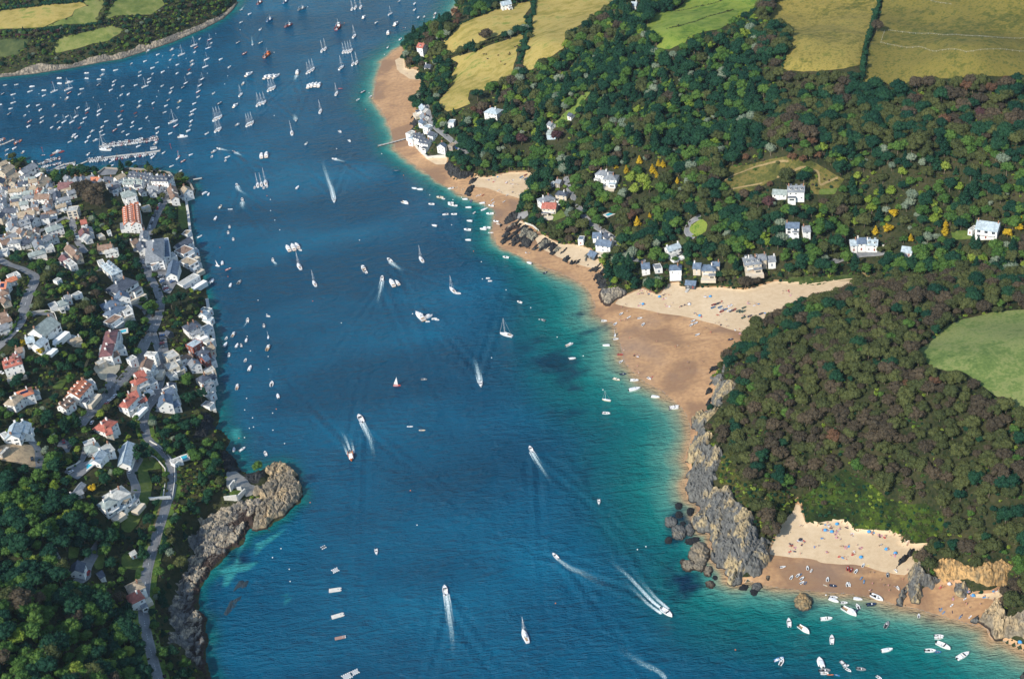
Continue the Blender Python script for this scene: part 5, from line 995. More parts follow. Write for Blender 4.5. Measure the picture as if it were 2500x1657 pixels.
# the tight streets of the old town, filled between the measured houses
rr = random.Random(21)
TOWN = np.array(q('b0', (-40, 400), (120, 380), (420, 440), (660, 480), (1000, 440), (1180, 470), (1400, 470), (1500, 520), (1420, 600), (1180, 540), (850, 590), (720, 800), (640, 980), (420, 900), (430, 1080), (300, 1200), (0, 1280), (-40, 1500)))
for yy in range(int(TOWN[:, 1].min()), int(TOWN[:, 1].max()), 10):
    for xx in range(0, 340, 15):
        x = xx+rr.uniform(-4, 4)+(yy//10 % 2)*7; y = yy+rr.uniform(-2, 2)
        if not inside(np.array([x]), np.array([y]), TOWN)[0] or rr.random() < .2: continue
        p = at1(x, y, 7)
        if bW(np.array([p[0]]), np.array([p[1]]))[0] < 7: continue
        L = rr.uniform(6.5, 10.5); w_ = rr.uniform(5.2, 7)
        if any((p[0]-a[0])**2+(p[1]-a[1])**2 < (a[2]*.8+math.hypot(L, w_)*.34)**2 for a in HOUSEPOS): continue
        if any(seg_dist(np.array([p[0]]), np.array([p[1]]), w2, False)[0] < 5.5 for w2, _ in ROADW[:4]): continue
        base = math.radians(22)+(.5*(x/150-1)); rz = base+(math.pi/2 if rr.random() < .3 else 0)+rr.uniform(-.12, .12)
        house_w(p[0], p[1], L, rz, w_, rr.choice([5, 5.5, 6, 7]), 'G' if rr.random() < .82 else 'H', rr.choice('wwwwwwccb'), rr.choice('ttnggggdddteo'), OT, '', None, x, y)
for tl, x, y, w_, h_, k_, c_, r_ in [('c0', 2240, 690, 7, 5, 'G', 'w', 'g'), ('c1', 20, 640, 8, 4, 'F', 'w', 'p'), ('c1', 40, 880, 7, 5, 'G', 'c', 't'), ('c1', 60, 1030, 7, 4, 'F', 'w', 'e'), ('c0', 2240, 1060, 8, 6, 'G', 'w', 'g'), ('c1', 50, 1130, 7, 4, 'F', 'c', 'p'), ('c1', 60, 1220, 7, 5, 'G', 'w', 'd'), ('c0', 2150, 980, 6, 5, 'G', 'w', 'n'), ('c0', 2090, 1000, 6, 4, 'F', 'w', 'p'), ('c0', 2330, 700, 7, 4, 'F', 'w', 'a'), ('b0', 2230, 1330, 6, 4, 'F', 'b', 'p'), ('b0', 2260, 1480, 6, 3, 'F', 'w', 'p'),
        ('b0', 1010, 1180, 6, 4, 'G', 'w', 'g'), ('b0', 1160, 1150, 5, 3, 'F', 'c', 'p'), ('b0', 900, 1410, 6, 4, 'G', 'c', 'n'), ('b0', 560, 1280, 7, 4, 'F', 'w', 'p'), ('b0', 620, 1180, 6, 4, 'G', 'w', 'e'), ('b0', 200, 1200, 7, 5, 'G', 'w', 'g'), ('b0', 290, 1230, 7, 5, 'G', 'w', 'd'), ('b0', 250, 1100, 7, 4, 'G', 'w', 'n'), ('b0', 1750, 650, 6, 4, 'G', 'w', 'g'), ('b0', 1640, 640, 5, 4, 'G', 'w', 'd'), ('b0', 1680, 820, 5, 4, 'F', 'c', 'p'), ('b0', 1600, 1050, 6, 4, 'G', 'w', 'n'),
        ('c0', 60, 560, 7, 5, 'G', 'w', 'n'), ('c0', 30, 640, 7, 5, 'G', 'w', 'g'), ('c0', 130, 90, 6, 4, 'G', 'w', 'o'), ('c0', 60, 330, 6, 4, 'G', 'c', 'n'), ('c0', 610, 380, 6, 3, 'F', 'w', 'p'), ('c0', 870, 790, 6, 4, 'G', 'c', 't'), ('c0', 990, 1290, 6, 5, 'G', 'w', 'p'), ('c0', 1040, 1270, 5, 4, 'F', 'w', 'p'), ('c0', 380, 1400, 6, 4, 'G', 'w', 'e'), ('c0', 1380, 880, 6, 4, 'F', 'w', 'p'), ('c0', 1300, 960, 6, 5, 'G', 'w', 'n'), ('c0', 1760, 1120, 6, 5, 'G', 'w', 'g'), ('c0', 1740, 1270, 6, 5, 'F', 'w', 'p'), ('c0', 1620, 1480, 6, 5, 'G', 'w', 'r'), ('c0', 2000, 1530, 7, 5, 'G', 'w', 'u'), ('c0', 1960, 1350, 7, 6, 'F', 'w', 'p'), ('c0', 2060, 1130, 6, 4, 'F', 'c', 'p'),
        ('d0', 290, 300, 6, 4, 'F', 'w', 'p'), ('d0', 1030, 390, 5, 4, 'F', 'w', 'p'), ('d0', 1190, 510, 6, 4, 'F', 'w', 'a'), ('d0', 880, 990, 5, 3, 'G', 's', 'g'), ('d0', 2030, 600, 5, 3, 'F', 'w', 'p')]:
    D_ = q(tl, (x, y))[0]; p = at1(*D_, lift=h_); house_w(p[0], p[1], 7.8, .45+(1.57 if (x+y) % 3 < 1 else 0)+(x % 7)*.03, w_, h_, k_, c_, r_, WF if x > 1900 or tl == 'c1' else OT if tl == 'b0' else HV, '', None, *D_)
label_all(house_items, 16)
print('HOUSES', len(house_items))

# ------------------------------------------------------------------ walls, pontoons, jetties
STONE = paint('wall_stone', (.34, .31, .26), .9, .25, 1.2); STONEP = paint('wall_render', (.62, .60, .54), .85, .12, .8); WOODP = paint('pontoon_deck', (.46, .44, .40), .8, .2, 1.5); PILE = paint('pile_wood', (.12, .10, .08), .8)
def strip(name, label, cat, pts, w, z0, z1, mat, rel=True, group=None, posts=None):
    p = np.array(pts); c = at(p[:, 0], p[:, 1]) if rel else at0(p[:, 0], p[:, 1])
    n = len(c); d = np.gradient(c[:, :2], axis=0); d /= np.linalg.norm(d, axis=1)[:, None]; nr = np.stack([-d[:, 1], d[:, 0]], 1)
    e = c[0]; rings = []
    for i in range(n):
        g0 = (c[i, 2] if rel else 0); a = c[i, :2]+nr[i]*w/2-e[:2]; b = c[i, :2]-nr[i]*w/2-e[:2]; zz = g0-(e[2] if rel else 0)
        rings.append([(a[0], a[1], zz+z0), (b[0], b[1], zz+z0), (b[0], b[1], zz+z1), (a[0], a[1], zz+z1)])
    mb = MB(); mb.loft(rings)
    me_ = mb.mesh(name, [mat])
    if posts is None:
        o = link(name, me_, None, (e[0], e[1], e[2] if rel else 0)); tag(o, label, cat, group); return o
    root = empty(name, (e[0], e[1], 0)); tag(root, label, cat, group); link('deck', me_, root)
    for i in range(n):
        for s in (-1, 1):
            t_ = MB(); q_ = c[i, :2]+nr[i]*s*w*.55-e[:2]; t_.tube((q_[0], q_[1], -1.5), (q_[0], q_[1], posts), .22, .2, 8); link('post', t_.mesh('post', [PILE], True), root)
    return root
def dens(pts, n):
    P_ = np.array(pts); L = np.concatenate([[0], np.cumsum(np.hypot(*np.diff(P_, axis=0).T))]); t_ = np.linspace(0, L[-1], n)
    return list(zip(np.interp(t_, L, P_[:, 0]), np.interp(t_, L, P_[:, 1])))
strip('sea_wall', 'long stone sea wall below the old town lawn and hotels', 'wall', q('b0', (2150, 760), (2172, 900), (2190, 1060), (2205, 1150), (2225, 1250), (2280, 1480), (2310, 1560)), 2.2, -4, 2.0, STONEP)
strip('sea_wall', 'pale promenade wall along the lower waterfront ending at the rocks', 'wall', q('c1', (30, 330), (50, 460), (72, 610), (100, 720), (112, 810), (108, 1000), (100, 1120), (112, 1260), (104, 1500)) + q('d1', (100, 0), (120, 50)), 2.4, -4, 2.2, STONEP)
strip('sea_wall', 'curved stone wall under the white houses on the harbour point', 'wall', q('b0', (2010, 500), (2100, 505), (2195, 565), (2235, 640), (2222, 700), (2150, 750)), 1.6, -4, 2.4, STONE)
strip('sea_wall', 'stone quay wall in front of the long white hotel', 'wall', q('b0', (1125, 445), (1212, 382), (1370, 392), (1480, 386), (1780, 410), (1955, 435), (2000, 490)), 1.6, -4, 2.0, STONE)
strip('sea_wall', 'pale stone wall between the inn and the upper beach', 'wall', q('b2', (-10, 40), (60, 110), (135, 195), (210, 262), (320, 250), (430, 245)), 1.2, -1, 2.4, STONEP)
for i, (lb, p_) in enumerate([('white garden wall curving round the grey green roofed house', q('c0', (340, 480), (450, 460), (560, 452), (630, 480), (660, 560))), ('pale wall beside the long lawn', q('d0', (1660, 560), (1780, 565), (1850, 640), (1915, 720), (1905, 900), (1880, 1070))), ('low wall on the sea side of the lower coast road', q('d0', (1730, 390), (1850, 455), (1950, 560), (2020, 700), (2020, 850), (1990, 1060))),
                              ('white wall in front of the big villa garden', q('d0', (770, 710), (880, 660), (930, 620))), ('garden wall above the red roofed villa', q('c0', (1600, 560), (1580, 700)) if 0 else q('c0', (600, 960), (640, 880), (660, 800))), ('white wall along the driveway of the long white house', q('b4', (730, 1270), (780, 1280), (840, 1292))), ('pale wall on the cove edge', q('b2', (1330, 1010), (1420, 1040), (1490, 1100)))]):
    strip('garden_wall', lb, 'wall', dens(p_, 14), .5, -.5, 1.5, STONEP, group='garden walls')
PONT = [('long pontoon lined with dinghies beside the tall white yacht', q('b0', (1150, 125), (1300, 118), (1500, 95), (1700, 65), (1830, 38)), 3), ('straight pontoon with boats along its near side', q('b0', (1020, 290), (1150, 262), (1300, 240), (1500, 218), (1700, 196), (1850, 172)), 3),
        ('inner harbour pontoon crowded with small white boats', q('b0', (560, 410), (650, 370), (740, 330), (870, 310)), 3), ('short pontoon with red hulled boats at the left edge', q('b0', (-20, 115), (60, 90), (160, 45)), 2.6), ('pontoon behind the boat sheds', q('b0', (440, 330), (560, 290), (640, 270)), 2.5)]
for lb, p_, w_ in PONT: strip('pontoon', lb, 'pontoon', dens(p_, 6), w_, -.2, .5, WOODP, False, 'pontoons in the inner harbour', 2.6)
strip('gangway', 'sloping gangway from the quay to the straight pontoon', 'gangway', q('b0', (885, 350), (1010, 298)), 2.2, .6, 1.0, WOODP, False, None, 1.4)
strip('jetty', 'thin wooden ferry jetty across the upper beach', 'jetty', dens(q('b1', (2000, 128), (2150, 92), (2340, 40)), 9), 1.6, 1.2, 1.6, WOODP, False, None, 1.9)
strip('jetty', 'small jetty at the harbour point', 'jetty', q('b0', (2230, 515), (2330, 498)), 2, 1, 1.4, WOODP, False, None, 1.8)
strip('footbridge', 'white stone footbridge over the sunken coast road', 'bridge', q('d0', (1740, 1108), (1850, 1100), (1990, 1090)), 2.6, 4.2, 5.2, STONEP)
strip('slipway', 'narrow grey slipway running into the water by the boat sheds', 'slipway', q('b0', (70, 305), (180, 288), (290, 270)), 5, -1.2, .5, STONE, False)
strip('stairway', 'wooden steps from the boathouse to the sand', 'stairs', q('c3', (870, 175), (825, 240)), 2.2, -.2, .8, WOODP)
# ruined fort by the rocks
fo = q('d1', (300, 960), (350, 890)); 
e = empty('ruined_fort', at1(*q('d1', (330, 1010))[0])); tag(e, 'ruined stone fort walls on the tan rocks', 'ruin')
for nm_, pts_, hh_ in [('wall', q('d1', (225, 1050), (380, 1065)), 2.6), ('wall', q('d1', (380, 1065), (470, 960)), 2.2), ('wall', q('d1', (300, 965), (345, 890), (365, 900)), 4.0), ('wall', q('d1', (430, 955), (370, 930)), 1.6)]:
    c_ = at(np.array(pts_)[:, 0], np.array(pts_)[:, 1]); m_ = MB()
    for i in range(len(c_)-1):
        a_, b_ = c_[i], c_[i+1]; m_.box(((a_[0]+b_[0])/2-e.location[0], (a_[1]+b_[1])/2-e.location[1], (a_[2]+b_[2])/2-e.location[2]+hh_/2), (np.hypot(*(b_-a_)[:2]), .9, hh_+2), 0, math.atan2(b_[1]-a_[1], b_[0]-a_[0]))
    link(nm_, m_.mesh('wall', [STONEP]), e)
# swimming pools
POOLM = bpy.data.materials.new('pool_water'); t = nt(POOLM); finish(t, ramp(t, noise(t, .8, 3, objco(t)), [(.3, (.03, .36, .5)), (.7, (.06, .48, .6))]), .1, spec=.6)
for tl, x, y, lx, ly, rz, lb in [('b0', 0, 0, 0, 0, 0, None), ('c0', 1412, 690, 6, 4, .2, 'small round garden pool by the maroon roofed villas'), ('d0', 1000, 690, 9, 3.5, .95, 'long pool in the big villa garden'), ('b2', 2310, 905, 7, 3.5, .5, 'pool on the pale terrace in the valley'), ('d0', 2120, 580, 5, 5, .3, 'pale square pool beside the coast road'), ('c1', 40, 830, 4, 3, .4, 'blue pool on the waterfront terrace')]:
    if not lb: continue
    w_ = at1(*q(tl, (x, y))[0]); e = empty('swimming_pool', w_, rz); tag(e, lb, 'pool')
    m_ = MB(); m_.box((0, 0, .3), (lx, ly, .5)); link('water', m_.mesh('water', [POOLM]), e)
    m_ = MB()
    for s in (-1, 1): m_.box((0, s*(ly/2+.7), .3), (lx+2.8, 1.38, .7)); m_.box((s*(lx/2+.7), 0, .3), (1.38, ly, .7))
    link('surround', m_.mesh('surround', [STONEP]), e); burn([tuple(v) for v in np.array(project(at(*np.array(q(tl, (x-70, y-50), (x+70, y-50), (x+70, y+50), (x-70, y+50))).T))).T])

# ------------------------------------------------------------------ cars
def car_meshes(col, nm):
    pm = paint('car_'+nm, col, .25, .03, 2, .6); mb = MB()
    prof = [(-2.1, .45), (-2.15, .8), (-1.95, 1.0), (1.1, .98), (2.0, .85), (2.15, .6), (2.1, .35)]
    def extr(prof, w0, w1, m=0):
        n = len(prof); V = [(x, -w0 if z < 1.05 else -w1, z) for x, z in prof]+[(x, w0 if z < 1.05 else w1, z) for x, z in prof]
        mb.add(V, [list(range(n))[::-1], list(range(n, 2*n))]+[[i, (i+1) % n, n+(i+1) % n, n+i] for i in range(n)], m)
    extr(prof[::-1], .88, .88); body = mb
    cab = MB(); 
    V = [(-1.75, -.8, 1.0), (.95, -.8, 1.0), (.35, -.62, 1.46), (-1.3, -.62, 1.46), (-1.75, .8, 1.0), (.95, .8, 1.0), (.35, .62, 1.46), (-1.3, .62, 1.46)]
    cab.add(V, [(0, 1, 2, 3), (7, 6, 5, 4), (1, 5, 6, 2), (4, 0, 3, 7)], 0)
    body.box((-.48, 0, 1.49), (1.7, 1.3, .07), 0)
    wh = MB(); wh.tube((0, -.1, 0), (0, .1, 0), .32, .32, 12, 0); wh.tube((0, -.12, 0), (0, .12, 0), .17, .17, 8, 1)
    return body.mesh('body', [pm]), cab.mesh('windows', [GLASS]), wh.mesh('wheel', [paint('tyre', (.02, .02, .02), .8), paint('rim', (.5, .5, .5), .3)])
CARC = {'silver': (.5, .52, .54), 'black': (.012, .012, .014), 'white': (.75, .75, .75), 'blue': (.03, .10, .28), 'red': (.42, .02, .02), 'grey': (.14, .15, .16)}
CARM = {k: car_meshes(v, k) for k, v in CARC.items()}; car_items = []
def car(tile, x, y, dx, dy, col, place):
    D_ = q(tile, (x, y), (x+dx, y+dy)); a, b = at1(*D_[0]), at1(*D_[1]); e = empty('parked_car', (a[0], a[1], a[2]+.62 if 1 else 0), math.atan2(b[1]-a[1], b[0]-a[0]))
    bo, wi, wh = CARM[col]; link('body', bo, e); link('windows', wi, e)
    for sx in (-1.3, 1.3):
        for sy in (-.84, .84): link('wheel', wh, e, (sx, sy, .32))
    e['category'] = 'car'; e['group'] = 'cars parked along streets and yards'; car_items.append((e, col+' car', place, D_[0][0], D_[0][1]))
cc = ['silver', 'black', 'white', 'blue', 'grey', 'black', 'silver', 'red', 'white', 'grey']
for i in range(9): car('c0', 1845+i*10, 60+i*21, 30, -8, cc[i], 'in the waterfront car park')
for i in range(5): car('c0', 1925+i*16, 60+i*16, 30, -8, cc[(i*3+1) % 10], 'in the waterfront car park')
for i in range(11): car('b0', 1905-i*17, 640+i*42, -14, 40, cc[(i*7+2) % 10], 'parked down the town street')
for i, y in enumerate((745, 800, 835, 865, 880)): car('c0', 1870, y, 40, -4, ['blue', 'black', 'red', 'black', 'grey'][i], 'on the terrace parking strip')
for x, y, dx, dy, c_ in [(245, 545, -15, 40, 'black'), (210, 680, -20, 30, 'white'), (95, 815, -30, 20, 'black')]: car('c0', x, y, dx, dy, c_, 'on the curving hillside road')
for t_, x, y, dx, dy, c_, pl in [('d0', 740, 400, 5, 30, 'red', 'in the hillside drive'), ('d0', 795, 460, 10, 30, 'black', 'in the hillside drive'), ('d0', 820, 750, 30, -10, 'white', 'at the villa gate'), ('d0', 1005, 510, 5, 30, 'black', 'in the big villa garden'), ('d0', 1010, 550, 5, 30, 'grey', 'in the big villa garden'), ('d0', 1500, 745, 10, -30, 'white', 'on the drive by the long lawn'), ('d0', 1500, 640, 10, -30, 'blue', 'on the drive by the long lawn'), ('d0', 1065, 180, 20, -30, 'white', 'under the red roofed villa'), ('d0', 965, 65, 10, -30, 'blue', 'under the red roofed villa'),
                            ('e0', 1025, 360, 10, -30, 'red', 'on the coach house drive'), ('e0', 765, 310, 10, 30, 'white', 'in the woodland drive'), ('b3', 770, 1360, 30, 6, 'black', 'beside the white gabled house'), ('c0', 25, 1175, 30, 20, 'white', 'in front of the red hipped villa'), ('b0', 1660, 1460, -5, 30, 'white', 'beside the harbour hotel'), ('b0', 640, 905, 20, -20, 'white', 'on the old town lane'), ('b0', 600, 930, 20, -20, 'black', 'on the old town lane'), ('d0', 375, 600, 5, 30, 'black', 'on the building site'), ('c0', 1500, 830, 40, 10, 'black', 'in the villa courtyard'), ('b2', 540, 150, 30, 30, 'blue', 'behind the far beach'), ('b2', 570, 170, 30, 30, 'white', 'behind the far beach'), ('b2', 600, 200, 30, 30, 'silver', 'behind the far beach'), ('c0', 1330, 1440, 30, -8, 'white', 'in the roadside bays'), ('c0', 1300, 1470, 30, -8, 'silver', 'in the roadside bays'), ('c0', 1260, 1500, 30, -8, 'white', 'in the roadside bays'), ('c0', 1230, 1535, 30, -8, 'red', 'in the roadside bays')]: car(t_, x, y, dx, dy, c_, pl)
label_all(car_items, 8)
# ------------------------------------------------------------------ boats
GEL = paint('white_gelcoat', (.80, .80, .78), .3, .04, 1, .5); TEAK = paint('teak', (.36, .24, .14), .7); DARKH = paint('dark_interior', (.07, .08, .09), .6); METAL = paint('mast_metal', (.70, .70, .70), .4)
NAVY = paint('navy_canvas', (.02, .05, .14), .7); GREYC = paint('grey_canvas', (.34, .36, .38), .8); RUBG = paint('grey_rubber', (.45, .46, .47), .6); COVW = paint('white_canvas', (.66, .68, .70), .8); BLACK = paint('black_plastic', (.015, .015, .017), .4)
HC = dict(white=GEL, red=paint('red_hull', (.40, .05, .04), .4), navy=paint('navy_hull', (.015, .035, .09), .35), orange=paint('orange_hull', (.62, .17, .05), .4), blue=paint('blue_hull', (.04, .20, .42), .4), cream=paint('cream_hull', (.62, .54, .38), .5), green=paint('green_hull', (.03, .12, .09), .5), grey=paint('grey_hull', (.25, .27, .28), .5), yellow=paint('yellow_hull', (.70, .50, .05), .5))
def stations(L, B, n=10, stern=.84, p=2.1):
    out = []
    for i in range(n):
        s = i/(n-1); b = B/2*(stern+(1-stern)*min(s/.4, 1))*(1-max((s-.45)/.55, 0)**p); out.append((-L/2+L*s, max(b, .03), s))
    return out
def open_hull(L, B, H, mat_, inner=None, tube=.16):
    mb = MB(); rings = []
    for x, b, s in stations(L, B):
        z = H*(1+.35*s*s); bi = max(b-tube, .012); zf = .28*H
        rings.append([(x, 0, -.3), (x, b*.78, -.12), (x, b, z), (x, bi, z), (x, max(bi-.05, .01), zf), (x, -max(bi-.05, .01), zf), (x, -bi, z), (x, -b, z), (x, -b*.78, -.12)])
    mb.loft(rings)
    if inner: mb.m = [1 if i % 9 == 4 else 0 for i in range(len(mb.f))]
    return mb.mesh('hull', [mat_, inner or mat_])
def deck_hull(L, B, H, mat_, deck, p=2.1, stern=.84):
    mb = MB(); rings = []
    for x, b, s in stations(L, B, 12, stern, p):
        z = H*(1+.3*s*s); rings.append([(x, 0, -.4), (x, b*.75, -.2), (x, b, z), (x, b*.9, z+.03), (x, 0, z+.08), (x, -b*.9, z+.03), (x, -b, z), (x, -b*.75, -.2)])
    mb.loft(rings); mb.m = [1 if (i < (len(rings)-1)*8 and i % 8 in (3, 4)) else 0 for i in range(len(mb.f))]
    return mb.mesh('hull', [mat_, deck])
def part(name, mats, *boxes, tubes=()):
    mb = MB()
    for b in boxes: mb.box(b[0], b[1], b[2] if len(b) > 2 else 0, 0, b[3] if len(b) > 3 else 1.0)
    for t_ in tubes: mb.tube(*t_)
    return mb.mesh(name, mats)
def wedge(name, mats, x0, x1, w, z0, z1, slope=.5, m=0):
    mb = MB(); V = [(x0, -w/2, z0), (x1, -w/2, z0), (x1, w/2, z0), (x0, w/2, z0), (x0+slope*.3, -w*.42, z1), (x1-slope, -w*.40, z1), (x1-slope, w*.40, z1), (x0+slope*.3, w*.42, z1)]
    mb.add(V, [(3, 2, 1, 0), (4, 5, 6, 7), (0, 1, 5, 4), (1, 2, 6, 5), (2, 3, 7, 6), (3, 0, 4, 7)], m); return mb.mesh(name, mats)
def outboard(L, n=1): return part('outboard_engine', [BLACK], ((-L/2-.25, 0, .75), (.5, .4, .55)), ((-L/2-.2, 0, .2), (.18, .16, .9)))
ENG = {}
def model(kind, hc='white'):
    """list of (part name, mesh, list of sub-parts)"""
    h = HC[hc]
    if kind == 'motorboat':
        L = 5.6; return L, [('hull', open_hull(L, 2.2, .75, h, GEL), []), ('seat', part('seat', [GEL], ((-.9, 0, .5), (.5, 1.4, .45))), []), ('foredeck', wedge('foredeck', [GEL], .5, 2.3, 1.35, .72, .95, .9), []), ('windscreen', wedge('windscreen', [GLASS], .2, .75, 1.6, .8, 1.25, .35), []), ('outboard_engine', outboard(L), [])]
    if kind == 'covered_boat':
        L = 5.4; return L, [('hull', deck_hull(L, 2.2, .75, h, GEL), []), ('cover', wedge('cover', [COVW if hc != 'navy' else NAVY], -2.3, 1.2, 1.8, .75, 1.15, .9), []), ('outboard_engine', outboard(L), [])]
    if kind == 'cabin_boat':
        L = 6.4; return L, [('hull', open_hull(L, 2.4, .85, h, TEAK), []), ('cabin', wedge('cabin', [GEL], -.4, 2.4, 1.75, .7, 1.75, 1.0), []), ('windscreen', wedge('windscreen', [GLASS], -.3, 1.75, 1.6, 1.28, 1.68, .65), []), ('outboard_engine', outboard(L), [])]
    if kind == 'dinghy':
        L = 3.6; return L, [('hull', open_hull(L, 1.6, .5, h, DARKH if hc != 'white' else RUBG, .13), []), ('seat', part('seat', [TEAK], ((-.3, 0, .38), (.3, 1.1, .05)), ((.7, 0, .4), (.26, .9, .05))), [])]
    if kind == 'inflatable':
        L = 4.6; return L, [('hull', open_hull(L, 2.1, .55, h if hc != 'white' else GEL, DARKH, .42), []), ('console', part('console', [GEL], ((.1, 0, .6), (.5, .5, .7))), []), ('seat', part('seat', [BLACK], ((-.8, 0, .5), (.7, .5, .5))), []), ('outboard_engine', outboard(L), [])]
    if kind == 'yacht':
        L = 10.4; cab = wedge('cabin', [GEL], -1.2, 3.0, 1.9, 1.0, 1.55, 1.4)
        mast = part('mast', [METAL], tubes=[((.9, 0, 1.2), (.9, 0, 14.0), .13, .10, 6), ((.9, -1.1, 6), (.9, 1.1, 6), .05, .05, 5), ((.9, -.8, 10), (.9, .8, 10), .05, .05, 5)])
        rig = part('rigging', [METAL], tubes=[((5.1, 0, 1.3), (.9, 0, 13.4), .07, .05, 5), ((-5.0, 0, 1.1), (.9, 0, 13.9), .03, .03, 4), ((.8, 1.5, 1.1), (.9, 0, 13.4), .025, .025, 4), ((.8, -1.5, 1.1), (.9, 0, 13.4), .025, .025, 4)])
        return L, [('hull', deck_hull(L, 3.3, 1.0, h, GEL, 2.0, .7), []), ('cabin', cab, [('window', part('window', [GLASS], ((.6, .86, 1.28), (2.2, .12, .2)), ((.6, -.86, 1.28), (2.2, .12, .2))))]), ('mast', mast, [('boom', part('boom', [NAVY if hc == 'navy' else GEL], tubes=[((.8, 0, 2.5), (-3.2, 0, 2.4), .2, .14, 6)]))]), ('rigging', rig, []), ('cockpit', part('cockpit', [TEAK], ((-3.2, 0, 1.12), (2.6, 1.3, .08))), []), ('sprayhood', wedge('sprayhood', [NAVY if hc != 'white' else GREYC], -1.9, -1.0, 1.8, 1.1, 1.9, .3), [])]
    if kind == 'small_yacht':
        L = 6.8; return L, [('hull', deck_hull(L, 2.3, .75, h, GEL, 2.0, .7), []), ('cabin', wedge('cabin', [GEL], -.4, 2.0, 1.3, .75, 1.15, .9), []), ('mast', part('mast', [METAL], tubes=[((.6, 0, .9), (.6, 0, 8.6), .10, .08, 6)]), [('boom', part('boom', [NAVY], tubes=[((.5, 0, 1.7), (-2.2, 0, 1.6), .14, .1, 6)]))]), ('rigging', part('rigging', [METAL], tubes=[((3.3, 0, 1), (.6, 0, 8.2), .04, .03, 4), ((-3.3, 0, .8), (.6, 0, 8.5), .025, .025, 4)]), [])]
    if kind == 'cruiser':
        L = 12.0; return L, [('hull', deck_hull(L, 3.9, 1.4, h, GEL, 2.4, .9), []), ('cabin', wedge('cabin', [GEL], -3.4, 3.6, 3.0, 1.4, 2.7, 2.4), [('windscreen', wedge('windscreen', [GLASS], -2.6, 2.75, 2.85, 1.9, 2.45, 1.0))]), ('flybridge', wedge('flybridge', [GEL], -3.2, .6, 2.5, 2.7, 3.2, .5), []), ('swim_platform', part('swim_platform', [TEAK], ((-6.4, 0, .5), (1.0, 3.2, .12))), []), ('cockpit', part('cockpit', [TEAK], ((-4.7, 0, 1.5), (2.0, 2.6, .06))), []), ('radar_arch', part('radar_arch', [GEL], ((-2.9, 0, 3.9), (.35, 2.3, .12)), ((-2.9, 1.1, 3.5), (.3, .1, .9)), ((-2.9, -1.1, 3.5), (.3, .1, .9))), [])]
    if kind == 'fishing_boat':
        L = 12.5; return L, [('hull', open_hull(L, 4.2, 1.5, h, RUBG, .25), []), ('wheelhouse', wedge('wheelhouse', [HC['orange'] if hc in ('orange',) else GEL], 1.0, 3.8, 2.4, .9, 3.6, .7), [('windscreen', part('windscreen', [GLASS], ((2.2, 0, 2.9), (2.25, 2.3, .6))))]), ('mast', part('mast', [METAL], tubes=[((1.2, 0, 3.4), (1.2, 0, 7.6), .12, .07, 6), ((-4.6, 0, 1.0), (-4.6, 0, 5), .12, .08, 6), ((-4.6, 0, 4.6), (1.0, 0, 5.2), .06, .06, 5)]), []), ('winch', part('winch', [BLACK], ((-2.0, 0, 1.0), (1.2, 1.8, 1.0))), [])]
    if kind == 'sailing_dinghy':
        L = 4.4; sail = MB(); sail.add([(.5, -.02, 1.0), (-1.9, .35, 1.1), (.45, .1, 6.0), (.5, -.06, 1.0), (-1.9, .31, 1.1), (.45, .06, 6.0)], [(0, 1, 2), (5, 4, 3), (0, 3, 4, 1), (1, 4, 5, 2), (2, 5, 3, 0)])
        return L, [('hull', open_hull(L, 1.6, .5, h, GEL), []), ('mast', part('mast', [METAL], tubes=[((.6, 0, .3), (.55, 0, 6.3), .06, .04, 5)]), []), ('sail', sail.mesh('sail', [GEL]), [])]
    if kind == 'paddleboard':
        mb = MB(); mb.loft([[(x, b, .0), (x, b, .14), (x, -b, .14), (x, -b, .0)] for x, b in ((-1.6, .18), (-1.2, .36), (0, .42), (1.0, .34), (1.6, .06))]); return 3.2, [('board', mb.mesh('board', [h]), []), ('deck_pad', part('deck_pad', [GREYC], ((-.5, 0, .15), (1.1, .5, .03))), [])]
    if kind == 'kayak':
        mb = MB(); mb.loft([[(x, 0, 0), (x, b, .12), (x, b*.7, .3), (x, -b*.7, .3), (x, -b, .12)] for x, b in ((-1.9, .04), (-1.2, .3), (0, .38), (1.2, .28), (1.9, .04))]); return 3.8, [('hull', mb.mesh('hull', [h]), []), ('seat', part('seat', [BLACK], ((-.2, 0, .31), (.7, .4, .06))), [])]
KINDN = dict(motorboat='open motorboat', covered_boat='small boat under a cover', cabin_boat='small cabin motorboat', dinghy='little dinghy', inflatable='inflatable speedboat', yacht='sailing yacht with tall mast', small_yacht='small sailing boat', cruiser='big motor cruiser', fishing_boat='fishing boat', sailing_dinghy='sailing dinghy with raised sail', paddleboard='paddleboard', kayak='kayak')
KCAT = dict(motorboat='motorboat', covered_boat='motorboat', cabin_boat='motorboat', dinghy='dinghy', inflatable='inflatable boat', yacht='yacht', small_yacht='sailing boat', cruiser='motor cruiser', fishing_boat='fishing boat', sailing_dinghy='sailing dinghy', paddleboard='paddleboard', kayak='kayak')
GRPB = dict(motorboat='open motorboats on the water', covered_boat='covered boats on their moorings', cabin_boat='cabin motorboats on the water', dinghy='dinghies on the water and sand', inflatable='inflatable boats', yacht='yachts at anchor', small_yacht='small sailing boats', cruiser='motor cruisers', fishing_boat='fishing boats', sailing_dinghy='sailing dinghies', paddleboard='paddleboards', kayak='kayaks')
MODELS = {}; boat_items = []
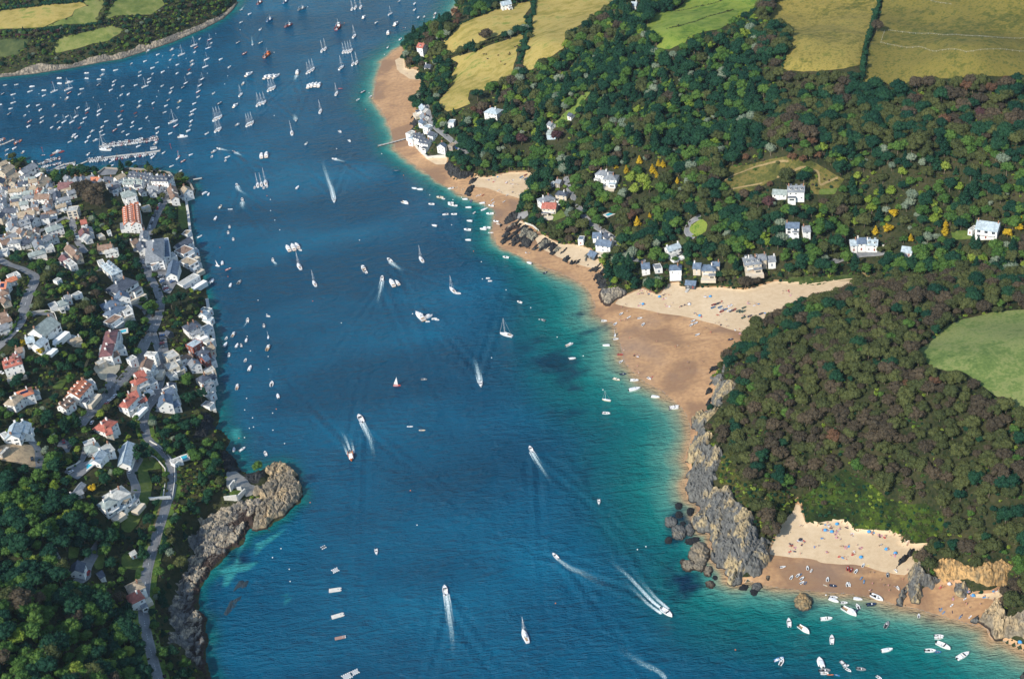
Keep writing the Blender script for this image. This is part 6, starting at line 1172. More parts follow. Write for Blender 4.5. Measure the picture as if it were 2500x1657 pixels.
def boat_at(x, y, ang, kind, hc='white', sc=1.0, place=None, look=None, Dx=0, Dy=0, z=None):
    if (kind, hc) not in MODELS: MODELS[kind, hc] = model(kind, hc)
    L, parts = MODELS[kind, hc]
    zz = max(float(hsample(x, y)), 0) if z is None else z
    if zz > .3: zz += .12
    e = empty({'covered_boat': 'motorboat', 'cabin_boat': 'motorboat', 'small_yacht': 'sailboat', 'inflatable': 'inflatable_boat', 'cruiser': 'motor_cruiser'}.get(kind, kind), (x, y, zz+(.25 if zz > .3 else 0)), ang); e.scale = (sc, sc, sc)
    for nm, me_, subs in parts:
        o = link(nm, me_, e)
        for sn, sm in subs: link(sn, sm, o)
    e['category'] = KCAT[kind]; e['group'] = GRPB[kind]
    boat_items.append((e, look or (hc+' '+KINDN[kind]), place or 'on the water', Dx, Dy)); return e
BR = random.Random(5)
def dirang(tile, x, y, ia, z=0.0):           # heading read as an angle on the photograph (0 = right, 90 = up)
    D = q(tile, (x, y))[0]; a = at0(np.array([D[0]]), np.array([D[1]]), z)[0]
    b = at0(np.array([D[0]+6*math.cos(math.radians(ia))]), np.array([D[1]-6*math.sin(math.radians(ia))]), z)[0]
    return D, a, math.atan2(b[1]-a[1], b[0]-a[0])
def place_of(x, y):
    if y > 1230 and x > 1550: return 'off the sunbathers beach'
    if x < 520 and y < 270: return 'in the crowded anchorage' if y < 270 else ''
    if x < 520 and y < 420: return 'off the town pontoons'
    if x < 620 and y < 1100: return 'off the town waterfront'
    if y < 160: return 'in the far channel'
    if y < 330: return 'in the upper channel'
    if x > 1300: return 'off the big beach'
    if x > 880 and 410 < y < 620: return 'off the small cove'
    return 'in mid channel'
def boat(tile, x, y, ia, kind, hc='white', sc=1.0, place=None, look=None, z=0.0):
    D, a, rz = dirang(tile, x, y, ia, z)
    if z: a = at1(*D)
    boat_at(a[0], a[1], rz, kind, hc, sc, place or place_of(*D), look, D[0], D[1], None if z else 0.0)
    return D
def many(tile, pts, ia, kinds, hc='white', jit=12, sc=1.0, **k):
    for p in pts: boat(tile, p[0], p[1], ia+BR.uniform(-jit, jit), BR.choice(kinds), hc, sc*BR.uniform(.88, 1.15), **k)
SM = ['motorboat', 'motorboat', 'covered_boat', 'covered_boat', 'cabin_boat', 'inflatable']
many('a0', [(60, 985), (190, 980), (372, 1003), (685, 905), (690, 968), (1000, 847), (1000, 908), (1190, 810), (1335, 815), (1142, 918), (155, 1095), (348, 1060), (508, 1046), (945, 1030), (155, 1190), (125, 1258), (0, 1210)], 5, SM)
many('a0', [(1180, 872), (1517, 737), (1675, 712), (1822, 635), (1762, 790), (1812, 727), (1710, 592), (1985, 578), (1998, 642), (1965, 694), (2048, 752), (2215, 712), (2220, 752), (2248, 606), (2305, 452), (1880, 835), (1614, 833), (1614, 878), (1760, 855), (2045, 850), (2182, 857), (1722, 915), (1720, 952), (1320, 943), (1310, 987), (1415, 1000), (1567, 988),
            (1872, 995), (1985, 1020), (1970, 1068), (1280, 1045), (508, 1108), (918, 1090), (777, 1140), (328, 1230), (442, 1218), (623, 1222), (468, 1273), (902, 1248), (1140, 1327), (1410, 1223), (1483, 1092), (1400, 1100), (1618, 1172), (1607, 1235), (1770, 1193), (1917, 1225), (2055, 1245), (2243, 1200), (2285, 1122), (2245, 1270), (1900, 1300), (2210, 1330), (2208, 1402), (2195, 1455),
            (1695, 1358), (1400, 1383), (1382, 1342), (1383, 1445), (1524, 1465), (1533, 1415), (1228, 1405), (1182, 1467), (1622, 1490), (1818, 1480), (645, 1340), (775, 1348), (982, 1367), (880, 1350), (948, 1422), (288, 1335), (486, 1360), (483, 1410), (332, 1462), (600, 1473), (686, 1483), (1065, 1520), (1167, 1520), (1418, 1522), (1817, 1535), (1967, 1545), (2175, 1513), (860, 1555), (1190, 1560), (1475, 1556), (2215, 1290)], 30, SM, sc=.95)
for x, y in [(800, 1073), (2183, 807), (2262, 552), (343, 1403), (1410, 1285), (1563, 1308), (918, 1477), (1325, 1505), (1003, 1305)]: boat('a0', x, y, 28, 'dinghy' if BR.random() < .4 else 'motorboat', 'red', 1.1)
for x, y in [(1135, 983), (2110, 1012), (1942, 1160), (675, 1412), (105, 1318), (35, 1085)]: boat('a0', x, y, 28, 'motorboat', 'navy')
boat('a0', 2075, 1177, 28, 'cabin_boat', 'cream'); boat('a0', 1570, 1345, 28, 'dinghy', 'grey')
for x, y, c_, s in [(630, 1058, 'white', .85), (795, 1035, 'white', 1), (1675, 1005, 'white', .8), (2097, 637, 'white', .9), (2240, 530, 'white', .85), (2000, 1412, 'white', 1.05)]: boat('a0', x, y, 20, 'yacht', c_, s)
for x, y, c_ in [(1013, 1265, 'white'), (1150, 1278, 'white'), (743, 1408, 'white'), (833, 1410, 'white'), (2145, 965, 'navy'), (2335, 918, 'navy'), (2308, 992, 'navy'), (2290, 1062, 'red'), (880, 1350, 'white'), (2030, 1455, 'red')]: boat('a0', x, y, 30, 'small_yacht', c_)
boat('a0', 803, 957, 15, 'cruiser', 'white', .75)
RAFT = [([(1355, 590), (1390, 570)], 60, 'a1'), ([(1600, 605), (1632, 600), (1662, 600), (1690, 590)], 60, 'a1'), ([(1710, 745), (1752, 728)], 60, 'a1'), ([(1190, 840), (1220, 825), (1250, 805)], 55, 'a1'), ([(745, 1040), (775, 1030), (800, 1018)], 55, 'a1'), ([(620, 1210), (655, 1198), (690, 1185)], 50, 'a1'), ([(120, 1380), (150, 1370), (182, 1355)], 50, 'a1'), ([(140, 1508), (175, 1495)], 50, 'a1'), ([(495, 1445), (520, 1435), (548, 1425)], 60, 'a1'), ([(1700, 110), (1740, 95), (1800, 90)], 60, 'a1')]
for i, (pts, ia, tl) in enumerate(RAFT):
    for x, y in pts: boat(tl, x, y, ia+BR.uniform(-4, 4), 'yacht', 'white', BR.uniform(.85, 1.0), None, 'white yacht tied alongside others')
for x, y, ia, s in [(1725, 425, 50, 1.0), (1575, 790, 40, 1.05), (1520, 1085, 60, .9), (1335, 1290, 65, .95), (415, 1100, 45, .85), (1005, 1540, 95, 1.0), (2140, 168, 30, .75)]: boat('a1', x, y, ia, 'yacht', 'white', s)
boat('a1', 60, 462, 20, 'small_yacht', 'red', .9); boat('a1', 42, 562, 20, 'small_yacht', 'blue', 1.1); boat('a1', 25, 690, 25, 'small_yacht', 'white', 1.1); boat('a1', 10, 775, 20, 'small_yacht', 'white', 1.1)
for x, y, ia in [(715, 895, 35), (765, 890, 35), (825, 888, 30), (1200, 1000, 60), (1237, 990, 62), (1280, 985, 65), (1320, 988, 65)]: boat('a1', x, y, ia, 'cruiser', 'white', .95, None, 'white motor cruiser rafted with others')
boat('a1', 512, 866, 30, 'cruiser', 'white', 1.0); boat('a1', 355, 1225, 40, 'cruiser', 'white', .8); boat('a1', 1835, 205, 50, 'cruiser', 'white', .75); boat('a1', 2205, 285, 45, 'cruiser', 'white', .95); boat('a1', 2115, 385, 80, 'cruiser', 'white', .9); boat('a1', 1068, 840, 78, 'cruiser', 'white', .95, None, 'white motor cruiser trailing white foam')
for x, y, c_, ia in [(635, 38, 'red', 35), (930, 28, 'blue', 35), (1120, 110, 'grey', 20), (748, 238, 'blue', 30), (968, 302, 'red', 22)]: boat('a1', x, y, ia, 'fishing_boat', c_, .9)
boat('a1', 722, 642, 38, 'fishing_boat', 'orange', 1.15, None, 'big orange decked lifeboat style workboat'); boat('a1', 1540, 320, 50, 'fishing_boat', 'red', 1.35, None, 'long red passenger ferry boat')
many('a1', [(420, 118), (520, 168), (420, 262), (642, 345), (187, 690), (285, 778), (103, 1080), (378, 1443), (1977, 265), (2255, 458), (2112, 550), (1765, 1155), (1912, 1118), (2240, 20), (75, 502), (445, 970), (25, 1545)], 35, SM)
for x, y, c_ in [(385, 495, 'navy'), (645, 498, 'grey'), (460, 622, 'red'), (172, 1195, 'navy'), (1825, 1065, 'navy')]: boat('a1', x, y, 25, 'motorboat', c_, 1.2)
boat('a1', 1563, 1023, 0, 'paddleboard', 'red', 1.6); boat('a1', 1560, 1522, -35, 'inflatable', 'white', 1.2); boat('a1', 550, 520, -80, 'inflatable'); boat('a1', 1050, 1395, -80, 'motorboat', 'grey', 1.1)
many('a2', [(60, 48), (60, 118), (103, 205), (168, 198), (285, 203), (297, 165), (228, 268), (160, 380)], 50, SM); boat('a2', 72, 392, 25, 'motorboat', 'red', .8, None, 'red speedboat trailing foam near the russet trees')
many('b0', [(850, 5), (883, 17), (807, 72), (1030, 15), (1105, 55), (1000, 70), (170, 147), (82, 165), (76, 220), (270, 192), (1020, 215), (1282, 300), (1545, 297), (1762, 250), (1598, 125), (1800, 88), (2203, 222), (1980, 353), (2052, 265), (1285, 352), (1005, 365), (2303, 1165), (2355, 665), (2083, 408), (1888, 198)], 28, SM)
boat('b0', 658, 197, 20, 'cabin_boat', 'white', 1.5); boat('b0', 605, 225, 20, 'dinghy', 'red', 1.4); boat('b0', 712, 187, 10, 'dinghy', 'red', 1.6); boat('b0', 2113, 295, 28, 'motorboat', 'red', 1.1); boat('b0', 500, 228, 0, 'motorboat', 'navy')
boat('b0', 2110, 15, 5, 'cruiser', 'white', .85); boat('b0', 1218, 165, 178, 'yacht', 'white', 1.35, None, 'large white yacht with very tall mast'); boat('b0', 2065, 240, 40, 'sailing_dinghy', 'red', 1.0)
for i in range(4): boat('b0', 1745+i*18, 150-i*3, 95, 'motorboat', 'white', 1)
# boats packed along the pontoons
for tl, a, b, n, side, name in [('b0', (1165, 130), (1820, 45), 24, 1, 'on the long pontoon near side'), ('b0', (1180, 112), (1820, 22), 26, -1, 'on the long pontoon far side'), ('b0', (1030, 298), (1800, 205), 28, 1, 'on the straight pontoon near side'), ('b0', (1020, 278), (1200, 248), 6, -1, 'on the straight pontoon far side'),
                                ('b0', (470, 330), (640, 275), 11, -1, 'in the inner harbour'), ('b0', (480, 365), (700, 310), 12, 1, 'in the inner harbour'), ('b0', (520, 300), (700, 262), 9, -1, 'in the inner harbour'), ('b0', (600, 405), (870, 325), 14, 1, 'in the inner harbour'), ('b0', (420, 380), (560, 400), 7, 1, 'in the inner harbour'), ('b0', (0, 60), (60, 40), 4, -1, 'at the left edge pontoon'), ('b0', (160, 90), (250, 50), 5, 1, 'at the left edge pontoon')]:
    for i in range(n):
        u = (i+.5)/n; x = a[0]+(b[0]-a[0])*u; y = a[1]+(b[1]-a[1])*u+side*4
        c_ = BR.choice(['white']*6+['red', 'grey', 'navy']) if tl == 'b0' and 'left' not in name else BR.choice(['orange', 'red', 'white'])
        boat(tl, x+BR.uniform(-5, 5), y+BR.uniform(-3, 3), (-80 if side > 0 else 75)+BR.uniform(-14, 14), BR.choice(['inflatable', 'motorboat', 'inflatable', 'dinghy', 'motorboat']), c_, BR.uniform(1.0, 1.35), name)
many('b1', [(1170, 93), (105, 187), (85, 240), (262, 250), (240, 287), (1070, 598), (45, 675), (0, 665)], 45, SM, jit=25)
boat('b1', 1668, 60, -40, 'motorboat', 'white', 1); boat('b1', 160, 150, 165, 'motorboat'); boat('b1', 335, 182, 160, 'motorboat', 'navy'); boat('b1', 1495, 268, 175, 'motorboat'); boat('b1', 655, 235, 88, 'cruiser', 'white', .95); boat('b1', 712, 225, 85, 'cruiser', 'white', 1.0)
boat('b1', 612, 572, 95, 'yacht', 'white', .95, None, 'left yacht of the three tied together'); boat('b1', 655, 562, 95, 'yacht', 'white', .9, None, 'middle yacht of the three tied together'); boat('b1', 703, 548, 100, 'yacht', 'white', 1.15, None, 'tallest yacht of the three tied together')
for x, y in [(575, 597), (680, 600), (718, 585)]: boat('b1', x, y, 80, 'dinghy', 'white', 1.2)
boat('b1', 368, 562, 120, 'inflatable'); boat('b1', 432, 738, 100, 'motorboat', 'white', 1.1); boat('b1', 1492, 752, -82, 'motorboat', 'white', 1.3, None, 'speedboat with the longest foam trail up channel')
boat('b1', 180, 820, 50, 'motorboat', 'cream', 1.1); boat('b1', 127, 953, 60, 'covered_boat', 'white', 1.1); boat('b1', 285, 1052, 95, 'motorboat', 'white', .9); boat('b1', 270, 1117, 95, 'motorboat', 'white', .9); boat('b1', 328, 1193, 95, 'motorboat', 'white', .9)
boat('b1', 145, 1500, 170, 'sailing_dinghy'); boat('b1', 203, 1468, 90, 'covered_boat', 'white', 1.1); boat('b1', 272, 1540, 20, 'motorboat', 'red', 1.0); boat('b1', 785, 1432, 95, 'motorboat'); boat('b1', 962, 1303, 120, 'cruiser', 'white', .95); boat('b1', 1020, 1290, 115, 'cruiser', 'white', 1.0); boat('b1', 1065, 1272, 125, 'cruiser', 'white', .85); boat('b1', 1102, 1318, -20, 'dinghy', 'white', 1.1)
boat('b1', 1090, 1512, 120, 'yacht', 'white', 1.1); boat('b1', 2130, 1438, 140, 'motorboat', 'white', 1.4); boat('b1', 1830, 1535, 115, 'cabin_boat', 'white', 1.5); boat('b1', 2310, 775, -20, 'cabin_boat', 'white', 1.3); boat('b1', 2210, 402, 0, 'kayak', 'navy', 1.8); boat('b1', 295, 845, 0, 'paddleboard', 'white', 1.5)
many('b2', [(55, 608), (120, 620), (253, 790), (475, 775), (475, 797), (520, 807), (640, 733), (680, 828), (940, 808), (928, 900), (413, 908), (513, 905), (692, 983), (287, 1037), (668, 1085), (850, 1078), (892, 1062), (995, 988), (676, 1203), (1110, 1402), (1380, 1468), (837, 778), (475, 607)], 175, SM, jit=14, sc=1.05)
boat('b2', 350, 712, 175, 'motorboat', 'cream', 1.2); boat('b2', 865, 850, 20, 'small_yacht', 'white', 1.0); boat('b2', 708, 755, 60, 'dinghy', 'blue', 1.2); boat('b2', 747, 888, 40, 'dinghy', 'white', 1); boat('b2', 387, 727, 170, 'dinghy'); boat('b2', 1023, 1018, 170, 'dinghy', 'white', 1, None); boat('b2', 935, 1115, 0, 'paddleboard', 'white', 1.5); boat('b2', 135, 1430, 125, 'yacht', 'white', 1.0)
many('c1', [(72, 112), (92, 105), (298, 155), (332, 725), (250, 765), (480, 790), (240, 840), (372, 850), (280, 958), (470, 1018), (376, 1328), (495, 560)], 70, SM, jit=18); boat('c1', 400, 120, 55, 'inflatable', 'grey', 1.4); boat('c1', 682, 622, 92, 'motorboat', 'grey'); boat('c1', 733, 755, 85, 'small_yacht', 'blue', .7); boat('c1', 733, 512, -10, 'dinghy')
boat('c1', 420, 848, 100, 'motorboat', 'grey', .9); boat('c1', 732, 878, 60, 'cabin_boat', 'cream', 1.2); boat('c1', 522, 1112, 65, 'covered_boat', 'white', 1.2); boat('c1', 773, 1292, 80, 'inflatable', 'white', 1.4); boat('c1', 845, 1435, 105, 'covered_boat', 'grey', 1.1); boat('c1', 1265, 140, 120, 'yacht', 'white', .95)
boat('c1', 2045, 80, 85, 'motorboat', 'white', 1.4); boat('c1', 2160, 135, 120, 'cruiser', 'white', 1.0); boat('c1', 2220, 130, 130, 'cruiser', 'white', .7); boat('c1', 2217, 1312, 0, 'sailing_dinghy', 'red', 1.3); boat('c1', 1855, 0, 120, 'motorboat', 'white', 1.1)
boat('c2', 495, 215, 135, 'yacht', 'white', 1.0); boat('c2', 562, 250, -5, 'dinghy', 'white', 1.3); boat('c2', 120, 520, 135, 'cruiser', 'white', 1.2, None, 'largest white motor cruiser'); boat('c2', 205, 530, 20, 'cabin_boat', 'white', 1.5); boat('c2', 285, 542, 5, 'dinghy', 'white', 1.2); boat('c2', 318, 553, -5, 'dinghy'); boat('c2', 210, 574, 0, 'dinghy')
boat('c2', 1115, 730, 165, 'yacht', 'white', 1.1); boat('c2', 168, 1240, 0, 'inflatable', 'grey', 1.0); boat('c2', 820, 1295, -80, 'motorboat', 'white', 1.3); boat('c2', 1268, 350, 160, 'motorboat', 'white', .9); boat('c2', 1538, 558, 160, 'inflatable', 'grey', 1.0); boat('c2', 1845, 843, 20, 'cabin_boat'); boat('c2', 1880, 1000, 5, 'covered_boat', 'white', .9); boat('c2', 2268, 850, 180, 'covered_boat', 'white', 1.0)
boat('c2', 2243, 566, 0, 'inflatable', 'white', 1); boat('c2', 1565, 12, 20, 'inflatable', 'navy', .9); boat('c2', 2270, 1480, 170, 'small_yacht', 'cream', .95); boat('c2', 928, 107, 0, 'dinghy'); boat('c2', 905, 75, 0, 'dinghy'); boat('c3', 8, 730, 80, 'sailing_dinghy', 'white', .9)
boat('c3', 235, 1358, 12, 'covered_boat', 'white', 1.55); boat('c3', 473, 1443, -5, 'covered_boat', 'white', 1.1); boat('c3', 690, 1560, 10, 'motorboat', 'white', 1.2); boat('c3', 18, 775, 5, 'inflatable', 'white', .9); boat('c3', 25, 1240, -15, 'motorboat', 'cream', 1); boat('c3', 100, 1180, 5, 'inflatable', 'navy', 1.0); boat('c3', 230, 1252, 0, 'motorboat', 'white', 1.1); boat('c3', 78, 1035, 30, 'inflatable', 'white', .9); boat('c3', 68, 955, 0, 'dinghy', 'red', 1.2); boat('c3', 12, 600, 40, 'inflatable', 'white', .9)
for x, y, ia in [(80, 487, 30), (295, 538, 10), (333, 610, 45), (890, 615, 35), (940, 595, 30), (960, 728, 20), (400, 1228, -30), (910, 570, 25)]: boat('c3', x, y, ia, 'inflatable', 'white', .85, 'stranded on the big beach', None, 1)
boat('c3', 1342, 782, 10, 'inflatable', 'navy', .8, 'stranded on the big beach', None, 1); boat('c3', 430, 1215, 40, 'paddleboard', 'red', 1.2, 'stranded on the big beach', None, 1); boat('c3', 168, 525, 30, 'paddleboard', 'white', 1.3, 'stranded on the big beach', None, 1)
for x, y, c_ in [(1140, 415, 'blue'), (1200, 368, 'navy'), (1220, 412, 'blue'), (1280, 437, 'blue'), (1240, 460, 'red'), (1145, 382, 'red'), (1490, 460, 'green'), (1430, 455, 'green'), (1460, 462, 'green'), (1495, 418, 'green'), (1695, 487, 'navy'), (1562, 515, 'navy'), (1490, 532, 'green'), (1590, 547, 'red'), (1340, 400, 'white'), (1385, 440, 'red'), (1230, 435, 'white'), (1325, 452, 'white'), (1350, 455, 'navy'), (1175, 378, 'navy')]: boat('c3', x, y, 25+BR.uniform(-8, 8), 'dinghy', c_, 1.1, 'in the dinghy park on dry sand', None, 1)
for x, y, c_ in [(1340, 500, 'blue'), (1365, 510, 'blue'), (1395, 520, 'white'), (1420, 560, 'navy'), (1290, 480, 'blue'), (1300, 490, 'white'), (1340, 455, 'red'), (1400, 480, 'navy'), (1430, 490, 'navy'), (1415, 505, 'blue')]: boat('b2', x, y, 30, 'dinghy', c_, 1.1, 'drawn up in the small cove', None, 1)
for x, y, c_ in [(540, 598, 'cream'), (612, 618, 'cream'), (780, 690, 'white'), (810, 682, 'white'), (845, 688, 'red'), (955, 740, 'white'), (965, 770, 'white'), (960, 785, 'white'), (1128, 685, 'white'), (1088, 762, 'white'), (1025, 630, 'white')]: boat('b2', x, y, 35, 'kayak', c_, 1.1, 'on the small cove sand', None, 1)
boat('d1', 338, 480, 90, 'covered_boat', 'white', .9); boat('d1', 435, 478, 35, 'motorboat', 'white', 1.0); boat('d1', 700, 527, 110, 'motorboat', 'white', 1.0); boat('d1', 1685, 560, -80, 'cabin_boat', 'orange', 1.7, None, 'orange and white lifeboat throwing triple foam'); boat('d1', 1795, 128, 120, 'motorboat', 'white', 1.8)
boat('d2', 1398, 478, 115, 'motorboat', 'white', 1.2); boat('d2', 2182, 1083, -85, 'motorboat', 'white', .9); boat('d2', 2268, 62, -5, 'inflatable', 'white', 1.2); boat('d2', 145, 255, 0, 'paddleboard', 'cream', 1.5); boat('d2', 5, 212, 0, 'paddleboard', 'white', 1.4); boat('d3', 690, 5, 0, 'motorboat', 'white', 1.1); boat('d3', 650, 12, 40, 'inflatable', 'grey', .8)
boat('e1', 1978, 104, -80, 'motorboat', 'white', 1.0); boat('e2', 410, 550, 98, 'motorboat', 'white', 1.5); boat('e2', 1332, 1080, 112, 'yacht', 'white', 1.08, None, 'lone white yacht nearest the camera'); boat('e2', 1680, 155, 135, 'motorboat', 'white', 1.1)
boat('e3', 345, 462, -35, 'motorboat', 'white', 1.6, None, 'speedboat throwing the widest white wake')
for x, y, ia, k_, c_, s in [(1150, 527, 95, 'motorboat', 'white', 1.2), (1248, 573, -35, 'cabin_boat', 'white', 1.3), (1085, 768, 20, 'motorboat', 'blue', 1.1), (1102, 785, 60, 'inflatable', 'white', 1.1), (1348, 785, 100, 'covered_boat', 'white', 1.1)]: boat('e3', x, y, ia, k_, c_, s)
for x, y, ia, k_, c_, s in [(96, 360, -5, 'inflatable', 'white', 1), (96, 380, -20, 'covered_boat', 'white', 1.1), (165, 395, 0, 'inflatable', 'white', .9), (255, 371, -8, 'covered_boat', 'white', .95), (380, 362, -25, 'inflatable', 'white', 1.7), (345, 406, 5, 'inflatable', 'navy', 1.2), (254, 420, 115, 'inflatable', 'white', 1), (198, 455, -30, 'cabin_boat', 'white', 1.55), (238, 452, 30, 'inflatable', 'navy', 1.0), (48, 502, 5, 'motorboat', 'white', 1.2), (445, 540, 60, 'inflatable', 'grey', 1.2), (83, 638, 90, 'motorboat', 'white', 1.2),
                            (448, 708, 12, 'covered_boat', 'white', 1.2), (790, 615, 0, 'inflatable', 'white', 1.1), (788, 627, 0, 'dinghy', 'white', 1.3), (818, 680, -25, 'motorboat', 'white', 1.5), (733, 711, 0, 'inflatable', 'white', 1.3), (782, 719, 0, 'dinghy', 'blue', 1.0), (948, 746, 28, 'motorboat', 'white', 1.5), (656, 480, 90, 'inflatable', 'white', .7), (12, 790, 110, 'covered_boat', 'white', 1.4), (38, 842, 3, 'inflatable', 'grey', 1.3), (36, 860, 0, 'dinghy', 'white', 1.2), (160, 800, -45, 'motorboat', 'grey', 1.0), (178, 812, 20, 'inflatable', 'white', .8), (192, 837, -30, 'inflatable', 'white', .8), (277, 832, -8, 'inflatable', 'grey', 1.1), (395, 888, -30, 'inflatable', 'white', .8)]: boat('e4', x, y, ia, k_, c_, s)
boat('e4', 73, 867, 0, 'kayak', 'orange', 1.0); boat('e4', 120, 870, -15, 'paddleboard', 'blue', 1.0)
SB = 'on the sunbathers beach'
for x, y, ia, k_, c_ in [(1110, 162, 10, 'inflatable', 'white'), (1167, 230, 60, 'inflatable', 'white'), (1210, 217, 45, 'inflatable', 'white'), (1237, 237, 40, 'inflatable', 'white'), (1236, 262, 30, 'inflatable', 'white'), (1258, 265, 50, 'dinghy', 'blue'), (1272, 168, 95, 'inflatable', 'white'), (1297, 185, 60, 'dinghy', 'white'), (1226, 212, 40, 'kayak', 'blue')]: boat('e3', x, y, ia, k_, c_, .75, SB, None, 1)
for x, y, ia, k_, c_, s in [(188, 170, 80, 'inflatable', 'red', .8), (210, 181, 60, 'inflatable', 'red', .8), (243, 190, 55, 'inflatable', 'white', .8), (55, 243, 80, 'inflatable', 'white', .8), (93, 283, -10, 'inflatable', 'navy', .9), (185, 273, 90, 'inflatable', 'white', .8), (198, 275, -60, 'inflatable', 'white', .8), (290, 150, 60, 'inflatable', 'white', .7), (450, 213, 90, 'inflatable', 'grey', .8), (518, 300, -50, 'dinghy', 'white', .9), (505, 187, -50, 'dinghy', 'white', .8), (277, 235, 50, 'paddleboard', 'blue', 1), (295, 257, 80, 'paddleboard', 'blue', 1), (928, 487, 60, 'paddleboard', 'blue', 1), (938, 478, 60, 'paddleboard', 'navy', 1), (995, 485, 45, 'paddleboard', 'white', 1), (820, 457, 45, 'paddleboard', 'blue', 1), (803, 437, 60, 'paddleboard', 'blue', 1), (792, 436, 100, 'paddleboard', 'navy', .9), (873, 412, 45, 'paddleboard', 'white', 1), (960, 370, 35, 'paddleboard', 'white', .9), (40, 279, -20, 'paddleboard', 'cream', .9), (877, 453, 100, 'kayak', 'navy', .7), (320, 152, 0, 'paddleboard', 'yellow', .7)]: boat('e4', x, y, ia, k_, c_, s, SB, None, 1)
label_all(boat_items, 13); print('BOATS', len(boat_items))

# floating pontoon platforms moored in the lower channel, cage raft, buoys
FL = []
for tl, x, y, ia, lx, ly, m_, lb in [('e1', 1500, 547, 8, 7.2, 3.2, STONEP, 'long cream floating platform, farthest of the moored platforms'), ('e1', 1530, 845, 16, 7.2, 3.1, STONEP, 'cream floating platform with small hatch, middle of the moored platforms'), ('e1', 1558, 1097, 12, 6, 2.1, paint('rusty_deck', (.34, .22, .18), .8), 'rusty brown floating platform with fenders, nearest of the moored platforms')]:
    D, a, rz = dirang(tl, x, y, ia); e = empty('floating_platform', (a[0], a[1], 0), rz); tag(e, lb, 'platform', 'platforms moored in the lower channel')
    link('deck', part('deck', [m_], ((0, 0, .45), (lx, ly, .5))), e); link('hatch', part('hatch', [GREYC], ((lx*.3, 0, .76), (.8, .8, .12))), e)
    for s in (-1, 1): link('fender', part('fender', [GEL], tubes=[((lx/2+.3, s*ly*.3, .1), (lx/2+.3, s*ly*.3, .7), .3, .3, 8)]), e)
for tl, x, y, n, lb in [('e1', 1505, 318, 3, 'square raft ringed with white floats in the lower channel'), ('e1', 1370, 52, 2, 'small dark raft with four white floats'), ('e1', 1640, 1540, 4, 'float covered raft at the bottom edge'), ('e1', 1735, 1490, 3, 'dark raft with white floats near the bottom edge')]:
    D, a, rz = dirang(tl, x, y, 25); e = empty('float_raft', (a[0], a[1], 0), rz); tag(e, lb, 'raft', 'float rafts in the lower channel'); s_ = .6*n
    link('deck', part('deck', [RUBG if n != 2 else DARKH], ((0, 0, .3), (s_*2, s_*1.4, .3))), e)
    for i in range(n+1):
        for sy in (-1, 1): link('float', part('float', [GEL], tubes=[((-s_+2*s_*i/n, sy*s_*.85-.2, .25), (-s_+2*s_*i/n, sy*s_*.85+.2, .25), .42, .42, 8)]), e)
bu = bmesh.new(); bmesh.ops.create_uvsphere(bu, u_segments=10, v_segments=8, radius=.42); bm_w = bpy.data.meshes.new('buoy'); bu.to_mesh(bm_w); bm_r = bm_w.copy(); bm_w.materials.append(GEL); bm_r.materials.append(HC['orange']); bu.free()
bi = []
for tl, pts in [('a0', [(130, 880), (1940, 780), (1828, 1052), (1770, 1252), (1808, 1117), (1077, 1127), (1213, 1205), (1330, 1287), (1718, 1398), (1355, 1135), (163, 1137), (450, 1085), (700, 1128), (595, 950), (337, 1290), (1875, 648), (2147, 677)]), ('a1', [(127, 390), (408, 348), (1188, 82), (1610, 268), (230, 972), (265, 878), (800, 1335), (2073, 632), (30, 848), (800, 607), (1895, 1075), (1855, 1265), (2290, 322), (2312, 322)]), ('b1', [(717, 692), (757, 735), (760, 863), (865, 1085), (175, 1288), (2040, 208), (2293, 457), (1520, 150), (1785, 1203), (807, 972)]), ('b2', [(232, 682), (500, 738), (382, 705), (600, 710), (738, 1330), (828, 1452), (485, 1027)]),
                ('c1', [(268, 55), (615, 327), (1245, 337), (1575, 588), (527, 910), (732, 975), (737, 1120), (483, 1457), (490, 742), (715, 490)]), ('c2', [(35, 483), (1113, 208), (1397, 412), (1702, 751), (946, 990), (2003, 968), (2230, 1358), (1837, 995), (840, 82), (1495, 548)]), ('d1', [(461, 22), (825, 12), (783, 58), (552, 113), (563, 218), (515, 233), (787, 255), (395, 347), (460, 340), (921, 409), (1215, 1088)]), ('d2', [(10, 950), (87, 1348)]), ('e1', [(782, 168), (975, 303), (880, 65), (985, 443)]), ('e2', [(1683, 695)]), ('e3', [(152, 43), (797, 703), (208, 24)]), ('e4', [(45, 343)])]:
    for x, y in pts:
        D = q(tl, (x, y))[0]; a = at0(np.array([D[0]]), np.array([D[1]]))[0]; rd = BR.random() < .15
        o = link('buoy', bm_r if rd else bm_w, None, (a[0], a[1], .2)); o['category'] = 'buoy'; o['group'] = 'mooring buoys'; bi.append((o, ('orange' if rd else 'white')+' mooring buoy', place_of(*D), D[0], D[1]))
label_all(bi, 25)
# channel marker poles
for tl, x, y, c_, lb in [('b0', 1975, 150, 'red', 'tall red marker pole off the straight pontoon'), ('b0', 2062, 235, 'red', 'red marker pole beside a small boat'), ('b0', 498, 190, 'red', 'thin red marker pole off the inner harbour'), ('b0', 850, 85, 'green', 'green marker pole left of the long pontoon'), ('a0', 2082, 1545, 'green', 'green marker pole at the anchorage edge'), ('a0', 2147, 1548, 'green', 'second green marker pole at the anchorage edge')]:
    D = q(tl, (x, y))[0]; a = at0(np.array([D[0]]), np.array([D[1]]))[0]; e = empty('marker_pole', (a[0], a[1], 0)); tag(e, lb, 'marker', 'channel marker poles')
    link('pole', part('pole', [HC[c_]], tubes=[((0, 0, -2), (0, 0, 5), .2, .16, 8)]), e); link('topmark', part('topmark', [HC[c_]], ((0, 0, 5.4), (.7, .7, .8))), e)

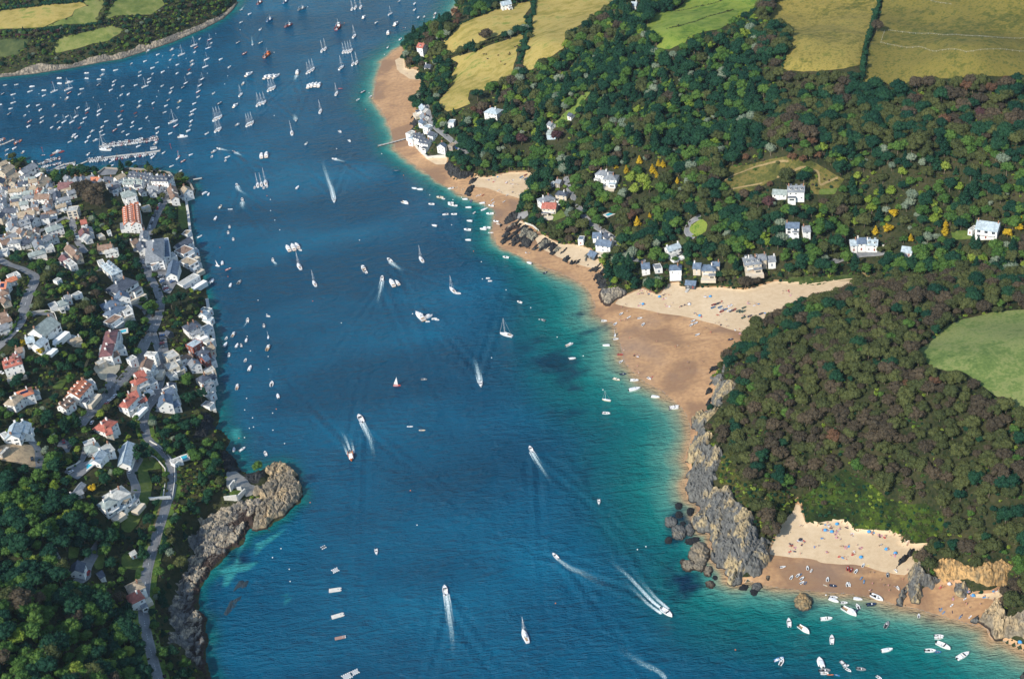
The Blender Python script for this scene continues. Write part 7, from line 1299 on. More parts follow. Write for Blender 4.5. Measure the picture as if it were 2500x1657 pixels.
# ------------------------------------------------------------------ foam trails
foam = bpy.data.materials.new('foam'); t = nt(foam); gp = geoco(t)
fa = N(t, 'ShaderNodeAttribute', attribute_name='foam').outputs['Fac']; n1 = noise(t, 1.3, 6, gp, rough=.8)
s_ = N(t, 'ShaderNodeMath')
s_.operation = 'MULTIPLY_ADD'; t.links.new(n1, s_.inputs[0]); s_.inputs[1].default_value = 1.7; t.links.new(fa, s_.inputs[2]); al = maprange(t, s_.outputs[0], 1.04, 1.7, 0, 1)
bd = N(t, 'ShaderNodeBsdfDiffuse'); t.links.new(mixc(t, al, (.25, .55, .62), (.82, .86, .86)), bd.inputs[0]); tr_ = N(t, 'ShaderNodeBsdfTransparent'); mx = N(t, 'ShaderNodeMixShader')
t.links.new(al, mx.inputs[0]); t.links.new(tr_.outputs[0], mx.inputs[1]); t.links.new(bd.outputs[0], mx.inputs[2]); oo = N(t, 'ShaderNodeOutputMaterial'); t.links.new(mx.outputs[0], oo.inputs[0])
WAKES = []
def wake(tile, pts, w0, w1, label, strands=((0, 1),), dmax=.75, vwave=True, pad=0):
    c = W(q(tile, *pts)); n = 60; L = np.concatenate([[0], np.cumsum(np.hypot(*np.diff(c[:, :2], axis=0).T))]); tt = np.linspace(0, L[-1], n)
    x = np.interp(tt, L, c[:, 0]); y = np.interp(tt, L, c[:, 1])
    for _ in range(6): x[1:-1] = (x[:-2]+x[1:-1]*2+x[2:])/4; y[1:-1] = (y[:-2]+y[1:-1]*2+y[2:])/4
    d = np.stack([np.gradient(x), np.gradient(y)], 1); d /= np.linalg.norm(d, axis=1)[:, None]; nr = np.stack([-d[:, 1], d[:, 0]], 1)
    V = []; Fc = []; A = []; rr = np.random.default_rng(int(pts[0][0]))
    for off, wt in strands:
        b = len(V); K = 7
        for i in range(n):
            u = i/(n-1); wd_ = .85*(w0+(w1-w0)*u**.7)*wt; oc = off*(1+.8*u)
            for k in range(K):
                v = (k/(K-1)-.5)*2; p = (x[i]+nr[i, 0]*(oc+v*wd_/2)-x[0], y[i]+nr[i, 1]*(oc+v*wd_/2)-y[0], .15)
                V.append(p); A.append(dmax*(1-v*v)**.5*((1-u)**.8 if off == 0 else (1-u)**2.2)*(1 if i > 0 else .6) if i < n-1 else 0)
        for i in range(n-1):
            for k in range(K-1): a_ = b+i*K+k; Fc.append([a_, a_+1, a_+1+K, a_+K])
    me_ = mesh_np('foam_wake', V, Fc, [foam], True); add_attr(me_, 'foam', A)
    o = link('foam_wake', me_, None, (x[0], y[0], 0)); tag(o, label, 'wake', 'foam trails behind moving boats', 'stuff'); 
    if vwave: WAKES.append((x[0], y[0], d[0], L[-1]))
S3 = ((0, 1), (1.5, .4), (-1.5, .4))
wake('d1', [(1685, 530), (1655, 430), (1620, 340), (1560, 230)], 2.5, 5, 'triple foam trail behind the orange lifeboat', ((0, .8), (2.2, .8), (-2.2, .8)))
wake('d1', [(1810, 160), (1860, 260), (1910, 370), (1935, 480), (1960, 620)], 3.5, 5, 'foam trail right of the orange lifeboat trail', S3)
wake('d2', [(1405, 500), (1450, 580), (1520, 690), (1600, 810), (1650, 880)], 3, 4, 'foam trail pointing down right in mid channel', S3)
wake('e2', [(420, 580), (440, 700), (455, 830), (480, 1000), (500, 1180), (515, 1370)], 3.5, 5, 'long foam trail running straight towards the bottom edge', S3, .8)
wake('e2', [(1690, 175), (1760, 225), (1850, 290), (2000, 350), (2361, 540)], 2.5, 10, 'faint curved foam trail left of the widest wake', ((0, 1),), .55)
wake('e3', [(335, 452), (250, 385), (170, 300), (90, 215), (0, 140), (-60, 90)], 3.5, 6, 'widest white foam wake off the cliff rocks', ((0, .8), (2.8, .8), (-2.8, .8)), .85)
wake('c2', [(815, 1275), (795, 1180), (770, 1070), (735, 960)], 4, 5, 'foam trail behind the speedboat heading down channel', S3, .8)
wake('c1', [(2045, 95), (2030, 180), (2005, 290), (1990, 410)], 2.5, 4, 'foam trail left of the rafted cruisers', S3)
wake('b1', [(1490, 735), (1465, 620), (1420, 500), (1370, 340), (1350, 220)], 4, 6, 'longest foam trail in the upper channel', S3, .8)
wake('b1', [(175, 152), (240, 165), (310, 180)], 3, 4, 'short foam trail behind the leading boat of two', S3); wake('b1', [(350, 190), (400, 215), (450, 245)], 3, 4, 'short foam trail behind the following boat of two', S3)
wake('b1', [(372, 575), (395, 625), (450, 660), (480, 700)], 3, 5, 'bending foam trail near the three tied yachts', S3); wake('b1', [(432, 760), (435, 810), (435, 860)], 5, 8, 'broad short foam patch below the bending trail', S3)
wake('b1', [(2140, 1452), (2200, 1500), (2300, 1575)], 4, 6, 'foam trail of the boat heading up left in mid channel', S3); wake('b1', [(788, 1445), (825, 1480), (795, 1520)], 3, 4, 'curled foam trail left of the cruisers', vwave=False)
wake('b1', [(1505, 270), (1570, 288), (1650, 308)], 3, 4, 'short sideways foam trail in the upper channel', S3); wake('a1', [(1060, 870), (1045, 905), (1025, 950)], 5, 5, 'foam behind the cruiser in the far channel', S3)
wake('a1', [(1050, 1385), (1040, 1350), (1015, 1310)], 5, 7, 'foam behind the small boat heading down channel', S3); wake('a2', [(65, 398), (30, 420), (-10, 440)], 3, 4, 'foam behind the red speedboat', S3); wake('a1', [(550, 510), (540, 440), (530, 380)], 2, 3, 'faint foam trail in the far channel', dmax=.6)
wake('a1', [(425, 105), (450, 80), (480, 50)], 2, 3, 'faint foam trail below the headland tip', dmax=.6); wake('e3', [(340, 895), (300, 850), (180, 790), (80, 730), (0, 640)], 4, 8, 'broken foam line fading in the lower channel', dmax=.5, vwave=False)
wake('c1', [(490, 575), (450, 630), (400, 665)], 1.5, 2, 'thin foam line off the town waterfront', dmax=.55, vwave=False)
sf = drape('surf_foam', lambda X, Y: .55-np.abs(bE(X, Y)+.35+wob(X, Y, 1.1, .09)), (-260, 480, 640, 1900), [foam], .13, 1.5, snap=0, kind='stuff')
add_attr(sf.data, 'foam', np.full(len(sf.data.vertices), .22)); tag(sf, 'thin broken line of foam lapping along the sandy shore', 'surf')
# bow wave pattern of the moving boats, added to the surface waves of the sea
co = WV[:, :2]; wv = np.zeros(len(co))
for x0, y0, d_, L_ in WAKES:
    rx, ry = co[:, 0]-x0, co[:, 1]-y0; u = rx*d_[0]+ry*d_[1]; v = np.abs(-rx*d_[1]+ry*d_[0])
    arm = v-np.maximum(u, 0)*math.tan(math.radians(17)); fade = np.clip(u/12, 0, 1)*np.exp(-np.maximum(u, 0)/90)
    wv += np.where(u > 0, .16*np.cos(arm*2*math.pi/9)*np.exp(-((arm+3)/9)**2)*fade, 0)
WATER_ME.attributes['wave'].data.foreach_set('value', wv.astype(np.float32))

# ------------------------------------------------------------------ people
SKIN = [paint('skin_fair', (.58, .36, .26), .7), paint('skin_tan', (.40, .23, .15), .7)]; CLOTH = [paint('cloth_'+n_, c_, .8) for n_, c_ in [('navy', (.03, .05, .15)), ('red', (.5, .04, .04)), ('white', (.7, .7, .7)), ('black', (.02, .02, .02)), ('blue', (.05, .3, .6)), ('pink', (.6, .2, .3))]]
CN = ['navy', 'red', 'white', 'black', 'blue', 'pink']
def skinned(name, verts, edges, radii, mat, sub=1):
    me_ = bpy.data.meshes.new(name+'_src'); me_.from_pydata(verts, edges, []); o = bpy.data.objects.new(name, me_); COL.objects.link(o)
    m_ = o.modifiers.new('s', 'SKIN'); lay = me_.skin_vertices[0].data if me_.skin_vertices else None
    if lay is None:
        bm_ = bmesh.new(); bm_.from_mesh(me_); bm_.verts.layers.skin.verify(); bm_.to_mesh(me_); bm_.free(); lay = me_.skin_vertices[0].data
    for i, r in enumerate(radii): lay[i].radius = (r, r) if np.isscalar(r) else r; lay[i].use_root = (i == 0)
    sb = o.modifiers.new('u', 'SUBSURF'); sb.levels = sub; dg = bpy.context.evaluated_depsgraph_get(); dg.update()
    out = bpy.data.meshes.new_from_object(o.evaluated_get(dg)); out.name = name; out.materials.clear(); out.materials.append(mat); bpy.data.objects.remove(o); return out
def body(pose, mat):
    # pelvis, waist, chest, neck, head, headtop | shoulders, elbows, wrists, hands | hips, knees, ankles, toes
    P0 = {'stand': dict(s=(0, 0, .95), up=(0, 0, 1), el=((.02, .34, 1.14), (.05, -.34, 1.14)), wr=((.12, .38, .9), (.2, -.36, .92)), kn=((.06, .12, .5), (-.03, -.12, .5)), an=((0, .13, .08), (-.1, -.13, .08)), to=((.18, .15, .03), (.08, -.15, .03))),
          'walk': dict(s=(0, 0, .93), up=(.06, 0, 1), el=((-.14, .32, 1.16), (.18, -.32, 1.16)), wr=((-.05, .34, .92), (.36, -.3, 1.0)), kn=((.24, .11, .52), (-.1, -.11, .5)), an=((.3, .11, .08), (-.42, -.12, .16)), to=((.48, .12, .04), (-.26, -.12, .04))),
          'sit': dict(s=(0, 0, .14), up=(-.25, 0, .97), el=((-.28, .3, .38), (-.28, -.3, .38)), wr=((-.38, .34, .1), (.1, -.28, .42)), kn=((.46, .14, .46), (.5, -.14, .3)), an=((.72, .15, .08), (.9, -.15, .07)), to=((.92, .17, .04), (1.05, -.17, .14))),
          'lie': dict(s=(0, 0, .13), up=(-1, 0, .04), el=((-.42, .36, .12), (-.42, -.36, .12)), wr=((-.2, .44, .08), (-.66, -.5, .08)), kn=((.46, .12, .14), (.44, -.14, .28)), an=((.88, .13, .08), (.72, -.16, .08)), to=((.96, .15, .16), (.9, -.18, .04)))}[pose]
    s = np.array(P0['s']); up = np.array(P0['up'], float); up /= np.linalg.norm(up)
    V = [s, s+up*.2, s+up*.42, s+up*.56, s+up*.64, s+up*.80]; E = [(0, 1), (1, 2), (2, 3), (3, 4), (4, 5)]; R = [.15, .13, .16, .06, .095, .085]
    for k, sy in enumerate((1, -1)):
        b = len(V); V += [s+up*.46+np.array([0, .19*sy, 0]), P0['el'][k], P0['wr'][k], np.array(P0['wr'][k])+np.array([.06, 0, -.08])]; E += [(2, b), (b, b+1), (b+1, b+2), (b+2, b+3)]; R += [.065, .048, .035, .03]
        b = len(V); V += [s+np.array([0, .10*sy, -.05]), P0['kn'][k], P0['an'][k], P0['to'][k]]; E += [(0, b), (b, b+1), (b+1, b+2), (b+2, b+3)]; R += [.10, .065, .045, .035]
    return skinned('body', [tuple(map(float, v)) for v in V], E, R, mat), s, up
BOD = {}
for pi, pose in enumerate(['stand', 'walk', 'sit', 'lie']):
    me_, s, up = body(pose, SKIN[pi % 2]); cl = []
    for m_ in CLOTH:
        c_ = MB(); s_v, up_v = Vector(tuple(s)), Vector(tuple(up)); c_.tube(s_v-up_v*.10, s_v+up_v*.12, .185, .175, 10); c_.tube(s_v+up_v*.13, s_v+up_v*.47, .175, .20, 10) if pose in ('stand', 'sit') else None; cl.append(c_.mesh('clothes', [m_], True))
    hr = MB(); hp = Vector(tuple(s+up*.80)); hr.tube(hp-Vector(tuple(up))*.05+Vector((-.03, 0, 0)), hp+Vector(tuple(up))*.07+Vector((-.03, 0, 0)), .105, .06, 8); BOD[pose] = (me_, cl, hr.mesh('hair', [paint('hair_brown', (.06, .035, .02), .8)], True))
TOW = [paint('towel_'+n_, c_, .9) for n_, c_ in [('blue', (.06, .3, .6)), ('white', (.7, .7, .7)), ('red', (.5, .07, .06)), ('dark', (.03, .03, .05)), ('pink', (.6, .3, .35))]]; TN = ['blue', 'white', 'red', 'dark', 'pink']
people = []; towels = []
PL = {'c3': 'on the big beach', 'b2': 'on the small cove beach', 'e3': 'on the sunbathers beach', 'e4': 'on the sunbathers beach', 'd4': 'on the sunbathers beach', 'd3': 'on the sunbathers beach', 'a1': 'on the far beach'}
PV = dict(stand='standing', walk='walking', sit='sitting', lie='lying')
for tl, L_ in {'c3': [(310, 375, 6), (345, 225, 9), (390, 250, 8), (590, 287, 8), (625, 392, 5), (755, 410, 3), (850, 385, 4), (1070, 288, 4), (960, 503, 5), (1200, 512, 3), (1525, 365, 5), (1640, 382, 6), (1770, 478, 4), (1970, 435, 3), (1990, 240, 7), (1860, 545, 2), (1450, 688, 7), (1650, 640, 3), (1770, 655, 5), (1700, 610, 4), (1300, 635, 2), (1190, 597, 3), (1290, 567, 1), (1490, 492, 3), (1240, 352, 3), (1325, 385, 4), (490, 808, 1), (718, 860, 2), (850, 865, 1), (1262, 915, 1), (850, 1053, 2), (1020, 1045, 1), (860, 1125, 1), (180, 772, 1), (262, 975, 4), (105, 905, 2), (265, 1095, 1), (230, 1140, 1), (290, 1165, 2), (130, 387, 1), (130, 455, 2), (80, 415, 1), (50, 560, 2), (122, 560, 2), (1050, 655, 1), (1115, 710, 2), (500, 495, 1)],
               'b2': [(900, 522, 3), (960, 516, 4), (1150, 530, 6), (1105, 545, 3), (1180, 550, 3), (1060, 467, 4), (1175, 598, 2), (1190, 665, 3), (1275, 692, 3), (1040, 655, 2), (1222, 575, 2), (1365, 1355, 3), (1050, 925, 1), (200, 230, 3), (260, 220, 3)],
               'e3': [(1165, 15, 4), (1178, 35, 3), (1165, 65, 4), (1225, 77, 1), (1330, 27, 3)], 'd3': [(2145, 1378, 2), (2140, 1525, 4), (2180, 1560, 3)], 'd4': [(90, 1347, 4), (150, 1372, 3), (272, 1392, 6), (75, 1412, 4), (180, 1432, 4), (200, 1490, 6), (370, 1466, 3), (55, 1502, 3), (600, 1450, 4), (650, 1462, 5), (720, 1465, 4), (780, 1480, 3)],
               'e4': [(45, 55, 4), (170, 40, 8), (265, 30, 6), (228, 65, 4), (395, 18, 2), (160, 97, 5), (440, 45, 2), (490, 72, 5), (700, 52, 3), (668, 122, 3), (330, 200, 1), (360, 202, 1), (340, 325, 2), (405, 250, 1), (350, 275, 1), (425, 285, 1), (455, 288, 1), (460, 320, 1), (810, 298, 3), (855, 275, 2), (880, 362, 3), (945, 322, 3), (978, 320, 4), (1012, 350, 3), (1095, 365, 3), (1140, 380, 2), (1160, 322, 4), (955, 400, 1), (980, 405, 2), (990, 432, 1), (1060, 410, 1), (580, 185, 1), (550, 247, 1), (495, 295, 1)], 'a1': [(2215, 760, 2), (2330, 860, 2)]}.items():
    for x, y, n in L_:
        k = .3508 if tl in ('e3', 'e4') else .2004; R_ = (2.2+n*1.3)
        for i in range(n):
            D = q(tl, (x, y))[0]; D = (D[0]+BR.uniform(-R_, R_)*(n > 1), D[1]+BR.uniform(-R_, R_)*.55*(n > 1)); a = at1(*D); a[2] += .34
            pose = BR.choice(['stand', 'walk', 'stand'] if n < 3 else ['sit', 'lie', 'sit', 'stand', 'lie']); ci = BR.randrange(6); me_, cl, hr = BOD[pose]
            e = empty('person', a, BR.uniform(0, 6.28)); link('body', me_, e); link('clothes', cl[ci], e); link('hair', hr, e); e['category'] = 'person'; e['group'] = 'people on the beaches'
            people.append((e, '%s person in %s clothes' % (PV[pose], CN[ci]), PL[tl], D[0], D[1]))
            if n > 2 and i % 3 == 0:
                ti = BR.randrange(5); D2 = (D[0]+BR.uniform(-3, 3), D[1]+BR.uniform(-2, 2)); b_ = at1(*D2)
                m_ = MB(); m_.box((0, 0, .38), (1.9, 1.1, .06)); o = link('beach_towel', m_.mesh('towel', [TOW[ti]]), None, b_, BR.uniform(0, 3)); o['category'] = 'towel'; o['group'] = 'towels on the beaches'; towels.append((o, TN[ti]+' beach towel', PL[tl], D2[0], D2[1]))
label_all(people, 9); label_all(towels, 12); print('PEOPLE', len(people))
pit = []
for tl, x, y, c_ in [('d4', 205, 1340, 0), ('d4', 70, 1412, 0), ('d4', 145, 1428, 0), ('d4', 575, 1428, 0), ('e4', 442, 43, 0), ('e4', 502, 70, 0), ('e4', 1014, 348, 0), ('e4', 857, 272, 1), ('e4', 1322, 655, 0), ('c3', 1105, 287, 0), ('c3', 985, 508, 0), ('c3', 520, 290, 0), ('c3', 865, 377, 1), ('c3', 330, 375, 0), ('c3', 1975, 428, 1), ('e4', 275, 96, 0), ('d3', 2145, 1520, 3), ('e4', 670, 128, 0)]:
    D = q(tl, (x, y))[0]; a = at1(*D); a[2] += .25; e = empty('beach_shelter', a, BR.uniform(-.4, .4)); m_ = MB(); n = 8
    dome = [[(math.cos(t_)*1.3*math.cos(p_), math.sin(t_)*1.1*math.cos(p_), 1.25*math.sin(p_)+.1) for t_ in np.linspace(0, 2*math.pi, 11)[:-1]] for p_ in (0, .5, 1.0, 1.45)]
    m_.loft(dome); link('canopy', m_.mesh('canopy', [TOW[c_]], True), e); link('groundsheet', part('groundsheet', [GREYC], ((0, -.9, .22), (2.2, 1.0, .05))), e); e['category'] = 'beach tent'; e['group'] = 'pop up shelters on the sand'; pit.append((e, TN[c_]+' pop up beach tent', PL[tl], D[0], D[1]))
label_all(pit, 12)
# cattle in the hay field
cow = MB(); cow.loft([[(x, b*math.cos(t_), z+h_*math.sin(t_)) for t_ in np.linspace(0, 2*math.pi, 9)[:-1]] for x, b, z, h_ in ((-1.0, .12, 1.15, .2), (-.85, .33, 1.0, .36), (-.2, .40, .95, .42), (.5, .36, 1.0, .40), (.85, .22, 1.15, .28), (1.15, .13, 1.3, .18), (1.3, .15, 1.35, .17), (1.6, .09, 1.2, .10))])
for sx in (-.75, .6):
    for sy in (-.22, .22): cow.tube((sx, sy, .85), (sx+.03, sy, .45), .12, .07, 6); cow.tube((sx+.03, sy, .46), (sx, sy, 0), .065, .05, 6)
cow.tube((-1.0, 0, 1.25), (-1.1, 0, .6), .04, .03, 5)
cm_ = [cow.mesh('cow', [paint('cow_hide_dark', (.03, .02, .02), .8)], True), cow.mesh('cow', [paint('cow_hide_red', (.16, .06, .03), .8)], True)]
ci = []
for i, (x, y) in enumerate([(855, 637), (883, 637), (900, 690), (1023, 650), (1050, 722), (1098, 755), (1152, 620), (1148, 640), (1158, 637), (1215, 552), (1240, 542)]):
    D = q('a2', (x, y))[0]; a = at1(*D); a[2] += .3; o = link('cow', cm_[1 if i == 4 else 0], None, a, i*1.3); o['category'] = 'cow'; o['group'] = 'cattle grazing in the hay field'; ci.append((o, 'reddish brown cow' if i == 4 else 'dark cow', 'in the lower hay field', D[0], D[1]))
label_all(ci, 8)
# ------------------------------------------------------------------ scatter the trees
WOODW = q('d0', (-200, 720), (250, 680), (420, 720), (700, 640), (860, 840), (820, 1180), (1100, 1150), (1250, 1200), (1400, 1250), (1440, 1440)) + q('e0', (1260, 120), (900, 460), (1280, 560), (1450, 700), (1640, 780), (1700, 1100), (1830, 1568), (1900, 1750), (-200, 1750), (-200, 100))
def sample_grid(sp, seed):
    rr = np.random.default_rng(seed)
    xs = np.arange(-560, 760, sp); ys = np.arange(520, 2300, sp); X, Y = np.meshgrid(xs, ys)
    X = X+rr.uniform(-.42, .42, X.shape)*sp; Y = Y+rr.uniform(-.42, .42, X.shape)*sp
    X = X.ravel(); Y = Y.ravel(); Z = hsample(X, Y)
    px, py = project(np.stack([X, Y, Z], 1)); ok = (px > -50) & (px < 2420) & (py > -50) & (py < 1660) & (Z > .6)
    return X[ok], Y[ok], Z[ok], px[ok], py[ok], rr
HX = np.array([h[0] for h in HOUSEPOS]) if HOUSEPOS else np.zeros(1); HY = np.array([h[1] for h in HOUSEPOS]) if HOUSEPOS else np.zeros(1); HR = np.array([h[2] for h in HOUSEPOS]) if HOUSEPOS else np.zeros(1)
def scatter():
    X, Y, Z, px, py, rr = sample_grid(6.0, 11)
    east = bE(X, Y) > 0; west = bW(X, Y) > 0; north = bN(X, Y) > 0
    ok = np.where(east, bH(X, Y) > 1.5, np.where(west, bW(X, Y) > 4, bN(X, Y) > 7))
    m0 = mask(px, py)
    inw = inside(px, py, np.array(WOODW))
    keep = np.ones(len(X))
    keep = np.where(west & ~inw, .62, keep)
    nz = fbm(X/45, Y/45, 3, 77)
    keep = np.where(north, .55+.3*(nz > .5), keep)
    keep = np.where((m0 == 1) | (m0 == 4), 0, keep); keep = np.where(m0 == 2, .05, keep); keep = np.where(m0 == 3, .16, keep)
    ok &= rr.uniform(0, 1, len(X)) < keep
    X, Y, Z, px, py, nz, m0, inw = [a[ok] for a in (X, Y, Z, px, py, nz, m0, inw)]; west = bW(X, Y) > 0; north = bN(X, Y) > 0
    n = len(X); sc = .6+1.0*rr.uniform(0, 1, n)**1.3; sc = np.where((west & ~inw), rr.uniform(.45, 1.1, n), sc); sc = np.where(north, rr.uniform(.4, .85, n), sc)
    sc = np.where(m0 >= 2, rr.uniform(.25, .55, n), sc)
    hill = (px > 1550) & (py > 640)
    sc = np.where(hill, sc*.82, sc)
    upper = (px > 1750) & (py < 340)
    r1 = rr.uniform(0, 1, n); cl = nz+rr.uniform(-.12, .12, n); K = np.zeros(n, int)
    def pick(table, sel):
        names = [a for a, _ in table]; cw_ = np.cumsum([b for _, b in table]); cw_ = cw_/cw_[-1]
        rv = np.clip((rr.uniform(0, 1, n)*.62+(.38*((cl-.25)/.45))), 0, .9999)
        ii = np.searchsorted(cw_, rv)
        for i in np.nonzero(sel)[0]:
            opts = names[ii[i]]; K[i] = opts[int(r1[i]*997) % len(opts)]
    D, Mi, O, Br, Li, Gr, Ru = [kinds_of(i) for i in range(7)]; PL = kinds_of(8)
    CO = kinds_of(0, 'cone'); FL = kinds_of(0, 'flat')
    pick([(D, 34), (CO, 6), (Mi, 22), (Gr, 4), (Li, 5), (O, 15), (Br, 12), (Ru, 5)], west | north)
    pick([(D, 36), (CO, 7), (Mi, 18), (Gr, 4), (Li, 4), (O, 19), (Br, 11), (Ru, 3), (PL, 1)], ~west & ~north & ~hill & ~upper)
    pick([(D, 20), (Mi, 5), (O, 36), (Br, 36), (Ru, 3)], hill)
    pick([(D, 36), (Mi, 4), (Li, 1), (O, 28), (Br, 20), (Ru, 6), (PL, 5)], upper)
    inw2 = inside(px, py, np.array(WOODW)); pick([(D, 40), (Mi, 30), (Li, 6), (O, 8), (Br, 10), (Ru, 5)], inw2 & west)
    # crown must not hide roads, fields or houses
    hh = np.array([KINDS[k][3]+KINDS[k][4] for k in K])*sc; rad = np.array([KINDS[k][2] for k in K])*sc
    good = np.ones(n, bool)
    for fr, dx in ((.6, 0), (.85, 0), (.5, -.6), (.5, .6), (.5, 0), (.2, 0)):
        cx_, cy_ = project(np.stack([X+dx*rad, Y, Z+hh*fr], 1)); mm_ = mask(cx_, cy_); good &= (mm_ != 1) & ~((mm_ == 4) & (fr < .55) & (dx == 0))
    for hx, hy, hr in zip(HX, HY, HR):
        good &= np.hypot(X-hx, Y-hy) > hr*.8+rad*.75
    sel = np.nonzero(good)[0]
    return X[sel], Y[sel], Z[sel], K[sel], sc[sel], px[sel], py[sel], rr
items = []
GRP = {'round': 'broadleaf trees in the woods and gardens', 'cone': 'dark conifers in the woods', 'flat': 'umbrella pines'}
def tree_place(x, y):
    if x < 560 and y < 330 and y < 190: return 'on the far headland'
    if x < 520:
        if y < 700: return 'among the old town houses'
        if y < 1060: return 'among the hillside villas'
        if x > 360 and y > 1040: return 'on the bank above the rocky shore'
        return 'in the lower left wood'
    if y > 640 and x > 1550: return 'in the wood above the coves'
    if y < 640 and x > 1900: return 'in the upper right wood'
    return 'in the valley wood'
def make_tree(K, x, y, z, s, rz, name='tree'):
    shp = KINDS[K][1]; nm = {'round': 'broadleaf_tree', 'cone': 'conifer', 'flat': 'pine_tree'}[shp]
    e = empty(nm, (x, y, z), rz); e.scale = (s, s, s)
    link('crown', TREE_PARTS[K][0], e); link('trunk', TREE_PARTS[K][1], e)
    e['category'] = 'tree'; return e
# trees the photograph singles out
def special(tile, x, y, look, place, K, s=1.0, lift=3):
    D_ = q(tile, (x, y))[0]; w = at1(D_[0], D_[1], lift); z = hsample(w[0], w[1]); e = make_tree(K, w[0], w[1], z-.2, s, x*.37); e['group'] = GRP[KINDS[K][1]]
    items.append((e, look, place, D_[0], D_[1])); r_ = 13*s*(KINDS[K][2]/4); burn([(D_[0]+r_*math.cos(t_), D_[1]+r_*.8*math.sin(t_)) for t_ in np.linspace(0, 6.28, 12)])
GO = kinds_of(7, 'cone')[0]; GOR = kinds_of(7, 'round')[0]; FLT = kinds_of(0, 'flat')[0]
for x, y, s in [(265, 1000, 1.0), (140, 400, .9), (440, 400, 1.0), (510, 320, .8), (560, 330, .8), (490, 450, .7), (290, 290, .9), (725, 505, .6), (405, 900, .5), (20, 345, .7), (640, 520, .6)]: special('b3', x, y, 'golden yellow conifer', 'in the gardens above the lane', GO, s)
for x, y, s in [(215, 520, 1.9), (330, 560, 2.0), (250, 640, 1.7), (400, 620, 1.7)]: special('b3', x, y, 'broad olive gold cypress', 'beside the golden conifers', kinds_of(4)[0], s)
for x, y, s in [(650, 1100, .8), (790, 1080, 1.3), (860, 900, 1.2), (1455, 1100, .9), (1460, 1020, .7), (1055, 1180, .7), (2170, 1130, 1.2), (2310, 1060, 1.0), (2330, 980, .7)]: special('b4', x, y, 'golden yellow tree', 'beside the upper valley houses', GOR if s > .9 else GO, s*1.1)
for x, y in [(265, 830), (470, 905)]: special('c0', x, y, 'golden yellow tree', 'beside the pale blue roofed house', GOR, 1.2)
special('d0', 1060, 920, 'golden yellow tree', 'beside the white villa', GOR, 1.0)
for x, y in [(1530, 450), (1640, 420), (1700, 500), (1560, 520)]: special('d0', x, y, 'umbrella pine', 'beside the long pale roof', FLT, .8, 8)
for x, y in [(1960, 330), (2070, 290)]: special('c0', x, y, 'umbrella pine', 'between the road and the sea wall', FLT, 1.1, 8)
for x, y in [(2170, 1440), (2300, 1400)]: special('c0', x, y, 'umbrella pine', 'above the promenade end', FLT, 1.0, 8)
special('a2', 780, 1080, 'umbrella pine', 'at the foot of the hay field', FLT, 1.1, 8)
for x, y, s in [(880, 440, 1.5)]: special('a2', x, y, 'wide grey bare tree', 'on the hedge between two fields', kinds_of(3)[0], s, 3)
for x, y, s in [(540, 150, 1), (590, 200, .9), (560, 260, .8)]: special('a2', x-20, y, 'russet tree', 'on the bank by the far beach', kinds_of(6)[0], s*1.2)
for x, y, s in [(1700, 80, 1.2), (1290, 120, 1.1)]: special('b2', x, y-50, 'dark plum coloured tree', 'in the valley wood', kinds_of(8)[0], 1.4)
for x, y, s in [(2050, 250, 1.0), (2180, 280, 1.0), (2340, 230, .9), (1520, 250, .9)]: special('b3', x, y, 'thin russet tree', 'on the sloping meadow', kinds_of(6)[0], s)
for x, y, s in [(980, 180, 1.0)]: special('b0', 1100, 700, 'brownish autumn tree', 'behind the orange roofed house', kinds_of(3)[0], 1.9)
for x, y in [(1000, 620), (900, 640), (1160, 640), (1040, 760), (1150, 800), (980, 700)]: special('b0', x, y, 'big brown tree', 'behind the orange roofed house', kinds_of(3)[1], 1.5)
special('b0', 1400, 370, 'tall dark conifer', 'standing on the old town quay', kinds_of(0, 'cone')[0], 1.0)
TX_, TY_, TZ_, TK_, TS_, TPX, TPY, rr_ = scatter()
TZ_ = TZ_-.2
vis = (TPX > 8) & (TPX < 2358) & (TPY > 8) & (TPY < 1560)
dist = np.hypot(np.hypot(TX_, TY_), CAM_H)
size = np.where(vis, TS_*np.array([KINDS[k][2] for k in TK_])/dist, 0)
order = np.argsort(-size)[:290]
for i in order:
    e = make_tree(int(TK_[i]), TX_[i], TY_[i], TZ_[i], TS_[i], rr_.uniform(0, 6.28)); e['group'] = GRP[KINDS[TK_[i]][1]]
    items.append((e, KLOOK[KINDS[TK_[i]][0]]+{'round': ' tree', 'cone': ' conifer', 'flat': ' pine'}[KINDS[TK_[i]][1]], tree_place(TPX[i], TPY[i]), TPX[i], TPY[i]))
label_all(items, 40)
rest = np.setdiff1d(np.arange(len(TX_)), order)

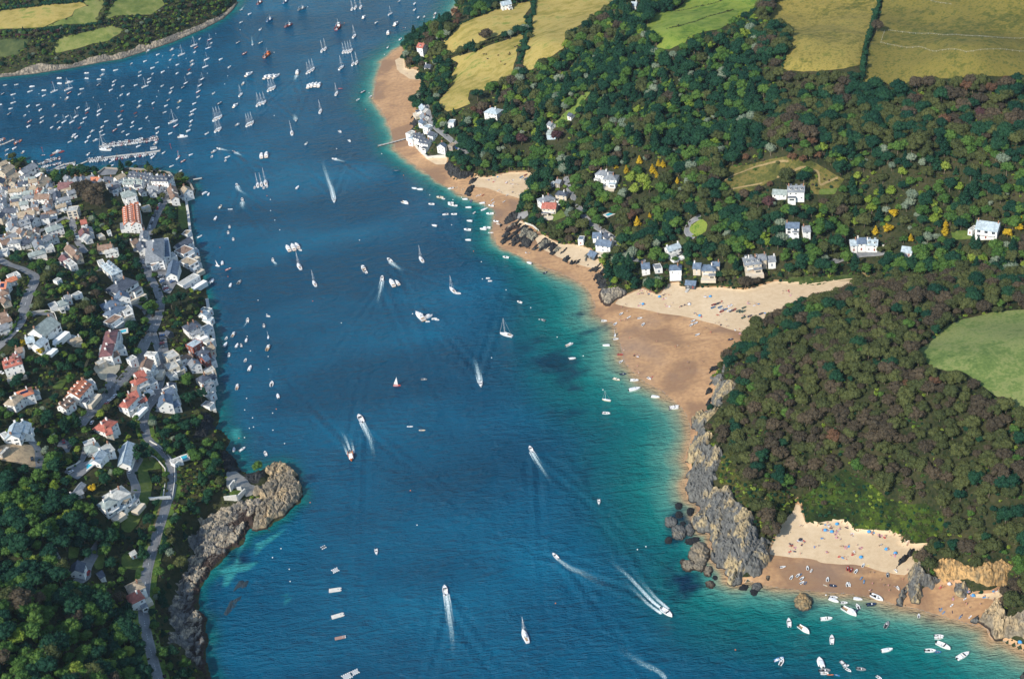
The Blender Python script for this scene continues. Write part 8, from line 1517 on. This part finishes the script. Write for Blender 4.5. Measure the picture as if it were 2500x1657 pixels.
def gn_scatter(name, X, Y, Z, K, S, coll, seed):
    me = bpy.data.meshes.new(name); me.vertices.add(len(X)); me.vertices.foreach_set('co', np.stack([X, Y, Z], 1).astype(np.float32).ravel())
    rr = np.random.default_rng(seed)
    a = me.attributes.new('kind_id', 'INT', 'POINT'); a.data.foreach_set('value', K.astype(np.int32))
    add_attr(me, 'size', S); add_attr(me, 'turn', rr.uniform(0, 6.28, len(X)))
    o = link(name, me)
    ng = bpy.data.node_groups.new(name, 'GeometryNodeTree')
    ng.interface.new_socket('Geometry', in_out='INPUT', socket_type='NodeSocketGeometry'); ng.interface.new_socket('Geometry', in_out='OUTPUT', socket_type='NodeSocketGeometry')
    gi = ng.nodes.new('NodeGroupInput'); go = ng.nodes.new('NodeGroupOutput'); ip = ng.nodes.new('GeometryNodeInstanceOnPoints'); ci = ng.nodes.new('GeometryNodeCollectionInfo')
    ci.inputs['Collection'].default_value = coll; ci.inputs['Separate Children'].default_value = True; ci.inputs['Reset Children'].default_value = True
    ip.inputs['Pick Instance'].default_value = True
    def at_(nm, ty):
        n = ng.nodes.new('GeometryNodeInputNamedAttribute'); n.data_type = ty; n.inputs['Name'].default_value = nm; return n.outputs['Attribute']
    ng.links.new(gi.outputs[0], ip.inputs['Points']); ng.links.new(ci.outputs[0], ip.inputs['Instance']); ng.links.new(at_('kind_id', 'INT'), ip.inputs['Instance Index'])
    cx = ng.nodes.new('ShaderNodeCombineXYZ'); ng.links.new(at_('turn', 'FLOAT'), cx.inputs[2]); ng.links.new(cx.outputs[0], ip.inputs['Rotation'])
    ng.links.new(at_('size', 'FLOAT'), ip.inputs['Scale']); ng.links.new(ip.outputs[0], go.inputs[0])
    md = o.modifiers.new('scatter', 'NODES'); md.node_group = ng
    return o
o = gn_scatter('woodland', TX_[rest], TY_[rest], TZ_[rest], TK_[rest], TS_[rest], SRC, 5)
tag(o, 'continuous woodland of mixed green and brown crowns covering the slopes', 'woodland', kind='stuff')
print('TREES', len(TX_))

# low shrubs on scrub, banks, gardens
SRC2 = bpy.data.collections.new('shrub_sources')
for j, li in enumerate([0, 1, 2, 4, 3]):
    V_, F_, M_ = crown_mesh(300+j, 1.7, 1.8, -.3, 6, 110, 'round', None, ls=.75)
    SRC2.objects.link(bpy.data.objects.new('s_%02d' % j, mesh_np('shrub', V_, F_, [LEAF[li]], False)))
X, Y, Z, px, py, rr = sample_grid(2.7, 12)
m0 = mask(px, py); west = bW(X, Y) > 0; north = bN(X, Y) > 0; east = bE(X, Y) > 0
v2 = inside(px, py, np.array(FIELDS['v2'][0])); nz = fbm(X/22, Y/22, 3, 88)
prob = np.where(m0 == 3, .95, 0)+np.where((m0 == 2), .22*(nz > .47), 0)+np.where((m0 == 0) & west, .42, 0)+np.where((m0 == 0) & north, .75, 0)+np.where((m0 == 0) & east & (bH(X, Y) < 14), .75, 0)+np.where((m0 == 0) & east & (bH(X, Y) >= 14), .3, 0)
dune = inside(px, py, np.array(FIELDS['d1'][0])); prob = np.where(dune, .45, prob)
cx_, cy_ = project(np.stack([X, Y, Z+1.5], 1)); bad = (mask(cx_, cy_) == 1) | (mask(px, py) == 4)
ok = (rr.uniform(0, 1, len(X)) < prob) & ~bad & np.where(east, bH(X, Y) > 1, np.where(west, bW(X, Y) > 2.5, bN(X, Y) > 7.5))
for hx, hy, hr in zip(HX, HY, HR): ok &= np.hypot(X-hx, Y-hy) > hr+.6
X, Y, Z, px, py, nz, v2, west = [a[ok] for a in (X, Y, Z, px, py, nz, v2, west)]
n = len(X); r = np.clip(rr.uniform(0, 1, n)*.6+(nz-.25)*.9, 0, .999)
K = np.where(v2, np.array([0, 2, 0, 1, 2, 3])[(r*5.99).astype(int)], np.array([0, 1, 2, 0, 3, 4, 2, 1])[(r*7.99).astype(int)])
o = gn_scatter('undergrowth', X, Y, Z, K, rr.uniform(.5, 1.15, n), SRC2, 6)
tag(o, 'low shrubs and scrub growing over banks and gardens', 'shrubs', kind='stuff'); print('SHRUBS', n)

# hedgerows between the fields: each one a thing of its own
def hedge(label, pts, width=3.0, height=2.6, li=0, dens=5):
    p = np.array(pts); w = at(p[:, 0], p[:, 1], 1.5); rr = np.random.default_rng(int(p[0, 0]*7) % 999)
    V = []; Fc = []
    for i in range(len(w)-1):
        a, b = w[i, :2], w[i+1, :2]; L = np.hypot(*(b-a)); nn = max(1, int(L/1.6)); d = (b-a)/L; nrm = np.array([-d[1], d[0]])
        for k in range(nn):
            c = a+(b-a)*(k+rr.uniform(.2, .8))/nn+nrm*rr.uniform(-.25, .25)*width; z = hsample(c[0], c[1]); s = rr.uniform(.75, 1.35)*(1.9 if rr.uniform() < .06 else 1)
            V_, F_, _ = crown_mesh(int(rr.integers(1e6)), width*.55*s, height*s, 0, 3, 34, 'round', None, ls=.7)
            o_ = len(V); V += [(v[0]+c[0]-w[0, 0], v[1]+c[1]-w[0, 1], v[2]+z-w[0, 2]) for v in V_]; Fc += [[q_+o_ for q_ in f] for f in F_]
    o = link('hedge', mesh_np('hedge', V, Fc, [LEAF[li]]), None, w[0]); tag(o, label, 'hedge', 'hedges between the fields')
hedge('long dark hedge between the two hay coloured fields, running up to the top edge', q('a2', (1435, -20), (1430, 150), (1370, 220), (1395, 330), (1330, 480), (1310, 600), (1270, 700), (1250, 800)), 5, 3.2, 0)
hedge('dark hedge separating the upper and lower hay fields by the far beach', q('a2', (440, 650), (620, 590), (760, 550), (1000, 450), (1180, 380), (1330, 300)), 3.4, 2.6, 2)
hedge('thin hedge along the top edge of the upper hay field', q('a2', (370, 560), (420, 460), (590, 270), (900, 140), (1080, 60), (1250, 20)), 2.4, 2.2, 0)
hedge('straight dark hedge between the two golden hilltop fields', q('a4', (725, -30), (670, 100), (600, 330), (540, 530), (500, 780), (490, 950)), 4.2, 4.5, 0)
hedge('narrow hedge beside the bright green sloping field', q('a3', (1870, -10), (1780, 130), (1720, 220), (1660, 300)), 3.4, 2.6, 0)
hedge('broken dark bank crossing the bright green field', q('a3', (600, 325), (750, 290), (920, 240), (1000, 210), (1370, 100)), 1.6, .9, 2)
hedge('upper broken bank in the bright green field', q('a3', (700, 120), (1000, 60), (1250, -10)), 1.4, .8, 2)
hedge('low hedge on the left edge of the golden field', q('a3', (1935, 850), (1945, 700), (2010, 540)), 2.2, 2.0, 0)
hedge('thick hedge standing between two fields on the far headland', q('a0', (1230, -10), (1210, 100), (1160, 220), (1150, 270)), 4.5, 4, 2)
hedge('dark hedge below the tan field on the far headland', q('a0', (-20, 365), (200, 360), (450, 340), (700, 320), (1000, 285), (1130, 270)), 5, 2.6, 0)
hedge('second hedge lower down the far headland', q('a0', (-20, 410), (200, 405), (450, 395), (700, 350)), 4, 2.4, 8)
hedge('tree lined hedge at the very top of the far headland', q('a0', (-20, 100), (200, 85), (450, 55), (700, 30), (950, 10)), 6, 4, 0)
hedge('clipped green hedge beside the curving hillside road', q('c0', (215, 450), (190, 580), (120, 700), (20, 780)), 1.8, 1.8, 1)
hedge('bright clipped hedge above the lane to the coves', q('b3', (40, 1230), (150, 1300), (230, 1370), (330, 1410)), 2.6, 2.2, 4)
hedge('bright clipped hedge on the inside of the road bend', q('b0', (2361, 1400)) if 0 else q('c0', (320, 40), (320, 110), (270, 160)), 1.8, 1.8, 4)
hedge('green hedge between the lawn and the shore wall', q('b0', (1820, 1095), (1900, 1085), (2000, 1060), (2050, 1030)), 2.4, 2.2, 1)
hedge('long green hedge beside the lower coast road', q('d0', (1960, 1330), (2050, 1180), (2100, 1120)) + [], 2.6, 2, 4)

def fence(label, pts):
    c = at(*np.array(pts).T); e = empty('fence', c[0]); tag(e, label, 'fence', 'fences in the hilltop field'); L = np.concatenate([[0], np.cumsum(np.hypot(*np.diff(c[:, :2], axis=0).T))]); n = int(L[-1]/6)+1; t_ = np.linspace(0, L[-1], n)
    X_, Y_ = np.interp(t_, L, c[:, 0]), np.interp(t_, L, c[:, 1]); Z_ = hsample(X_, Y_)+.3; a, b = MB(), MB()
    P_ = [(x-c[0, 0], y-c[0, 1], z-c[0, 2]) for x, y, z in zip(X_, Y_, Z_)]
    for p_ in P_: a.tube((p_[0], p_[1], p_[2]-.4), (p_[0], p_[1], p_[2]+1.2), .07, .06, 5)
    for u, v in zip(P_[:-1], P_[1:]):
        for z in (.6, 1.1): b.tube((u[0], u[1], u[2]+z), (v[0], v[1], v[2]+z), .03, .03, 4)
    link('posts', a.mesh('posts', [STONEP]), e); link('rails', b.mesh('rails', [STONEP]), e)
fence('upper pale fence crossing the hilltop field', q('a4', (800, 360), (1000, 385), (1300, 398), (1700, 425), (1950, 440), (2380, 448)))
fence('lower pale fence crossing the hilltop field', q('a4', (755, 365), (710, 500), (900, 540), (1150, 550), (1350, 605), (1700, 615), (1800, 598), (2380, 606)))
fence('short pale fence at the top of the hilltop field', q('a4', (1240, 5), (1400, 45), (1520, 60)))
# ------------------------------------------------------------------ air
hz = MB(); hz.box((0, 1500, 304), (9000, 8000, 660)); hm = bpy.data.materials.new('haze'); t = nt(hm)
pv = N(t, 'ShaderNodeVolumePrincipled'); pv.inputs['Color'].default_value = (.62, .80, 1, 1); pv.inputs['Density'].default_value = .00003; pv.inputs['Anisotropy'].default_value = .3
t.links.new(pv.outputs[0], N(t, 'ShaderNodeOutputMaterial').inputs['Volume'])
tag(link('haze', hz.mesh('haze', [hm])), 'thin blue haze in the air over the estuary', kind='stuff')
